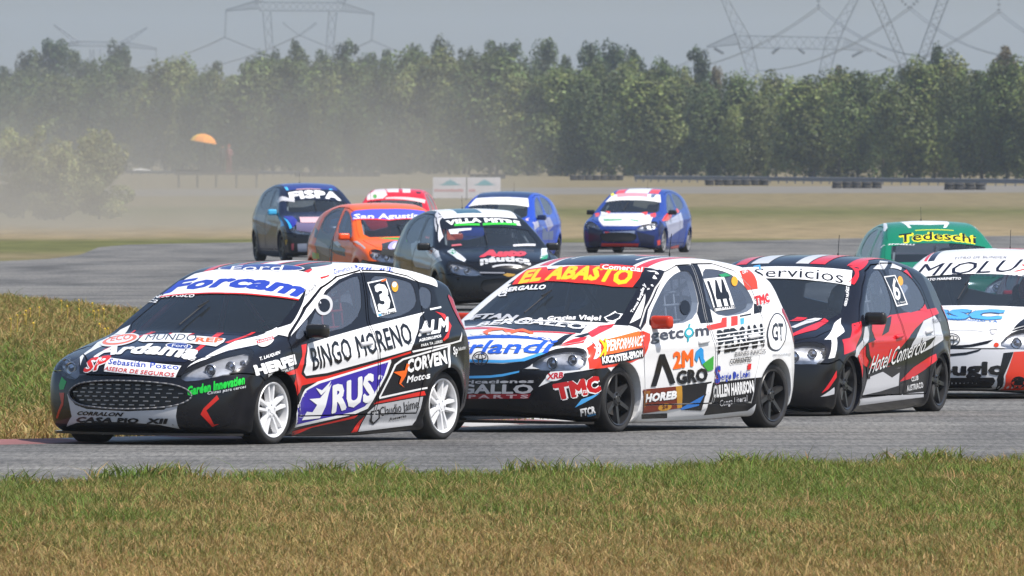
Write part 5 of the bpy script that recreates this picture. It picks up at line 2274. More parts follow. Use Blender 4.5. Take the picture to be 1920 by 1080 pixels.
def badge_extras(root, basis, M):
    """round emblem of crossed ovals on the nose"""
    B = M['body']
    q = conform(B, [('F', [(0, .575)], .012)])[0][0][0]
    mb = MB()

    def ring(cu, cv, ru, rv, w):
        n = 24
        for i in range(n):
            a, b = 2 * math.pi * i / n, 2 * math.pi * (i + 1) / n
            mb.bar(q + np.array([0, cu + ru * math.cos(a), cv + rv * math.sin(a)]), q + np.array([0, cu + ru * math.cos(b), cv + rv * math.sin(b)]), w, 5)
    ring(0, 0, .068, .052, .010)
    ring(0, .014, .050, .020, .009)
    ring(0, -.006, .018, .042, .009)
    mb.build('emblem', mat('emblem_grey', (.10, .10, .105), .35, .6), root, basis)


# ---------------------------------------------------------------- liveries: flat shapes and words in car space (side: along, up; front: across, up; top: across, along)
LIV = {
 'lead': [
  ('paint', 'livery_stripe', 0, [('p', 'L', '#cf2a22', [[(1.186, 0.747), (1.267, 0.755), (1.228, 0.69), (1.172, 0.59), (1.154, 0.533), (1.229, 0.496), (1.537, 0.514), (2.147, 0.594), (2.738, 0.687), (2.739, 0.672), (2.272, 0.6), (1.594, 0.492), (1.171, 0.447), (1.058, 0.36), (0.997, 0.428), (1.062, 0.534), (0.803, 0.52), (0.815, 0.537), (1.09, 0.574), (1.174, 0.662)]]),
   ('p', 'L', '#e4e4e4', [[(1.281, 0.755), (1.55, 0.794), (2.232, 0.881), (3.07, 0.978), (2.974, 0.94), (2.878, 0.833), (2.762, 0.733), (2.737, 0.697), (2.144, 0.616), (1.535, 0.536), (1.227, 0.518), (1.189, 0.547), (1.233, 0.647)]]),
   ('p', 'L', '#e4e4e4', [[(1.078, 0.288), (1.222, 0.418), (1.4, 0.473), (2.45, 0.627), (2.457, 0.606), (2.402, 0.52), (2.26, 0.355), (2.177, 0.262), (1.995, 0.221), (1.139, 0.132)]]),
   ('p', 'L', '#37289a', [[(1.092, 0.293), (1.253, 0.41), (1.429, 0.458), (2.418, 0.609), (2.361, 0.506), (2.219, 0.351), (2.128, 0.28), (1.959, 0.239), (1.145, 0.153)]]),
   ('p', 'L', '#cf2a22', [[(2.285, 0.311), (2.945, 0.386), (2.959, 0.354), (2.249, 0.294)]]),
   ('p', 'L', '#cf2a22', [[(1.139, 0.105), (2.054, 0.216), (2.011, 0.192), (1.425, 0.13), (1.189, 0.073)]]),
   ('p', 'L', '#cf2a22', [[(2.1, 0.169), (2.158, 0.207), (2.109, 0.089), (2.022, 0.083)]]),
   ('p', 'L', '#b9babd', [[(2.189, 0.233), (2.293, 0.289), (2.934, 0.343), (2.93, 0.253), (2.925, 0.165), (2.889, 0.128), (2.123, 0.089)]]),
   ('p', 'L', '#cf2a22', [[(3.223, 0.981), (3.359, 0.959), (3.406, 0.871), (3.287, 0.786), (3.216, 0.758), (3.201, 0.772), (3.319, 0.829), (3.347, 0.886), (3.285, 0.952)]]),
   ('p', 'L', '#e4e4e4', [[(2.752, 0.689), (3.496, 0.762), (3.568, 0.826), (3.535, 0.754), (2.767, 0.676)]]),
   ('p', 'L', '#e4e4e4', [[(3.157, 1.003), (3.335, 1.019), (3.333, 1.006), (3.159, 0.99)]]),
   ('p', 'L', '#e4e4e4', [[(2.305, 0.34), (2.508, 0.591), (2.617, 0.633), (3.318, 0.732), (3.325, 0.72), (2.632, 0.621), (2.531, 0.583), (2.332, 0.344)]]),
   ('p', 'L', '#e4e4e4', [[(3.279, 0.722), (3.318, 0.729), (3.279, 0.561), (3.25, 0.551)]]),
   ('p', 'L', '#e4e4e4', [[(2.317, 0.347), (2.975, 0.415), (2.974, 0.402), (2.32, 0.333)]])]),
  ('sticker', 'sponsor_lettering', 8, [('t', 'L', '#121318', 'BINGO', ((1.314, 0.56), (0.575, 0.077), (-0.021, 0.16)), {'bold': 0.015, 'sp': 1.0}),
   ('t', 'L', '#121318', 'MORENO', ((1.967, 0.65), (0.807, 0.1), (-0.003, 0.153)), {'bold': 0.015, 'sp': 1.0})]),
  ('sticker', 'sponsor_lettering', 8, [('t', 'L', '#e4e4e4', 'RUS', ((1.646, 0.243), (0.595, 0.093), (-0.032, 0.199)), {'bold': 0.05, 'sp': 1.0}),
   ('p', 'L', '#e4e4e4', [[(1.225, 0.188), (1.279, 0.252), (1.362, 0.246), (1.414, 0.3), (1.293, 0.345), (1.448, 0.35), (1.597, 0.456), (1.568, 0.385), (1.539, 0.284), (1.493, 0.201)]]),
   ('p', 'L', '#e4e4e4', [[(1.373, 0.427), (1.466, 0.408), (1.586, 0.478), (1.553, 0.421), (1.458, 0.372)]])]),
  ('sticker', 'sponsor_lettering', 8, [('t', 'L', '#e4e4e4', 'CORVEN', ((2.687, 0.528), (0.548, 0.067), (-0.005, 0.096)), {'bold': 0.05, 'sp': 1.0}),
   ('t', 'L', '#e4e4e4', 'Motos', ((2.69, 0.451), (0.313, 0.03), (0.011, 0.051)), {'bold': 0.03, 'sp': 1.0}),
   ('p', 'L', '#e8641c', [[(2.484, 0.533), (2.65, 0.543), (2.675, 0.596), (2.717, 0.588), (2.691, 0.557), (2.668, 0.502), (2.608, 0.445), (2.663, 0.415), (2.58, 0.445), (2.604, 0.496)]])]),
  ('sticker', 'sponsor_lettering', 8, [('t', 'L', '#e4e4e4', 'ALM', ((2.864, 0.801), (0.449, 0.035), (0.086, 0.103)), {'bold': 0.05, 'sp': 1.0}),
   ('t', 'L', '#e4e4e4', 'AGROINSUMOS', ((2.849, 0.755), (0.33, 0.032), (0.013, 0.02)), {'bold': 0.03, 'sp': 1.0}),
   ('t', 'L', '#e4e4e4', 'PARA TALLERES', ((2.875, 0.72), (0.313, 0.029), (-0.001, 0.019)), {'bold': 0.03, 'sp': 1.0})]),
  ('sticker', 'sponsor_lettering', 8, [('t', 'L', '#121318', 'Claudio Jaime', ((2.382, 0.201), (0.534, 0.058), (-0.039, 0.07)), {'bold': 0.0, 'sp': 1.0}),
   ('t', 'L', '#121318', 'Asesores', ((2.544, 0.167), (0.234, 0.025), (-0.017, 0.024)), {'bold': 0.01, 'sp': 1.0}),
   ('p', 'L', '#121318', [[(2.222, 0.243), (2.343, 0.257), (2.387, 0.187), (2.32, 0.14), (2.26, 0.165)]]),
   ('p', 'L', '#b9babd', [[(2.248, 0.232), (2.326, 0.243), (2.36, 0.193), (2.314, 0.159), (2.28, 0.174)]])]),
  ('sticker', 'sponsor_lettering', 8, [('t', 'L', '#e4e4e4', 'T. LAUQUEN', ((0.581, 0.636), (0.27, 0.049), (0.018, 0.022)), {'bold': 0.03, 'sp': 1.0}),
   ('t', 'L', '#e4e4e4', 'HERFEI', ((0.503, 0.531), (0.571, 0.082), (-0.017, 0.069)), {'bold': 0.07, 'sp': 1.0}),
   ('t', 'L', '#e4e4e4', 'SERVICIO OFICIAL FORD', ((0.637, 0.518), (0.388, 0.054), (-0.006, 0.018)), {'bold': 0.02, 'sp': 1.0})]),
  ('edge', 'roof_rail_stripe', 0, [('p', 'L', '#e4e4e4', [[(1.06, 0.835), (1.24, 0.9), (1.54, 1.07), (1.72, 1.175), (1.86, 1.255), (2.05, 1.31), (2.4, 1.345), (2.9, 1.335), (3.3, 1.285), (3.46, 1.25), (3.36, 1.16), (3.24, 1.185), (3.05, 1.21), (2.94, 1.235), (2.69, 1.272), (2.4, 1.278), (2.26, 1.272), (2.0, 1.225), (1.78, 1.148), (1.5, 0.995), (1.1, 0.8)]])]),
  ('sticker', 'sponsor_lettering', 8, [('e', 'L', '#e4e4e4', ((0.905, 0.776), (0.079, 0.014), (0.121, 0.041))),
   ('p', 'L', '#cf2a22', [[(0.857, 0.773), (1.028, 0.807), (0.979, 0.788), (0.804, 0.754)]]),
   ('t', 'L', '#e4e4e4', 'HARPER', ((0.824, 0.76), (0.148, 0.028), (0.041, 0.013)), {'bold': 0.03, 'sp': 1.0})]),
  ('sticker', 'sponsor_lettering', 8, [('t', 'L', '#e4e4e4', 'Sp', ((3.364, 0.654), (0.09, 0.008), (-0.001, 0.058)), {'bold': 0.03, 'sp': 1.0}),
   ('t', 'L', '#e4e4e4', 'Sebastian', ((3.466, 0.682), (0.141, 0.013), (-0.002, 0.026)), {'bold': 0.0, 'sp': 1.0})]),
  ('edge', 'sponsor_lettering', 4, [('t', 'L', '#2b43a6', 'Genetica y', ((1.999, 1.261), (0.282, 0.034), (0.079, 0.035)), {'bold': 0.0, 'sp': 1.0}),
   ('t', 'L', '#2b43a6', 'Reproduccion SRL', ((2.306, 1.298), (0.495, -0.02), (0.094, 0.028)), {'bold': 0.0, 'sp': 1.0})]),
  ('sticker', 'sponsor_lettering', 8, [('t', 'L', '#121318', 'Nico Posco B', ((1.586, 1.095), (0.165, 0.081), (0.017, 0.014)), {'bold': 0.0, 'sp': 1.0}),
   ('p', 'L', '#cf2a22', [[(1.882, 1.241), (1.959, 1.258), (1.938, 1.247), (1.854, 1.227)]])]),
  ('glass', 'race_number', 3, [('p', 'L', '#e4e4e4', [[(2.383, 1.203), (2.664, 1.23), (2.668, 0.981), (2.383, 0.944)]]),
   ('p', 'L', '#121318', [[(2.394, 1.194), (2.647, 1.22), (2.655, 1.01), (2.41, 0.98)]]),
   ('t', 'L', '#e4e4e4', '3', ((2.422, 0.994), (0.191, 0.018), (0.036, 0.187)), {'bold': 0.05, 'sp': 1.0}),
   ('t', 'L', '#121318', 'Nico Posco', ((2.45, 0.958), (0.199, 0.018), (0.001, 0.018)), {'bold': 0.02, 'sp': 1.0}),
   ('p', 'L', '#4aa0dc', [[(2.4, 0.966), (2.443, 0.97), (2.443, 0.954), (2.403, 0.95)]]),
   ('p', 'L', '#e8641c', [[(2.58, 1.216), (2.658, 1.229), (2.655, 1.214), (2.581, 1.205)]])]),
  ('glass', 'round_sticker', 3, [('e', 'L', '#d89a20', ((2.748, 1.169), (0.049, 0.006), (0.013, 0.039))),
   ('e', 'L', '#b8c4d0', ((2.751, 1.184), (0.036, 0.004), (0.008, 0.02)))]),
  ('glass', 'air_vent', 3, [('e', 'L', '#b9babd', ((1.677, 1.039), (0.125, 0.006), (0.036, 0.075))),
   ('e', 'L', '#121318', ((1.678, 1.036), (0.084, 0.005), (0.018, 0.05)))]),
  ('glass', 'windscreen_banner', 2, [('p', 'T', '#e4e4e4', [[(-0.62, 1.565), (-0.3, 1.515), (0, 1.5), (0.3, 1.51), (0.6, 1.545), (0.53, 1.9), (0.25, 1.97), (0, 1.985), (-0.25, 1.97), (-0.53, 1.9)]]),
   ('p', 'T', '#cf2a22', [[(-0.63, 1.548), (-0.3, 1.497), (0, 1.482), (0.3, 1.492), (0.605, 1.527), (0.6, 1.545), (0.3, 1.51), (0, 1.5), (-0.3, 1.515), (-0.62, 1.565)]]),
   ('t', 'T', '#2b43a6', 'Forcam', ((-0.626, 1.607), (1.2, -0.037), (0.028, 0.182)), {'bold': 0.05, 'sp': 1.0}),
   ('e', 'T', '#e4e4e4', ((0, 1.985), (0.375, 0), (0, 0.105))),
   ('e', 'T', '#20357f', ((0, 1.985), (0.36, 0), (0, 0.098))),
   ('t', 'T', '#e4e4e4', 'Ford', ((-0.189, 1.837), (0.434, 0.036), (-0.081, 0.175)), {'bold': -0.005, 'sp': 1.0})]),
  ('glass', 'driver_name', 3, [('t', 'T', '#e4e4e4', 'NICO POSCO', ((-0.687, 1.561), (0.418, -0.115), (-0.003, 0.046)), {'bold': 0.03, 'sp': 1.0}),
   ('t', 'T', '#e4e4e4', 'C2', ((-0.725, 1.527), (0.129, -0.071), (-0.001, 0.041)), {'bold': 0.03, 'sp': 1.0})]),
  ('paint', 'livery_stripe', 0, [('p', 'T', '#cf2a22', [[(0.4, 1.94), (0.47, 1.92), (0.51, 2.6), (0.49, 3.4), (0.45, 3.4), (0.44, 2.6)]]),
   ('p', 'T', '#cf2a22', [[(-0.44, 2.6), (-0.45, 3.4), (-0.49, 3.4), (-0.51, 2.6), (-0.47, 1.92), (-0.4, 1.94)]]),
   ('p', 'T', '#cf2a22', [[(0.22, 1.99), (0.26, 1.985), (0.28, 2.6), (0.27, 3.4), (0.24, 3.4), (0.245, 2.6)]]),
   ('p', 'T', '#cf2a22', [[(-0.245, 2.6), (-0.24, 3.4), (-0.27, 3.4), (-0.28, 2.6), (-0.26, 1.985), (-0.22, 1.99)]]),
   ('p', 'T', '#e4e4e4', [[(-0.06, 2.0), (0.06, 2.0), (0.06, 3.4), (-0.06, 3.4)]]),
   ('p', 'T', '#cf2a22', [[(0.06, 2.0), (0.09, 2.0), (0.09, 3.4), (0.06, 3.4)]]),
   ('p', 'T', '#cf2a22', [[(-0.06, 3.4), (-0.09, 3.4), (-0.09, 2.0), (-0.06, 2.0)]]),
   ('p', 'T', '#e4e4e4', [[(0.464, 0.176), (0.522, 0.327), (0.512, 0.779), (0.639, 1.16), (0.703, 1.12), (0.694, 0.784), (0.593, 0.538), (0.551, 0.307)]]),
   ('p', 'T', '#e4e4e4', [[(-0.551, 0.307), (-0.593, 0.538), (-0.694, 0.784), (-0.703, 1.12), (-0.639, 1.16), (-0.512, 0.779), (-0.522, 0.327), (-0.464, 0.176)]]),
   ('p', 'T', '#cf2a22', [[(0.464, 0.707), (0.505, 1.024), (0.531, 1.042), (0.502, 0.699)]]),
   ('p', 'T', '#cf2a22', [[(-0.502, 0.699), (-0.531, 1.042), (-0.505, 1.024), (-0.464, 0.707)]]),
   ('p', 'T', '#cf2a22', [[(0.38, 0.381), (0.266, 0.92), (0.318, 0.937), (0.413, 0.408)]]),
   ('p', 'T', '#cf2a22', [[(-0.413, 0.408), (-0.318, 0.937), (-0.266, 0.92), (-0.38, 0.381)]]),
   ('p', 'T', '#e4e4e4', [[(-0.07, 0.7), (0.07, 0.7), (0.085, 0.865), (-0.085, 0.865)]]),
   ('p', 'T', '#cf2a22', [[(0.07, 0.7), (0.095, 0.7), (0.11, 0.865), (0.085, 0.865)]]),
   ('p', 'T', '#cf2a22', [[(-0.085, 0.865), (-0.11, 0.865), (-0.095, 0.7), (-0.07, 0.7)]])]),
  ('sticker', 'sponsor_lettering', 8, [('e', 'T', '#e4e4e4', ((-0.463, 0.724), (0.156, 0.026), (-0.131, 0.245))),
   ('e', 'T', '#e8641c', ((-0.468, 0.733), (0.141, 0.016), (-0.11, 0.205))),
   ('e', 'T', '#e4e4e4', ((-0.468, 0.733), (0.114, 0.006), (-0.078, 0.144))),
   ('t', 'T', '#e8641c', 'ECO', ((-0.534, 0.703), (0.187, -0.016), (-0.11, 0.21)), {'bold': 0.03, 'sp': 1.0})]),
  ('sticker', 'sponsor_lettering', 8, [('p', 'T', '#e4e4e4', [[(-0.239, 0.621), (-0.318, 0.831), (0.137, 0.788), (0.422, 0.79), (0.46, 0.699), (0.473, 0.569), (-0.163, 0.566)]]),
   ('t', 'T', '#121318', 'MUNDO', ((-0.182, 0.624), (0.433, 0.006), (-0.09, 0.195)), {'bold': -0.01, 'sp': 1.0}),
   ('t', 'T', '#e8641c', 'REP', ((0.26, 0.621), (0.202, 0.055), (-0.059, 0.118)), {'bold': 0.04, 'sp': 1.0})]),
  ('sticker', 'sponsor_lettering', 8, [('t', 'T', '#e4e4e4', 'Ardama', ((-0.389, 0.24), (0.871, 0.016), (-0.072, 0.265)), {'bold': 0.05, 'sp': 1.0})]),
  ('sticker', 'sponsor_lettering', 8, [('e', 'T', '#e4e4e4', ((0.207, 0.479), (0.114, 0.005), (-0.047, 0.081))),
   ('e', 'T', '#20357f', ((0.207, 0.479), (0.103, 0.006), (-0.041, 0.071))),
   ('t', 'T', '#e4e4e4', 'Ford', ((0.17, 0.435), (0.127, 0.012), (-0.038, 0.078)), {'bold': -0.01, 'sp': 1.0})]),
  ('sticker', 'sponsor_lettering', 8, [('p', 'F', '#e4e4e4', [[(-0.185, 0.546), (-0.214, 0.645), (0.42, 0.594), (0.407, 0.509)]]),
   ('t', 'F', '#e4e4e4', 'SP', ((-0.4, 0.537), (0.21, 0.029), (-0.005, 0.101)), {'bold': 0.08, 'sp': 1.0}),
   ('t', 'F', '#cf2a22', 'SP', ((-0.4, 0.537), (0.21, 0.029), (-0.005, 0.101)), {'bold': 0.03, 'sp': 1.0}),
   ('t', 'F', '#2b43a6', 'Sebastián Posco', ((-0.173, 0.6), (0.589, -0.034), (-0.017, 0.037)), {'bold': 0.01, 'sp': 1.0}),
   ('t', 'F', '#cf2a22', 'ASESOR DE SEGUROS', ((-0.185, 0.555), (0.58, -0.04), (0.002, 0.027)), {'bold': 0.01, 'sp': 1.0})]),
  ('paint', 'bumper_panel', 1, [('p', 'F', '#b9babd', [[(-0.556, 0.377), (-0.455, 0.296), (-0.326, 0.267), (0.056, 0.257), (0.342, 0.272), (0.445, 0.353), (0.427, 0.225), (0.432, 0.132), (0.288, 0.163), (-0.02, 0.178), (-0.445, 0.164), (-0.588, 0.132), (-0.497, 0.209), (-0.523, 0.295)]])]),
  ('sticker', 'sponsor_lettering', 8, [('t', 'F', '#121318', 'CORRALON', ((-0.438, 0.223), (0.442, -0.003), (0.024, 0.027)), {'bold': 0.05, 'sp': 1.0}),
   ('t', 'F', '#121318', 'CASA', ((-0.46, 0.171), (0.373, 0.002), (0.034, 0.037)), {'bold': 0.06, 'sp': 1.0}),
   ('t', 'F', '#121318', 'PIO', ((-0.042, 0.174), (0.18, 0.0), (0.016, 0.034)), {'bold': 0.06, 'sp': 1.0}),
   ('t', 'F', '#121318', 'XII', ((0.202, 0.173), (0.151, -0.001), (0.019, 0.036)), {'bold': 0.06, 'sp': 1.0})]),
  ('paint', 'livery_stripe', 1, [('p', 'FR', '#1c9a3c', [[(-0.621, 0.434), (-0.611, 0.499), (-0.527, 0.465), (-0.545, 0.407), (-0.598, 0.403)]]),
   ('p', 'FR', '#b03428', [[(-0.598, 0.38), (-0.532, 0.382), (-0.535, 0.293), (-0.617, 0.191), (-0.645, 0.19), (-0.562, 0.307)]]),
   ('p', 'FL', '#cf2a22', [[(0.648, 0.384), (0.663, 0.356), (0.573, 0.27), (0.63, 0.166), (0.665, 0.171), (0.619, 0.149), (0.532, 0.241), (0.552, 0.284)]])]),
  ('sticker', 'sponsor_lettering', 8, [('t', 'FL', '#1cc43c', 'Garden Innovation', ((0.438, 0.379), (0.42, 0.091), (0.005, 0.066)), {'bold': 0.05, 'sp': 1.0}),
   ('t', 'FL', '#b9babd', 'Cintas para cercos', ((0.58, 0.386), (0.289, 0.054), (0.002, 0.022)), {'bold': 0.02, 'sp': 1.0})]),
 ],
 'second': [
  ('paint', 'livery_panel', 0, [('p', 'T', '#1b2236', [[(-0.36, 1.75), (0, 1.71), (0.36, 1.75), (0.36, 3.25), (-0.36, 3.25)]]),
   ('p', 'T', '#cf3440', [[(0.4, 1.77), (0.485, 1.79), (0.47, 3.2), (0.41, 3.2)]]),
   ('p', 'T', '#cf3440', [[(-0.41, 3.2), (-0.47, 3.2), (-0.485, 1.79), (-0.4, 1.77)]]),
   ('p', 'T', '#cf3440', [[(0.1, 2.25), (0.22, 2.2), (0.25, 2.7), (0.12, 2.75)]]),
   ('p', 'T', '#e4e4e4', [[(-0.02, 2.2), (0.06, 2.2), (0.08, 2.8), (0.0, 2.8)]]),
   ('p', 'T', '#e4e4e4', [[(0.28, 1.95), (0.3, 1.95), (0.31, 3.2), (0.29, 3.2)]]),
   ('p', 'T', '#e4e4e4', [[(-0.29, 3.2), (-0.31, 3.2), (-0.3, 1.95), (-0.28, 1.95)]]),
   ('p', 'T', '#15161d', [[(0.66, 0.95), (0.76, 1.0), (0.69, 1.35), (0.59, 1.73), (0.515, 1.7), (0.6, 1.32)]]),
   ('p', 'L', '#15161d', [[(1.0, 0.84), (1.16, 0.895), (1.45, 1.1), (1.68, 1.245), (1.75, 1.29), (1.82, 1.25), (1.58, 1.12), (1.3, 0.955), (1.19, 0.855), (1.08, 0.8)]]),
   ('p', 'T', '#15161d', [[(-0.713, 1.011), (0.09, 0.784), (0.483, 0.839), (0.566, 0.593), (0.118, 0.45), (-0.588, 0.809)]]),
   ('p', 'T', '#cf2a30', [[(0.604, 0.625), (0.574, 0.879), (0.658, 0.966), (0.666, 0.917), (0.688, 0.564)]]),
   ('p', 'T', '#1f4fb0', [[(-0.295, 0.293), (0.035, 0.31), (0.437, 0.347), (0.491, 0.306), (0.077, 0.237), (-0.252, 0.219)]]),
   ('p', 'T', '#cf2a30', [[(-0.519, 0.69), (0.124, 0.439), (0.538, 0.571), (0.54, 0.538), (0.144, 0.404), (-0.458, 0.583)]]),
   ('p', 'T', '#15161d', [[(0.5, 0.238), (0.491, 0.481), (0.531, 0.554), (0.564, 0.282)]]),
   ('p', 'T', '#cf2a30', [[(0.556, 0.282), (0.591, 0.448), (0.647, 0.556), (0.689, 0.425), (0.609, 0.317)]]),
   ('p', 'T', '#15161d', [[(0.567, 0.491), (0.605, 0.638), (0.635, 0.628), (0.63, 0.509)]])]),
  ('sticker', 'sponsor_lettering', 8, [('t', 'T', '#e4e4e4', 'BERGALLO', ((-0.42, 0.674), (0.953, 0.006), (-0.039, 0.167)), {'bold': 0.04, 'sp': 1.0}),
   ('t', 'T', '#e4e4e4', 'REPARACIONES', ((-0.158, 0.73), (0.518, 0.037), (-0.014, 0.054)), {'bold': 0.02, 'sp': 1.0})]),
  ('sticker', 'sponsor_lettering', 8, [('p', 'T', '#e8641c', [[(-0.2, 0.392), (-0.194, 0.509), (-0.083, 0.514), (0.019, 0.423), (0.1, 0.508), (0.254, 0.41), (0.266, 0.362), (0.124, 0.439), (0.083, 0.311), (-0.046, 0.45), (-0.13, 0.425), (-0.101, 0.305)]])]),
  ('sticker', 'sponsor_lettering', 8, [('t', 'F', '#2a5ac0', 'Orlandi', ((-0.374, 0.611), (0.886, 0.018), (0.004, 0.098)), {'bold': 0.02, 'sp': 1.0}),
   ('t', 'T', '#e4e4e4', 'MUEBLES', ((-0.43, 0.324), (0.892, -0.02), (-0.027, 0.057)), {'bold': 0.02, 'sp': 1.3})]),
  ('glass', 'windscreen_banner', 2, [('p', 'T', '#14161c', [[(-0.6, 1.5), (0, 1.435), (0.6, 1.47), (0.53, 1.7), (0.25, 1.655), (0, 1.645), (-0.25, 1.655), (-0.53, 1.7)]]),
   ('p', 'T', '#e0301c', [[(-0.551, 1.47), (-0.575, 1.583), (-0.559, 1.733), (-0.385, 1.725), (-0.316, 1.627), (-0.175, 1.702), (0.103, 1.703), (0.493, 1.686), (0.525, 1.595), (0.54, 1.453), (0.386, 1.408), (0.062, 1.403), (-0.223, 1.442), (-0.275, 1.419)]]),
   ('t', 'T', '#f0c01c', 'EL ABASTO', ((-0.495, 1.473), (0.988, -0.008), (-0.053, 0.226)), {'bold': 0.05, 'sp': 1.0}),
   ('p', 'T', '#e0301c', [[(0.086, 1.748), (0.47, 1.767), (0.502, 1.683), (0.134, 1.643)]]),
   ('t', 'T', '#e4e4e4', 'Comercial', ((0.154, 1.643), (0.342, 0.038), (-0.041, 0.089)), {'bold': 0.03, 'sp': 1.0})]),
  ('glass', 'driver_name', 3, [('t', 'T', '#e4e4e4', 'BERGALLO', ((-0.572, 1.358), (0.411, -0.052), (-0.024, 0.076)), {'bold': 0.05, 'sp': 1.0}),
   ('t', 'T', '#e4e4e4', 'C2', ((-0.583, 1.297), (0.089, -0.017), (-0.019, 0.065)), {'bold': 0.05, 'sp': 1.0})]),
  ('glass', 'sponsor_lettering', 3, [('t', 'T', '#b9babd', 'FTAN', ((-0.648, 0.984), (0.488, -0.165), (0.011, 0.071)), {'bold': 0.05, 'sp': 1.0}),
   ('t', 'T', '#e4e4e4', 'Gracias Viejo!', ((0.137, 0.815), (0.404, 0.135), (-0.024, 0.059)), {'bold': 0.04, 'sp': 1.0})]),
  ('glass', 'pig_sticker', 3, [('p', 'T', '#e4e4e4', [[(0.543, 0.999), (0.562, 1.043), (0.573, 1.081), (0.58, 1.111), (0.607, 1.092), (0.653, 1.106), (0.66, 1.042), (0.638, 0.982), (0.587, 0.965)]]),
   ('p', 'T', '#20242c', [[(0.554, 1.005), (0.573, 1.035), (0.593, 1.088), (0.642, 1.089), (0.649, 1.046), (0.626, 0.994), (0.586, 0.984)]])]),
  ('sticker', 'driver_name', 8, [('t', 'L', '#e4e4e4', 'Tomas Bergallo Jr', ((1.144, 0.926), (0.386, 0.221), (0.008, 0.011)), {'bold': 0.03, 'sp': 1.0})]),
  ('paint', 'livery_panel', 1, [('p', 'F', '#121318', [[(-0.201, 0.547), (0.192, 0.541), (0.361, 0.564), (0.503, 0.626), (0.405, 0.527), (0.315, 0.481), (0.126, 0.45), (-0.188, 0.44)]]),
   ('p', 'F', '#4aa0dc', [[(-0.206, 0.572), (0.187, 0.569), (0.329, 0.581), (0.492, 0.643), (0.507, 0.628), (0.361, 0.563), (0.191, 0.548), (-0.201, 0.547)]]),
   ('p', 'F', '#4aa0dc', [[(-0.188, 0.44), (0.095, 0.45), (0.2, 0.463), (0.33, 0.489), (0.328, 0.475), (0.202, 0.444), (0.096, 0.431), (-0.187, 0.42)]])]),
  ('sticker', 'sponsor_lettering', 8, [('t', 'F', '#a4a5aa', 'Fabricaciones', ((-0.314, 0.38), (0.759, 0.018), (0.003, 0.027)), {'bold': 0.03, 'sp': 1.0}),
   ('t', 'F', '#a4a5aa', 'BERGALLO', ((-0.48, 0.307), (0.921, 0.009), (0.003, 0.068)), {'bold': 0.04, 'sp': 1.0}),
   ('p', 'F', '#7c1d28', [[(-0.409, 0.3), (0.427, 0.313), (0.407, 0.275), (-0.409, 0.263)]]),
   ('t', 'F', '#b8a0a4', 'AIRPARTS', ((-0.388, 0.267), (0.795, 0.012), (0.003, 0.026)), {'bold': 0.03, 'sp': 1.4})]),
  ('paint', 'livery_panel', 1, [('p', 'FL', '#e4e4e4', [[(0.405, 0.366), (0.493, 0.484), (0.849, 0.511), (0.599, 0.473), (0.504, 0.413)]]),
   ('p', 'FL', '#4aa0dc', [[(0.671, 0.209), (0.723, 0.274), (0.886, 0.321), (0.836, 0.29)]]),
   ('p', 'L', '#d23a26', [[(0.374, 0.667), (0.49, 0.712), (1.104, 0.795), (1.213, 0.771), (1.196, 0.721), (1.078, 0.591), (0.852, 0.554), (0.646, 0.531), (0.455, 0.513), (0.303, 0.508), (0.314, 0.587)]])]),
  ('sticker', 'sponsor_lettering', 8, [('e', 'FL', '#e4e4e4', ((0.525, 0.45), (0.065, 0.009), (0.003, 0.037))),
   ('t', 'FL', '#c02030', 'XRB', ((0.467, 0.424), (0.117, 0.015), (0.007, 0.045)), {'bold': 0.05, 'sp': 1.0})]),
  ('sticker', 'sponsor_lettering', 8, [('t', 'FL', '#e4e4e4', 'TMC', ((0.53, 0.273), (0.366, 0.071), (-0.026, 0.115)), {'bold': 0.13, 'sp': 1.0}),
   ('t', 'FL', '#b81c20', 'TMC', ((0.53, 0.273), (0.366, 0.071), (-0.026, 0.115)), {'bold': 0.07, 'sp': 1.0}),
   ('t', 'FL', '#e4e4e4', 'PARTS', ((0.671, 0.309), (0.091, 0.016), (0.003, 0.023)), {'bold': 0.04, 'sp': 1.0})]),
  ('sticker', 'sponsor_lettering', 8, [('t', 'FL', '#e4e4e4', 'FTCR', ((0.726, 0.146), (0.13, 0.024), (-0.015, 0.053)), {'bold': 0.05, 'sp': 1.0}),
   ('t', 'FL', '#4aa0dc', 'DESIGN', ((0.789, 0.14), (0.071, 0.013), (-0.006, 0.015)), {'bold': 0.03, 'sp': 1.0})]),
  ('sticker', 'sponsor_lettering', 8, [('p', 'L', '#e8641c', [[(0.578, 0.725), (1.05, 0.793), (1.05, 0.672), (0.491, 0.611)]]),
   ('p', 'L', '#121318', [[(0.426, 0.609), (1.059, 0.665), (1.072, 0.591), (0.441, 0.534)]]),
   ('t', 'L', '#e4e4e4', 'B', ((0.355, 0.588), (0.058, 0.01), (0.124, 0.126)), {'bold': 0.05, 'sp': 1.0}),
   ('t', 'L', '#f0c01c', 'X', ((0.417, 0.606), (0.081, 0.011), (0.123, 0.119)), {'bold': 0.07, 'sp': 1.0}),
   ('t', 'L', '#e4e4e4', 'PERFORMANCE', ((0.515, 0.642), (0.526, 0.042), (0.07, 0.078)), {'bold': 0.03, 'sp': 1.0}),
   ('t', 'L', '#e4e4e4', 'KRZYSTEK-EPROM', ((0.438, 0.55), (0.615, 0.05), (-0.001, 0.05)), {'bold': 0.05, 'sp': 1.0})]),
  ('paint', 'livery_panel', 0, [('p', 'L', '#d23a30', [[(1.073, 0.762), (1.21, 0.775), (1.162, 0.721), (1.057, 0.705)]]),
   ('p', 'L', '#d23a30', [[(2.132, 0.826), (2.377, 0.85), (2.413, 0.884), (2.492, 0.89), (2.446, 0.815), (2.219, 0.794), (2.13, 0.789)]]),
   ('p', 'L', '#d23a30', [[(2.564, 0.894), (2.672, 0.9), (2.626, 0.828), (2.517, 0.819)]]),
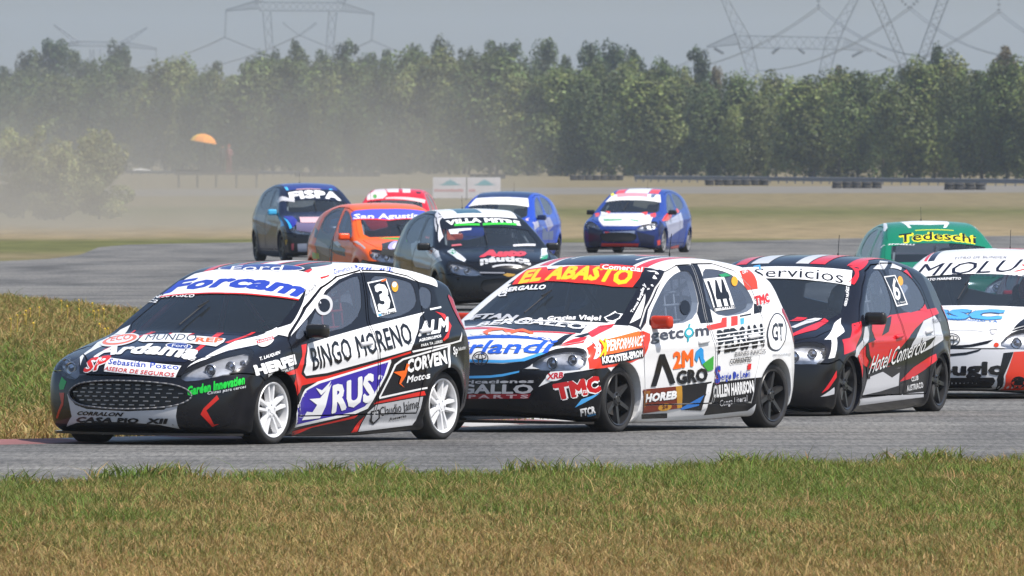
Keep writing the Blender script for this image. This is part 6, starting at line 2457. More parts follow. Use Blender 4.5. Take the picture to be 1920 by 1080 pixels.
   ('p', 'L', '#4aa0dc', [[(2.697, 0.879), (2.763, 0.882), (2.729, 0.836), (2.673, 0.829)]]),
   ('p', 'L', '#121318', [[(2.698, 0.9), (2.897, 0.917), (2.889, 0.905), (2.705, 0.89)]]),
   ('p', 'L', '#15161d', [[(2.04, 1.3), (2.37, 1.3), (2.25, 0.85), (2.05, 0.845)]]),
   ('p', 'L', '#121318', [[(1.708, 0.363), (2.192, 0.391), (2.097, 0.163), (1.764, 0.174)]]),
   ('p', 'L', '#121318', [[(2.208, 0.381), (2.95, 0.416), (2.915, 0.218), (2.831, 0.154), (2.164, 0.126)]]),
   ('p', 'L', '#e4e4e4', [[(2.122, 0.37), (2.208, 0.381), (2.152, 0.177), (2.088, 0.163)]]),
   ('p', 'L', '#2a70c0', [[(1.741, 0.186), (2.085, 0.285), (2.028, 0.203), (1.767, 0.172)]]),
   ('p', 'L', '#d0402a', [[(2.967, 1.247), (3.172, 1.256), (3.164, 1.16), (3.132, 1.106), (2.934, 1.096)]]),
   ('p', 'L', '#121318', [[(2.992, 0.993), (3.106, 0.968), (3.064, 0.924), (2.936, 0.911)]]),
   ('p', 'L', '#121318', [[(1.139, 0.147), (1.553, 0.151), (1.586, 0.112), (1.177, 0.111)]])]),
  ('sticker', 'sponsor_lettering', 8, [('t', 'L', '#3c3c46', 'getcom', ((1.2, 0.718), (0.942, 0.037), (0.02, 0.085)), {'bold': 0.02, 'sp': 1.0}),
   ('e', 'L', '#2a9aa8', ((1.826, 0.775), (0.074, 0.005), (0.012, 0.039))),
   ('e', 'L', '#e4e4e4', ((1.826, 0.775), (0.042, 0.002), (0.004, 0.021))),
   ('p', 'L', '#2a9aa8', [[(1.83, 0.815), (1.851, 0.816), (1.884, 0.842), (1.855, 0.843)]]),
   ('p', 'L', '#2a9aa8', [[(1.789, 0.744), (1.815, 0.741), (1.801, 0.704), (1.773, 0.704)]])]),
  ('sticker', 'sponsor_lettering', 8, [('t', 'L', '#e8641c', '2M', ((1.55, 0.5), (0.325, 0.021), (-0.011, 0.127)), {'bold': 0.05, 'sp': 1.0}),
   ('p', 'L', '#2a90d0', [[(1.89, 0.569), (1.907, 0.629), (1.978, 0.66), (2.022, 0.642), (2.036, 0.571), (2.091, 0.522), (2.009, 0.525), (1.958, 0.594), (1.932, 0.543)]]),
   ('p', 'L', '#3a9a3c', [[(2.015, 0.528), (2.192, 0.591), (2.193, 0.484), (2.106, 0.47)]]),
   ('p', 'L', '#121318', [[(1.21, 0.363), (1.324, 0.612), (1.407, 0.614), (1.599, 0.387), (1.525, 0.374), (1.379, 0.535), (1.298, 0.365)]]),
   ('t', 'L', '#121318', 'GRO', ((1.623, 0.381), (0.493, 0.021), (-0.023, 0.098)), {'bold': 0.05, 'sp': 1.0})]),
  ('sticker', 'sponsor_lettering', 8, [('p', 'L', '#6a2614', [[(1.047, 0.34), (1.702, 0.362), (1.752, 0.189), (1.149, 0.154)]]),
   ('p', 'L', '#b8862a', [[(1.61, 0.359), (1.708, 0.363), (1.757, 0.192), (1.683, 0.187)]]),
   ('e', 'L', '#b8862a', ((1.482, 0.199), (0.106, 0.006), (-0.01, 0.029))),
   ('p', 'L', '#8e5a1c', [[(1.068, 0.326), (1.207, 0.329), (1.166, 0.211), (1.137, 0.197)]]),
   ('t', 'L', '#121318', 'HOREB', ((1.13, 0.244), (0.508, 0.023), (0.005, 0.061)), {'bold': 0.11, 'sp': 1.0}),
   ('t', 'L', '#e4e4e4', 'HOREB', ((1.13, 0.244), (0.508, 0.023), (0.005, 0.061)), {'bold': 0.06, 'sp': 1.0}),
   ('t', 'L', '#5a2010', '24', ((1.438, 0.186), (0.091, 0.006), (-0.011, 0.028)), {'bold': 0.04, 'sp': 1.0})]),
  ('sticker', 'sponsor_lettering', 8, [('t', 'L', '#121318', 'PEDSAN', ((2.256, 0.619), (0.736, 0.048), (0.019, 0.169)), {'bold': 0.05, 'sp': 1.0}),
   ('p', 'L', '#e4e4e4', [[(2.254, 0.76), (3.048, 0.807), (3.045, 0.799), (2.251, 0.751)]]),
   ('p', 'L', '#e4e4e4', [[(2.244, 0.73), (3.038, 0.777), (3.035, 0.769), (2.243, 0.721)]]),
   ('p', 'L', '#e4e4e4', [[(2.232, 0.7), (3.027, 0.747), (3.025, 0.739), (2.226, 0.692)]]),
   ('p', 'L', '#e4e4e4', [[(2.224, 0.67), (3.015, 0.717), (3.009, 0.709), (2.224, 0.662)]]),
   ('p', 'L', '#e4e4e4', [[(2.228, 0.64), (3.005, 0.687), (3.006, 0.679), (2.229, 0.632)]]),
   ('t', 'L', '#303038', 'BIENES RAICES', ((2.53, 0.582), (0.482, 0.021), (-0.004, 0.034)), {'bold': 0.0, 'sp': 1.0}),
   ('t', 'L', '#121318', 'CORRIENTES', ((2.452, 0.525), (0.339, 0.018), (-0.002, 0.037)), {'bold': 0.02, 'sp': 1.0})]),
  ('sticker', 'sponsor_lettering', 8, [('t', 'L', '#2b43a6', 'ergio De León', ((2.336, 0.398), (0.451, 0.023), (-0.01, 0.057)), {'bold': 0.0, 'sp': 1.0}),
   ('t', 'L', '#c83030', 'S', ((2.228, 0.38), (0.098, 0.008), (-0.016, 0.129)), {'bold': 0.07, 'sp': 1.0}),
   ('t', 'L', '#2b43a6', 'S', ((2.228, 0.38), (0.098, 0.008), (-0.016, 0.129)), {'bold': 0.05, 'sp': 1.0}),
   ('p', 'L', '#d02a30', [[(2.737, 0.521), (2.795, 0.525), (2.788, 0.479), (2.733, 0.475)]]),
   ('t', 'L', '#404048', 'Materiales de Construccion', ((2.439, 0.387), (0.35, 0.017), (-0.002, 0.011)), {'bold': 0.0, 'sp': 1.0})]),
  ('sticker', 'sponsor_lettering', 9, [('t', 'L', '#e4e4e4', 'CULLEN HARRISON', ((2.233, 0.266), (0.617, 0.036), (-0.021, 0.092)), {'bold': 0.05, 'sp': 1.0}),
   ('t', 'L', '#b4b4b8', 'Cenga Litoral', ((2.362, 0.193), (0.422, 0.038), (-0.018, 0.049)), {'bold': 0.0, 'sp': 1.0})]),
  ('sticker', 'sponsor_lettering', 8, [('e', 'L', '#303036', ((3.24, 0.767), (0.179, -0.003), (0.087, 0.149))),
   ('e', 'L', '#e4e4e4', ((3.24, 0.767), (0.157, -0.003), (0.077, 0.138))),
   ('t', 'L', '#25252b', 'GT', ((3.109, 0.709), (0.211, -0.007), (0.055, 0.13)), {'bold': 0.03, 'sp': 1.0}),
   ('t', 'L', '#606068', 'SERVICIOS RURALES', ((3.094, 0.581), (0.375, 0.001), (0.005, 0.017)), {'bold': 0.0, 'sp': 1.0})]),
  ('sticker', 'sponsor_lettering', 8, [('t', 'L', '#e4e4e4', 'TMC', ((2.997, 0.979), (0.261, 0.026), (0.022, 0.068)), {'bold': 0.13, 'sp': 1.0}),
   ('t', 'L', '#c02a2a', 'TMC', ((2.997, 0.979), (0.261, 0.026), (0.022, 0.068)), {'bold': 0.08, 'sp': 1.0}),
   ('t', 'L', '#e4e4e4', 'CAPO', ((2.975, 1.219), (0.113, 0.016), (0.018, 0.02)), {'bold': 0.02, 'sp': 1.0})]),
  ('glass', 'race_number', 3, [('p', 'L', '#e4e4e4', [[(2.34, 1.187), (2.675, 1.203), (2.671, 0.957), (2.335, 0.935)]]),
   ('p', 'L', '#121318', [[(2.341, 0.967), (2.667, 0.981), (2.668, 0.96), (2.338, 0.94)]]),
   ('t', 'L', '#121318', '144', ((2.356, 0.981), (0.276, 0.012), (0.02, 0.19)), {'bold': 0.06, 'sp': 1.0}),
   ('t', 'L', '#e4e4e4', 'BERGALLO', ((2.351, 0.942), (0.299, 0.018), (0.002, 0.016)), {'bold': 0.04, 'sp': 1.0})]),
  ('glass', 'round_sticker', 3, [('e', 'L', '#d89a20', ((2.813, 1.167), (0.051, 0.002), (0.025, 0.038))),
   ('p', 'L', '#2a8a5a', [[(2.601, 1.218), (2.729, 1.231), (2.794, 1.208), (2.643, 1.199)]])]),
  ('glass', 'air_hole', 3, [('e', 'L', '#121318', ((1.89, 0.97), (0.078, -0.001), (0.032, 0.056)))]),
 ],
 'third': [
  ('paint', 'livery_panel', 0, [('p', 'L', '#c9252f', [[(0.988, 0.816), (1.135, 0.839), (1.085, 0.75), (0.83, 0.607), (0.55, 0.569), (0.594, 0.69), (0.758, 0.705)]]),
   ('p', 'L', '#c9252f', [[(1.444, 0.858), (1.857, 0.877), (2.915, 0.917), (3.222, 0.931), (3.258, 0.886), (2.796, 0.833), (2.515, 0.762), (2.255, 0.674), (2.008, 0.578), (1.886, 0.465), (1.549, 0.433), (1.221, 0.453), (1.028, 0.491), (0.978, 0.589), (1.19, 0.652), (1.419, 0.682), (1.363, 0.764)]]),
   ('p', 'L', '#b9babd', [[(1.19, 0.79), (1.329, 0.797), (1.236, 0.684), (0.883, 0.554), (0.768, 0.523), (0.843, 0.607), (1.081, 0.686)]]),
   ('p', 'L', '#c4c5c9', [[(2.772, 0.825), (3.103, 0.866), (3.189, 0.796), (3.202, 0.665), (2.898, 0.598), (2.486, 0.537), (2.188, 0.474), (2.416, 0.656)]]),
   ('p', 'L', '#c4c5c9', [[(1.245, 0.371), (1.659, 0.418), (2.088, 0.446), (2.096, 0.295), (1.615, 0.252), (1.147, 0.225)]]),
   ('p', 'L', '#121318', [[(1.549, 0.433), (2.168, 0.576), (3.014, 0.696), (2.894, 0.635), (2.19, 0.425), (1.899, 0.363)]]),
   ('p', 'L', '#c9252f', [[(2.112, 0.327), (2.447, 0.442), (2.99, 0.551), (2.998, 0.499), (2.767, 0.422), (2.422, 0.35)]]),
   ('p', 'L', '#121318', [[(2.12, 0.301), (2.72, 0.406), (2.828, 0.355), (2.818, 0.24), (2.168, 0.223)]]),
   ('p', 'L', '#c4c5c9', [[(1.04, 0.197), (2.793, 0.235), (2.814, 0.19), (1.09, 0.141)]]),
   ('p', 'L', '#121318', [[(1.835, 0.858), (1.982, 0.873), (1.798, 0.744), (1.6, 0.713)]]),
   ('p', 'L', '#c9252f', [[(0.872, 0.558), (1.052, 0.588), (1.01, 0.328), (0.996, 0.263), (0.957, 0.427)]]),
   ('p', 'FL', '#e4e4e4', [[(0.814, 0.691), (1.197, 0.863), (1.092, 0.753), (0.95, 0.706), (0.86, 0.546), (0.786, 0.537), (0.88, 0.691)]]),
   ('p', 'FL', '#c9252f', [[(0.716, 0.255), (0.885, 0.441), (0.885, 0.384), (0.786, 0.288)]]),
   ('p', 'FL', '#c4c5c9', [[(0.708, 0.226), (0.859, 0.303), (0.865, 0.246), (0.77, 0.231)]]),
   ('p', 'L', '#c9252f', [[(1.512, 1.148), (1.794, 1.28), (2.025, 1.325), (2.166, 1.334), (1.942, 1.288), (1.739, 1.245), (1.508, 1.133)]]),
   ('p', 'L', '#c4c5c9', [[(2.011, 1.26), (2.379, 1.326), (2.55, 1.316), (2.289, 1.255)]]),
   ('p', 'L', '#c4c5c9', [[(2.42, 1.255), (2.633, 1.309), (2.789, 1.272), (2.646, 1.227)]]),
   ('p', 'L', '#c9252f', [[(2.667, 1.227), (2.86, 1.25), (2.933, 1.07), (2.971, 0.9), (2.783, 0.915), (2.78, 1.062)]]),
   ('p', 'T', '#c9252f', [[(-0.5, 1.8), (-0.4, 1.78), (-0.38, 3.2), (-0.48, 3.2)]]),
   ('p', 'T', '#c4c5c9', [[(-0.36, 1.78), (-0.2, 1.76), (-0.2, 3.2), (-0.34, 3.2)]]),
   ('p', 'T', '#c4c5c9', [[(0.04, 1.75), (0.15, 1.755), (0.17, 3.2), (0.06, 3.2)]]),
   ('p', 'T', '#c9252f', [[(0.16, 1.755), (0.29, 1.77), (0.3, 3.2), (0.19, 3.2)]]),
   ('p', 'T', '#c9252f', [[(0.47, 1.8), (0.55, 1.86), (0.52, 3.2), (0.46, 3.2)]]),
   ('p', 'T', '#c9252f', [[(0.461, 0.311), (0.497, 0.51), (0.559, 0.943), (0.607, 0.912), (0.607, 0.593), (0.492, 0.32)]]),
   ('p', 'T', '#c4c5c9', [[(0.402, 0.538), (0.438, 0.842), (0.522, 0.95), (0.547, 0.937), (0.478, 0.722), (0.443, 0.528)]]),
   ('p', 'T', '#c9252f', [[(0.321, 0.732), (0.355, 0.887), (0.446, 0.922), (0.405, 0.787)]])]),
  ('glass', 'windscreen_banner', 2, [('p', 'T', '#e4e4e4', [[(-0.6, 1.5), (-0.3, 1.46), (0, 1.45), (0.3, 1.455), (0.61, 1.48), (0.545, 1.72), (0.25, 1.68), (0, 1.67), (-0.25, 1.68), (-0.54, 1.72)]]),
   ('t', 'T', '#121318', 'Servicios', ((-0.232, 1.467), (0.774, 0.017), (-0.05, 0.167)), {'bold': 0.0, 'sp': 1.0}),
   ('p', 'T', '#4aa0dc', [[(-0.315, 1.712), (-0.264, 1.731), (-0.218, 1.619), (-0.233, 1.621), (-0.263, 1.692), (-0.305, 1.682)]])]),
  ('sticker', 'driver_name', 8, [('t', 'L', '#e4e4e4', 'GERO NUÑEZ B', ((1.172, 0.953), (0.319, 0.18), (0.001, 0.006)), {'bold': 0.03, 'sp': 1.0})]),
  ('sticker', 'sponsor_lettering', 9, [('t', 'L', '#121318', 'Hotel Comercio', ((1.236, 0.4), (1.447, 0.164), (0.128, 0.149)), {'bold': 0.045, 'sp': 1.0}),
   ('t', 'L', '#e4e4e4', 'Hotel Comercio', ((1.236, 0.4), (1.447, 0.164), (0.128, 0.149)), {'bold': 0.0, 'sp': 1.0})]),
  ('sticker', 'sponsor_lettering', 9, [('t', 'L', '#e4e4e4', 'CLUB', ((2.418, 0.325), (0.18, 0.013), (-0.011, 0.038)), {'bold': 0.03, 'sp': 1.0}),
   ('t', 'L', '#e4e4e4', 'AUSTRIACO', ((2.338, 0.246), (0.418, 0.027), (-0.04, 0.046)), {'bold': 0.03, 'sp': 1.0})]),
  ('sticker', 'sponsor_lettering', 9, [('p', 'L', '#121318', [[(1.127, 0.653), (1.19, 0.66), (1.266, 0.553), (1.323, 0.52), (1.224, 0.44), (1.302, 0.365), (1.237, 0.361), (1.177, 0.456), (1.242, 0.513), (1.157, 0.554)]]),
   ('t', 'L', '#707078', 'Nicolas', ((2.978, 0.798), (0.243, 0.023), (0.02, 0.041)), {'bold': 0.0, 'sp': 1.0})]),
  ('glass', 'race_number', 3, [('p', 'L', '#e4e4e4', [[(2.182, 1.197), (2.489, 1.208), (2.514, 0.963), (2.204, 0.947)]]),
   ('p', 'L', '#121318', [[(2.202, 1.189), (2.461, 1.199), (2.484, 0.973), (2.233, 0.96)]]),
   ('t', 'L', '#e4e4e4', '6', ((2.212, 1.001), (0.179, 0.009), (0.092, 0.173)), {'bold': 0.02, 'sp': 1.0}),
   ('t', 'L', '#e4e4e4', 'N. Nuñez', ((2.266, 0.971), (0.196, 0.01), (0.006, 0.015)), {'bold': 0.0, 'sp': 1.0})]),
  ('glass', 'round_sticker', 3, [('e', 'L', '#d89a20', ((2.56, 1.159), (0.071, 0.003), (0.033, 0.039)))]),
 ],
 'fourth': [
  ('paint', 'livery_panel', 0, [('p', 'T', '#cf3440', [[(0.0, 2.25), (0.25, 2.2), (0.3, 2.8), (0.02, 2.85)]]),
   ('p', 'T', '#171b2c', [[(-0.52, 1.72), (-0.46, 1.7), (-0.47, 3.1), (-0.52, 3.1)]]),
   ('p', 'T', '#171b2c', [[(0.52, 3.1), (0.47, 3.1), (0.46, 1.7), (0.52, 1.72)]]),
   ('p', 'T', '#cf3440', [[(-0.56, 1.75), (-0.53, 1.73), (-0.53, 3.1), (-0.56, 3.1)]]),
   ('p', 'T', '#cf3440', [[(0.56, 3.1), (0.53, 3.1), (0.53, 1.73), (0.56, 1.75)]]),
   ('p', 'T', '#121318', [[(0.503, 0.204), (0.557, 0.508), (0.575, 0.735), (0.637, 0.379), (0.596, 0.285)]])]),
  ('glass', 'windscreen_banner', 2, [('p', 'T', '#e4e4e4', [[(-0.62, 1.44), (-0.3, 1.4), (0, 1.385), (0.3, 1.395), (0.62, 1.42), (0.545, 1.72), (0.25, 1.68), (0, 1.67), (-0.25, 1.68), (-0.545, 1.72)]])]),
  ('sticker', 'sponsor_lettering', 8, [('t', 'F', '#171b2c', 'MIOLU', ((-0.591, 1.122), (0.883, 0.043), (0.056, 0.106)), {'bold': 0.0, 'sp': 1.0}),
   ('t', 'F', '#d03028', 'X', ((0.296, 1.165), (0.218, -0.001), (0.04, 0.061)), {'bold': -0.01, 'sp': 1.0}),
   ('t', 'F', '#303040', 'POLICARBONATOS', ((-0.239, 1.124), (0.77, -0.012), (-0.002, 0.021)), {'bold': 0.0, 'sp': 1.25}),
   ('t', 'T', '#505060', 'TITRO DE BLINDEX', ((-0.276, 1.678), (0.474, 0.012), (-0.004, 0.064)), {'bold': 0.0, 'sp': 1.0})]),
  ('glass', 'driver_name', 3, [('t', 'T', '#e4e4e4', 'MARCATO MARINETTO', ((-0.57, 1.351), (0.424, -0.064), (-0.001, 0.043)), {'bold': 0.03, 'sp': 1.0})]),
  ('sticker', 'sponsor_lettering', 8, [('t', 'F', '#30507a', 'BSC', ((-0.324, 0.76), (0.704, -0.005), (-0.024, 0.079)), {'bold': 0.11, 'sp': 1.0}),
   ('t', 'F', '#4aa0dc', 'BSC', ((-0.324, 0.76), (0.704, -0.005), (-0.024, 0.079)), {'bold': 0.07, 'sp': 1.0}),
   ('t', 'F', '#2a6ab0', 'INTERNACIONAL S.A.', ((-0.174, 0.751), (0.543, -0.027), (-0.004, 0.015)), {'bold': 0.02, 'sp': 1.0})]),
  ('paint', 'livery_panel', 1, [('p', 'F', '#121318', [[(-0.056, 0.522), (0.159, 0.536), (0.36, 0.581), (0.311, 0.543), (0.188, 0.517), (-0.048, 0.493)]]),
   ('p', 'F', '#121318', [[(-0.054, 0.451), (0.131, 0.469), (0.264, 0.499), (0.233, 0.475), (0.132, 0.446), (-0.054, 0.428)]]),
   ('p', 'F', '#121318', [[(-0.076, 0.245), (0.364, 0.248), (0.38, 0.219), (0.34, 0.156), (-0.09, 0.155)]]),
   ('p', 'FL', '#121318', [[(0.38, 0.462), (0.464, 0.472), (0.377, 0.263), (0.388, 0.137), (0.351, 0.136), (0.324, 0.234)]]),
   ('p', 'FL', '#cc3a28', [[(0.466, 0.472), (0.667, 0.483), (0.727, 0.136), (0.402, 0.137), (0.391, 0.263)]]),
   ('e', 'FL', '#121318', ((0.503, 0.204), (0.063, 0.0), (-0.005, 0.053)))]),
  ('sticker', 'sponsor_lettering', 8, [('t', 'F', '#121318', 'Buglo', ((-0.144, 0.268), (0.615, 0.01), (0.004, 0.112)), {'bold': 0.05, 'sp': 1.0})]),
  ('sticker', 'emblem', 8, [('e', 'T', '#b4b4b8', ((0.347, 0.154), (0.03, 0.015), (-0.007, 0.037))),
   ('e', 'T', '#e4e4e4', ((0.347, 0.154), (0.019, 0.009), (-0.005, 0.026)))]),
  ('sticker', 'lamp_dot', 4, [('e', 'FL', '#d04020', ((0.331, 0.533), (0.02, 0.001), (0.003, 0.02)))]),
 ],
 'green': [
  ('glass', 'windscreen_banner', 1, [('p', 'T', '#0e7355', [[(-0.62, 1.49), (0, 1.43), (0.62, 1.47), (0.53, 1.86), (0.25, 1.82), (0, 1.81), (-0.25, 1.82), (-0.53, 1.86)]]),
   ('t', 'T', '#e8e020', 'Tedeschi', ((-0.5, 1.53), (1.0, -0.01), (0.03, 0.225)), {'bold': 0.1, 'sp': 1.0}),
   ('t', 'T', '#121318', 'Tedeschi', ((-0.5, 1.53), (1.0, -0.01), (0.03, 0.225)), {'bold': 0.02, 'sp': 1.0}),
   ('t', 'T', '#e4e4e4', 'E. SPINELLI', ((-0.731, 1.571), (0.406, -0.155), (0.016, 0.028)), {'bold': 0.02, 'sp': 1.0}),
   ('p', 'T', '#c8d830', [[(-0.25, 1.8), (0.25, 1.8), (0.25, 1.825), (-0.25, 1.825)]])]),
  ('paint', 'livery_panel', 0, [('p', 'T', '#e4e4e4', [[(-0.369, 2.387), (-0.203, 2.495), (0.259, 2.476), (0.251, 2.174), (0.176, 1.918), (0.129, 1.893), (0.175, 2.067), (-0.04, 2.025), (-0.297, 2.088), (-0.281, 1.921), (-0.318, 1.942)]]),
   ('p', 'T', '#e4e4e4', [[(-0.529, 2.731), (-0.534, 2.415), (-0.569, 2.088), (-0.614, 1.977), (-0.623, 2.075)]]),
   ('p', 'T', '#e4e4e4', [[(0.623, 2.075), (0.614, 1.977), (0.569, 2.088), (0.534, 2.415), (0.529, 2.731)]]),
   ('p', 'R', '#c8d020', [[(-2.264, 1.229), (-2.201, 1.241), (-1.995, 1.11), (-2.069, 1.075)]]),
   ('p', 'L', '#c8d020', [[(1.694, 1.191), (1.676, 1.179), (1.501, 1.089), (1.506, 1.094)]])]),
 ],
 'black': [
  ('paint', 'livery_panel', 0, [('p', 'T', '#d8d8d8', [[(-0.52, 1.86), (0, 1.8), (0.52, 1.86), (0.54, 3.0), (-0.54, 3.0)]]),
   ('p', 'T', '#3a6070', [[(-0.3, 2.0), (0.05, 1.98), (0.0, 2.9), (-0.3, 2.9)]]),
   ('p', 'R', '#c8c8cc', [[(-2.071, 1.294), (-2.278, 1.368), (-1.941, 1.295), (-1.381, 1.015), (-1.271, 0.938), (-1.502, 1.057)]]),
   ('p', 'R', '#868e92', [[(-2.67, 0.937), (-2.121, 0.968), (-1.089, 0.831), (-0.592, 0.692), (-1.204, 0.574), (-2.13, 0.597)]]),
   ('p', 'R', '#30a040', [[(-3.076, 1.064), (-2.945, 1.094), (-2.761, 1.023), (-2.97, 0.936)]]),
   ('p', 'R', '#c0c4c8', [[(-1.84, 0.884), (-1.214, 0.859), (-0.779, 0.747), (-0.969, 0.689), (-1.433, 0.772)]]),
   ('p', 'R', '#a05838', [[(-1.523, 0.843), (-1.201, 0.83), (-1.172, 0.774), (-1.383, 0.787)]]),
   ('p', 'F', '#c8ccd0', [[(-0.683, 0.815), (-0.582, 0.857), (-0.546, 0.704), (-0.587, 0.676), (-0.653, 0.718)]]),
   ('p', 'F', '#209060', [[(-0.669, 0.817), (-0.584, 0.854), (-0.572, 0.811), (-0.656, 0.776)]]),
   ('p', 'F', '#d0d4d4', [[(0.691, 0.858), (0.778, 0.857), (0.69, 0.774), (0.489, 0.72)]]),
   ('p', 'F', '#209060', [[(0.524, 0.747), (0.69, 0.774), (0.609, 0.719), (0.495, 0.706)]])]),
  ('sticker', 'sponsor_lettering', 8, [('t', 'F', '#c83038', 'Auto', ((-0.36, 0.746), (0.667, 0.013), (0.128, 0.089)), {'bold': 0.09, 'sp': 1.0}),
   ('t', 'T', '#b9babd', 'náutica', ((-0.396, 0.151), (0.702, -0.031), (0.033, 0.165)), {'bold': 0.06, 'sp': 1.0}),
   ('p', 'T', '#b9babd', [[(-0.243, 0.092), (0.162, 0.078), (0.15, 0.06), (-0.239, 0.075)]])]),
  ('glass', 'windscreen_banner', 2, [('p', 'T', '#12151c', [[(-0.62, 1.56), (0, 1.5), (0.62, 1.54), (0.53, 1.86), (0.25, 1.82), (0, 1.81), (-0.25, 1.82), (-0.53, 1.86)]]),
   ('t', 'T', '#e4e4e4', 'VILLA MITRE', ((-0.52, 1.655), (1.04, -0.01), (0.01, 0.13)), {'bold': 0.06, 'sp': 1.0}),
   ('p', 'T', '#38b838', [[(-0.417, 1.66), (-0.07, 1.607), (-0.084, 1.547), (-0.431, 1.6)]]),
   ('p', 'T', '#38b838', [[(-0.025, 1.612), (0.47, 1.693), (0.453, 1.621), (-0.041, 1.545)]]),
   ('p', 'T', '#c8c8cc', [[(-0.527, 1.531), (-0.212, 1.489), (-0.23, 1.433), (-0.403, 1.434), (-0.432, 1.37), (-0.527, 1.402), (-0.534, 1.467)]]),
   ('p', 'T', '#c8c8cc', [[(0.262, 1.018), (0.615, 1.171), (0.601, 1.108), (0.253, 0.947)]]),
   ('p', 'T', '#b86068', [[(-0.577, 1.132), (-0.45, 1.1), (-0.445, 1.054), (-0.581, 1.086)]])]),
  ('sticker', 'emblem', 8, [('p', 'F', '#b08a40', [[(-0.106, 0.502), (-0.047, 0.524), (0.068, 0.509), (0.045, 0.484), (-0.043, 0.473)]]),
   ('p', 'F', '#8a8c94', [[(-0.415, 0.541), (-0.083, 0.535), (-0.084, 0.518), (-0.416, 0.521)]])]),
 ],
 'orange': [
  ('glass', 'windscreen_banner', 2, [('p', 'T', '#4a54c0', [[(-0.639, 1.94), (-0.104, 1.863), (0.549, 1.891), (0.352, 1.573), (-0.153, 1.5), (-0.686, 1.688)]]),
   ('t', 'F', '#dcdcf0', 'San Agustín', ((-0.674, 1.151), (1.035, 0.011), (0.05, 0.075)), {'bold': 0.03, 'sp': 1.0}),
   ('p', 'T', '#d03a40', [[(-0.687, 1.684), (-0.154, 1.495), (0.351, 1.568), (0.328, 1.531), (-0.165, 1.458), (-0.693, 1.646)]])]),
  ('paint', 'livery_panel', 0, [('p', 'F', '#33332f', [[(-0.542, 0.776), (-0.358, 0.815), (-0.212, 0.816), (-0.324, 0.693), (-0.495, 0.58), (-0.674, 0.613)]]),
   ('p', 'F', '#38a838', [[(-0.49, 0.865), (-0.126, 0.866), (-0.208, 0.832), (-0.404, 0.849)]]),
   ('p', 'F', '#b0a8a8', [[(-0.832, 0.811), (-0.794, 0.814), (-0.8, 0.712), (-0.822, 0.689), (-0.821, 0.747)]]),
   ('p', 'R', '#33332f', [[(-3.495, 1.021), (-2.672, 0.887), (-1.499, 0.687), (-1.48, 0.573), (-2.039, 0.615), (-3.003, 0.84), (-3.258, 0.861)]]),
   ('p', 'R', '#80766c', [[(-3.12, 0.839), (-2.55, 0.75), (-2.122, 0.615), (-2.215, 0.534), (-2.764, 0.612), (-3.152, 0.747)]]),
   ('p', 'R', '#8a9a20', [[(-3.25, 0.632), (-2.923, 0.611), (-2.889, 0.531), (-3.172, 0.529)]]),
   ('p', 'R', '#b8b4b4', [[(-2.195, 0.798), (-2.006, 0.81), (-1.766, 0.754), (-1.865, 0.708)]])]),
  ('sticker', 'emblem', 8, [('e', 'F', '#a8a0d8', ((-0.395, 0.749), (0.093, 0.011), (0.08, 0.064))),
   ('e', 'F', '#d8d4f0', ((-0.381, 0.743), (0.054, 0.008), (0.049, 0.045)))]),
 ],
 'blue': [
  ('glass', 'windscreen_banner', 2, [('p', 'T', '#141a2a', [[(-0.62, 1.44), (0, 1.38), (0.62, 1.42), (0.53, 1.86), (0.25, 1.82), (0, 1.81), (-0.25, 1.82), (-0.53, 1.86)]]),
   ('t', 'T', '#e4e4e4', 'FISPA', ((-0.52, 1.49), (1.04, -0.015), (0.015, 0.285)), {'bold': 0.055, 'sp': 1.0}),
   ('p', 'T', '#b8b8bc', [[(-0.729, 1.785), (-0.434, 1.472), (-0.456, 1.392), (-0.741, 1.582)]])]),
  ('paint', 'livery_panel', 0, [('p', 'T', '#2b3878', [[(-0.53, 1.86), (0, 1.81), (0.53, 1.86), (0.53, 3.0), (-0.53, 3.0)]]),
   ('p', 'T', '#48b0e0', [[(-0.521, 2.072), (-0.463, 2.043), (-0.469, 1.866), (-0.514, 1.884)]]),
   ('p', 'T', '#48b0e0', [[(0.364, 1.898), (0.433, 1.92), (0.383, 1.766), (0.331, 1.752)]]),
   ('p', 'T', '#b89098', [[(-0.322, 1.874), (0.176, 1.855), (0.178, 1.755), (-0.312, 1.771)]]),
   ('p', 'F', '#30a8e8', [[(-0.84, 0.782), (-0.837, 0.797), (-0.851, 0.641), (-0.875, 0.626)]]),
   ('p', 'F', '#30a8e8', [[(-0.791, 0.784), (-0.764, 0.742), (-0.742, 0.603), (-0.789, 0.586)]]),
   ('p', 'F', '#6a6280', [[(-0.651, 0.728), (-0.562, 0.694), (-0.226, 0.687), (-0.299, 0.505), (-0.665, 0.558)]]),
   ('p', 'F', '#d8b0b4', [[(-0.517, 0.795), (-0.118, 0.798), (-0.222, 0.698), (-0.56, 0.698)]]),
   ('p', 'F', '#2a2f90', [[(-0.769, 0.811), (-0.609, 0.812), (-0.598, 0.729), (-0.731, 0.603)]]),
   ('p', 'R', '#59637a', [[(-3.496, 0.832), (-2.424, 0.835), (-1.6, 0.64), (-2.229, 0.469), (-2.894, 0.494)]]),
   ('p', 'F', '#a8841a', [[(-0.852, 0.385), (-0.832, 0.399), (-0.834, 0.307), (-0.845, 0.303)]]),
   ('p', 'F', '#8a90a0', [[(-0.659, 0.322), (-0.483, 0.329), (-0.479, 0.182), (-0.65, 0.181)]]),
   ('p', 'F', '#a04850', [[(-0.772, 0.322), (-0.724, 0.329), (-0.73, 0.209), (-0.764, 0.209)]])]),
 ],
 'red': [
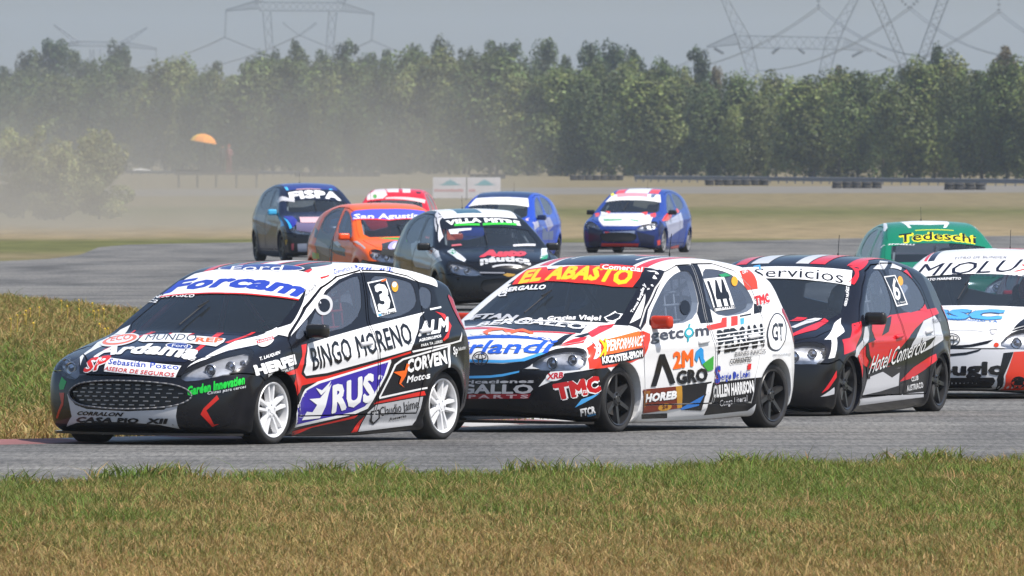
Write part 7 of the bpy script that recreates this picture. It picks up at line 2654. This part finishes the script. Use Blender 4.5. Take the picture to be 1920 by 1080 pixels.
  ('glass', 'windscreen_banner', 2, [('p', 'T', '#c81e2e', [[(-0.62, 1.56), (0, 1.5), (0.62, 1.54), (0.53, 1.86), (0.25, 1.82), (0, 1.81), (-0.25, 1.82), (-0.53, 1.86)]]),
   ('p', 'T', '#d8c8c8', [[(-0.444, 2.59), (-0.285, 2.433), (-0.174, 1.755), (-0.253, 1.601), (-0.602, 1.637), (-0.621, 1.919), (-0.51, 2.07)]]),
   ('e', 'T', '#5a9a50', ((-0.44, 1.754), (0.046, -0.015), (-0.008, 0.105))),
   ('p', 'T', '#e0b8b8', [[(-0.188, 1.644), (0.661, 1.69), (0.655, 1.521), (-0.2, 1.569)]])]),
  ('paint', 'livery_panel', 0, [('p', 'T', '#d8d0d0', [[(-0.265, 2.412), (0.02, 2.476), (0.062, 1.919), (-0.174, 1.931)]]),
   ('p', 'T', '#d8d0d0', [[(0.09, 2.498), (0.275, 2.538), (0.314, 1.932), (0.154, 1.899)]]),
   ('p', 'T', '#201820', [[(0.433, 2.035), (0.54, 2.053), (0.531, 1.927), (0.45, 1.921)]])]),
 ],
 'bluewhite': [
  ('glass', 'windscreen_banner', 2, [('p', 'T', '#dcdcd8', [[(-0.62, 1.54), (0, 1.48), (0.62, 1.52), (0.53, 1.86), (0.25, 1.82), (0, 1.81), (-0.25, 1.82), (-0.53, 1.86)]])]),
  ('paint', 'livery_panel', 0, [('p', 'T', '#24365c', [[(-0.53, 1.87), (0, 1.82), (0.53, 1.87), (0.53, 3.0), (-0.53, 3.0)]]),
   ('p', 'L', '#8a8aa8', [[(1.958, 0.858), (2.584, 0.887), (2.73, 0.713), (2.229, 0.588)]]),
   ('p', 'L', '#a8a8c0', [[(0.944, 0.783), (1.368, 0.813), (1.415, 0.702), (0.853, 0.625)]]),
   ('p', 'L', '#c0a8b8', [[(1.089, 0.861), (1.152, 0.877), (0.991, 0.814), (0.947, 0.814)]]),
   ('p', 'L', '#5a6a90', [[(1.647, 0.717), (2.153, 0.588), (2.749, 0.617), (2.712, 0.427), (1.718, 0.432)]])]),
 ],
 'tricolour': [
  ('glass', 'windscreen_banner', 2, [('p', 'T', '#dcdcdc', [[(-0.62, 1.55), (0, 1.49), (0.62, 1.53), (0.53, 1.86), (0.25, 1.82), (0, 1.81), (-0.25, 1.82), (-0.53, 1.86)]]),
   ('p', 'T', '#d8909a', [[(-0.444, 1.889), (0.25, 1.848), (0.29, 1.668), (-0.381, 1.683)]]),
   ('e', 'T', '#d8d040', ((-0.539, 1.893), (0.045, -0.019), (-0.023, 0.106))),
   ('p', 'T', '#5a6a88', [[(0.346, 1.812), (0.445, 1.843), (0.428, 1.68), (0.362, 1.66)]])]),
  ('paint', 'livery_panel', 0, [('p', 'T', '#d8d8e0', [[(-0.26, 1.86), (0.26, 1.86), (0.26, 2.4), (-0.26, 2.4)]]),
   ('p', 'T', '#d84850', [[(0.28, 1.87), (0.48, 1.9), (0.47, 2.3), (0.27, 2.3)]]),
   ('p', 'T', '#d84850', [[(-0.27, 2.3), (-0.47, 2.3), (-0.48, 1.9), (-0.28, 1.87)]]),
   ('p', 'F', '#dcdce0', [[(-0.629, 0.899), (-0.394, 0.865), (0.315, 0.866), (0.623, 0.815), (0.668, 0.646), (0.391, 0.592), (-0.34, 0.591), (-0.54, 0.755)]]),
   ('p', 'F', '#d84040', [[(-0.769, 0.856), (-0.656, 0.873), (-0.59, 0.794), (-0.658, 0.78)]]),
   ('p', 'F', '#d84040', [[(-0.52, 0.916), (-0.395, 0.899), (-0.383, 0.832)]]),
   ('p', 'F', '#d84040', [[(0.306, 0.88), (0.428, 0.896), (0.463, 0.812)]]),
   ('p', 'F', '#d84040', [[(0.505, 0.846), (0.6, 0.874), (0.674, 0.778), (0.586, 0.778)]]),
   ('p', 'F', '#58a070', [[(-0.401, 0.739), (0.045, 0.74), (0.06, 0.711), (-0.35, 0.693)]]),
   ('p', 'F', '#58a070', [[(0.211, 0.74), (0.425, 0.706), (0.421, 0.677), (0.245, 0.711)]]),
   ('p', 'F', '#7a86a0', [[(-0.33, 0.455), (0.369, 0.49), (0.353, 0.336), (-0.236, 0.284)]]),
   ('p', 'F', '#c83430', [[(-0.294, 0.472), (-0.183, 0.455), (-0.208, 0.319), (-0.269, 0.353)]]),
   ('p', 'F', '#c83430', [[(-0.368, 0.219), (0.449, 0.211), (0.418, 0.143), (-0.391, 0.15)]]),
   ('p', 'F', '#c8ccd8', [[(-0.128, 0.416), (0.319, 0.433), (0.311, 0.365), (-0.109, 0.348)]]),
   ('p', 'L', '#d84840', [[(0.672, 0.713), (1.297, 0.865), (1.727, 0.847), (1.362, 0.707), (0.684, 0.693)]]),
   ('p', 'L', '#a8acc4', [[(0.916, 0.678), (2.604, 0.878), (2.661, 0.548), (1.083, 0.298)]]),
   ('p', 'L', '#d84840', [[(0.296, 0.271), (0.443, 0.296), (0.483, 0.184), (0.352, 0.168)]]),
   ('p', 'L', '#1a2450', [[(0.567, 0.714), (0.615, 0.645), (0.866, 0.473), (0.339, 0.373), (0.314, 0.578)]]),
   ('p', 'L', '#d84840', [[(2.289, 0.948), (2.569, 0.981), (2.457, 0.878), (1.955, 0.846)]]),
   ('p', 'F', '#141a34', [[(-0.689, 0.577), (-0.351, 0.492), (-0.328, 0.305), (-0.448, 0.133), (-0.68, 0.167)]]),
   ('p', 'F', '#141a34', [[(0.399, 0.476), (0.765, 0.373), (0.747, 0.168), (0.493, 0.169)]]),
   ('p', 'L', '#d84840', [[(1.6, 0.127), (2.496, 0.174), (2.571, 0.09), (1.932, 0.076)]])]),
 ],
 'farright': [
  ('paint', 'livery_panel', 0, [('p', 'T', '#3a6ac0', [[(-0.52, 1.9), (-0.25, 1.86), (-0.22, 3.2), (-0.52, 3.2)]]),
   ('p', 'T', '#d04848', [[(-0.22, 1.86), (0.22, 1.86), (0.22, 3.2), (-0.22, 3.2)]]),
   ('p', 'T', '#d8d8e0', [[(-0.53, 1.78), (0, 1.72), (0.53, 1.78), (0.53, 1.88), (0, 1.84), (-0.53, 1.88)]])]),
 ],
}

build_car('lead', 'race_car', 'black and white hatchback numbered 3 leading the field, white wheels and black oval grille',
          dict(body='#121319', hood='#181c2e', spoiler='#1b2240', handles=('#c4c4c8', '#c4c4c8')), 'twin', (.78, .78, .79), LIV['lead'], cage=CAGE_RED, steer=-.02, near='lead',
          driver=('#1c1c22', '#c9c9cc', 'driver with pale helmet in the leading car numbered 3'), extras=led_extras)
build_car('second', 'race_car', 'white hatchback numbered 144 with black nose and red-yellow windscreen banner, running second',
          dict(body='#dcdcdc', front_bumper='#121318', handles=('#dcdcdc', '#dcdcdc'), spoiler='#d8d8d8'), 'six', (.020, .020, .022), LIV['second'], mirror='#b8331c',
          driver=('#16181e', '#303848', 'driver with dark helmet in the white car numbered 144'), extras=badge_extras)
build_car('third', 'race_car', 'red and black hatchback numbered 6 running third behind the white one',
          dict(body='#14161f', front_door_l='#14161f', front_bumper='#101116', handles=('#c9252f', '#c4c5c9'), spoiler='#1a1e2e'), 'six', (.018, .018, .020), LIV['third'],
          driver=('#20222a', '#d8d8d8', 'driver with white helmet in the red and black car numbered 6'))
build_car('fourth', 'race_car', 'white hatchback with a red bumper corner cut off by the right edge of the picture',
          dict(body='#dedede', front_bumper='#c4c5c9', handles=('#dedede', '#dedede')), 'six', (.020, .020, .022), LIV['fourth'],
          driver=('#24242a', '#b03030', 'driver behind the windscreen of the white car at the right edge'), extras=badge_extras)
FARCARS = [
    ('green', 'green hatchback with yellow lettering on its windscreen, half hidden behind the red and black one', dict(body='#0e7355', front_bumper='#0b5c46'), (.03, .03, .03), '#0e7355'),
    ('black', 'black hatchback with white roof and red bonnet lettering in the middle of the pack', dict(body='#10131a', spoiler='#d0d0d0'), (.03, .03, .03), '#15181c'),
    ('orange', 'orange hatchback with blue windscreen strip between the dark blue and the black ones', dict(body='#e8601c', front_bumper='#24241f', rear_door='#50463c'), (.04, .04, .04), '#e8501c'),
    ('blue', 'dark blue hatchback with big white windscreen lettering, leftmost of the cars behind', dict(body='#1a2238', front_bumper='#14161e'), (.03, .03, .03), '#40a8d8'),
    ('red', 'red hatchback farthest back, only its roof and windscreen showing above the orange one', dict(body='#c81e2e'), (.03, .03, .03), '#c81e2e'),
    ('bluewhite', 'blue hatchback with a plain white windscreen strip behind the black one', dict(body='#2446a8'), (.03, .03, .03), '#1a2a50'),
    ('tricolour', 'blue hatchback with white bonnet and red patches, alone behind the pack', dict(body='#28428c', front_bumper='#182860'), (.25, .25, .26), '#141820'),
    ('farright', 'hatchback with a blue and red roof peeping over the white one at the right edge', dict(body='#b8242c'), (.03, .03, .03), '#b8242c'),
]
for key, label, colors, rimc, mir in FARCARS:
    build_car(key, 'race_car', label, colors, 'six', rimc, LIV[key], near=False, mirror=mir)
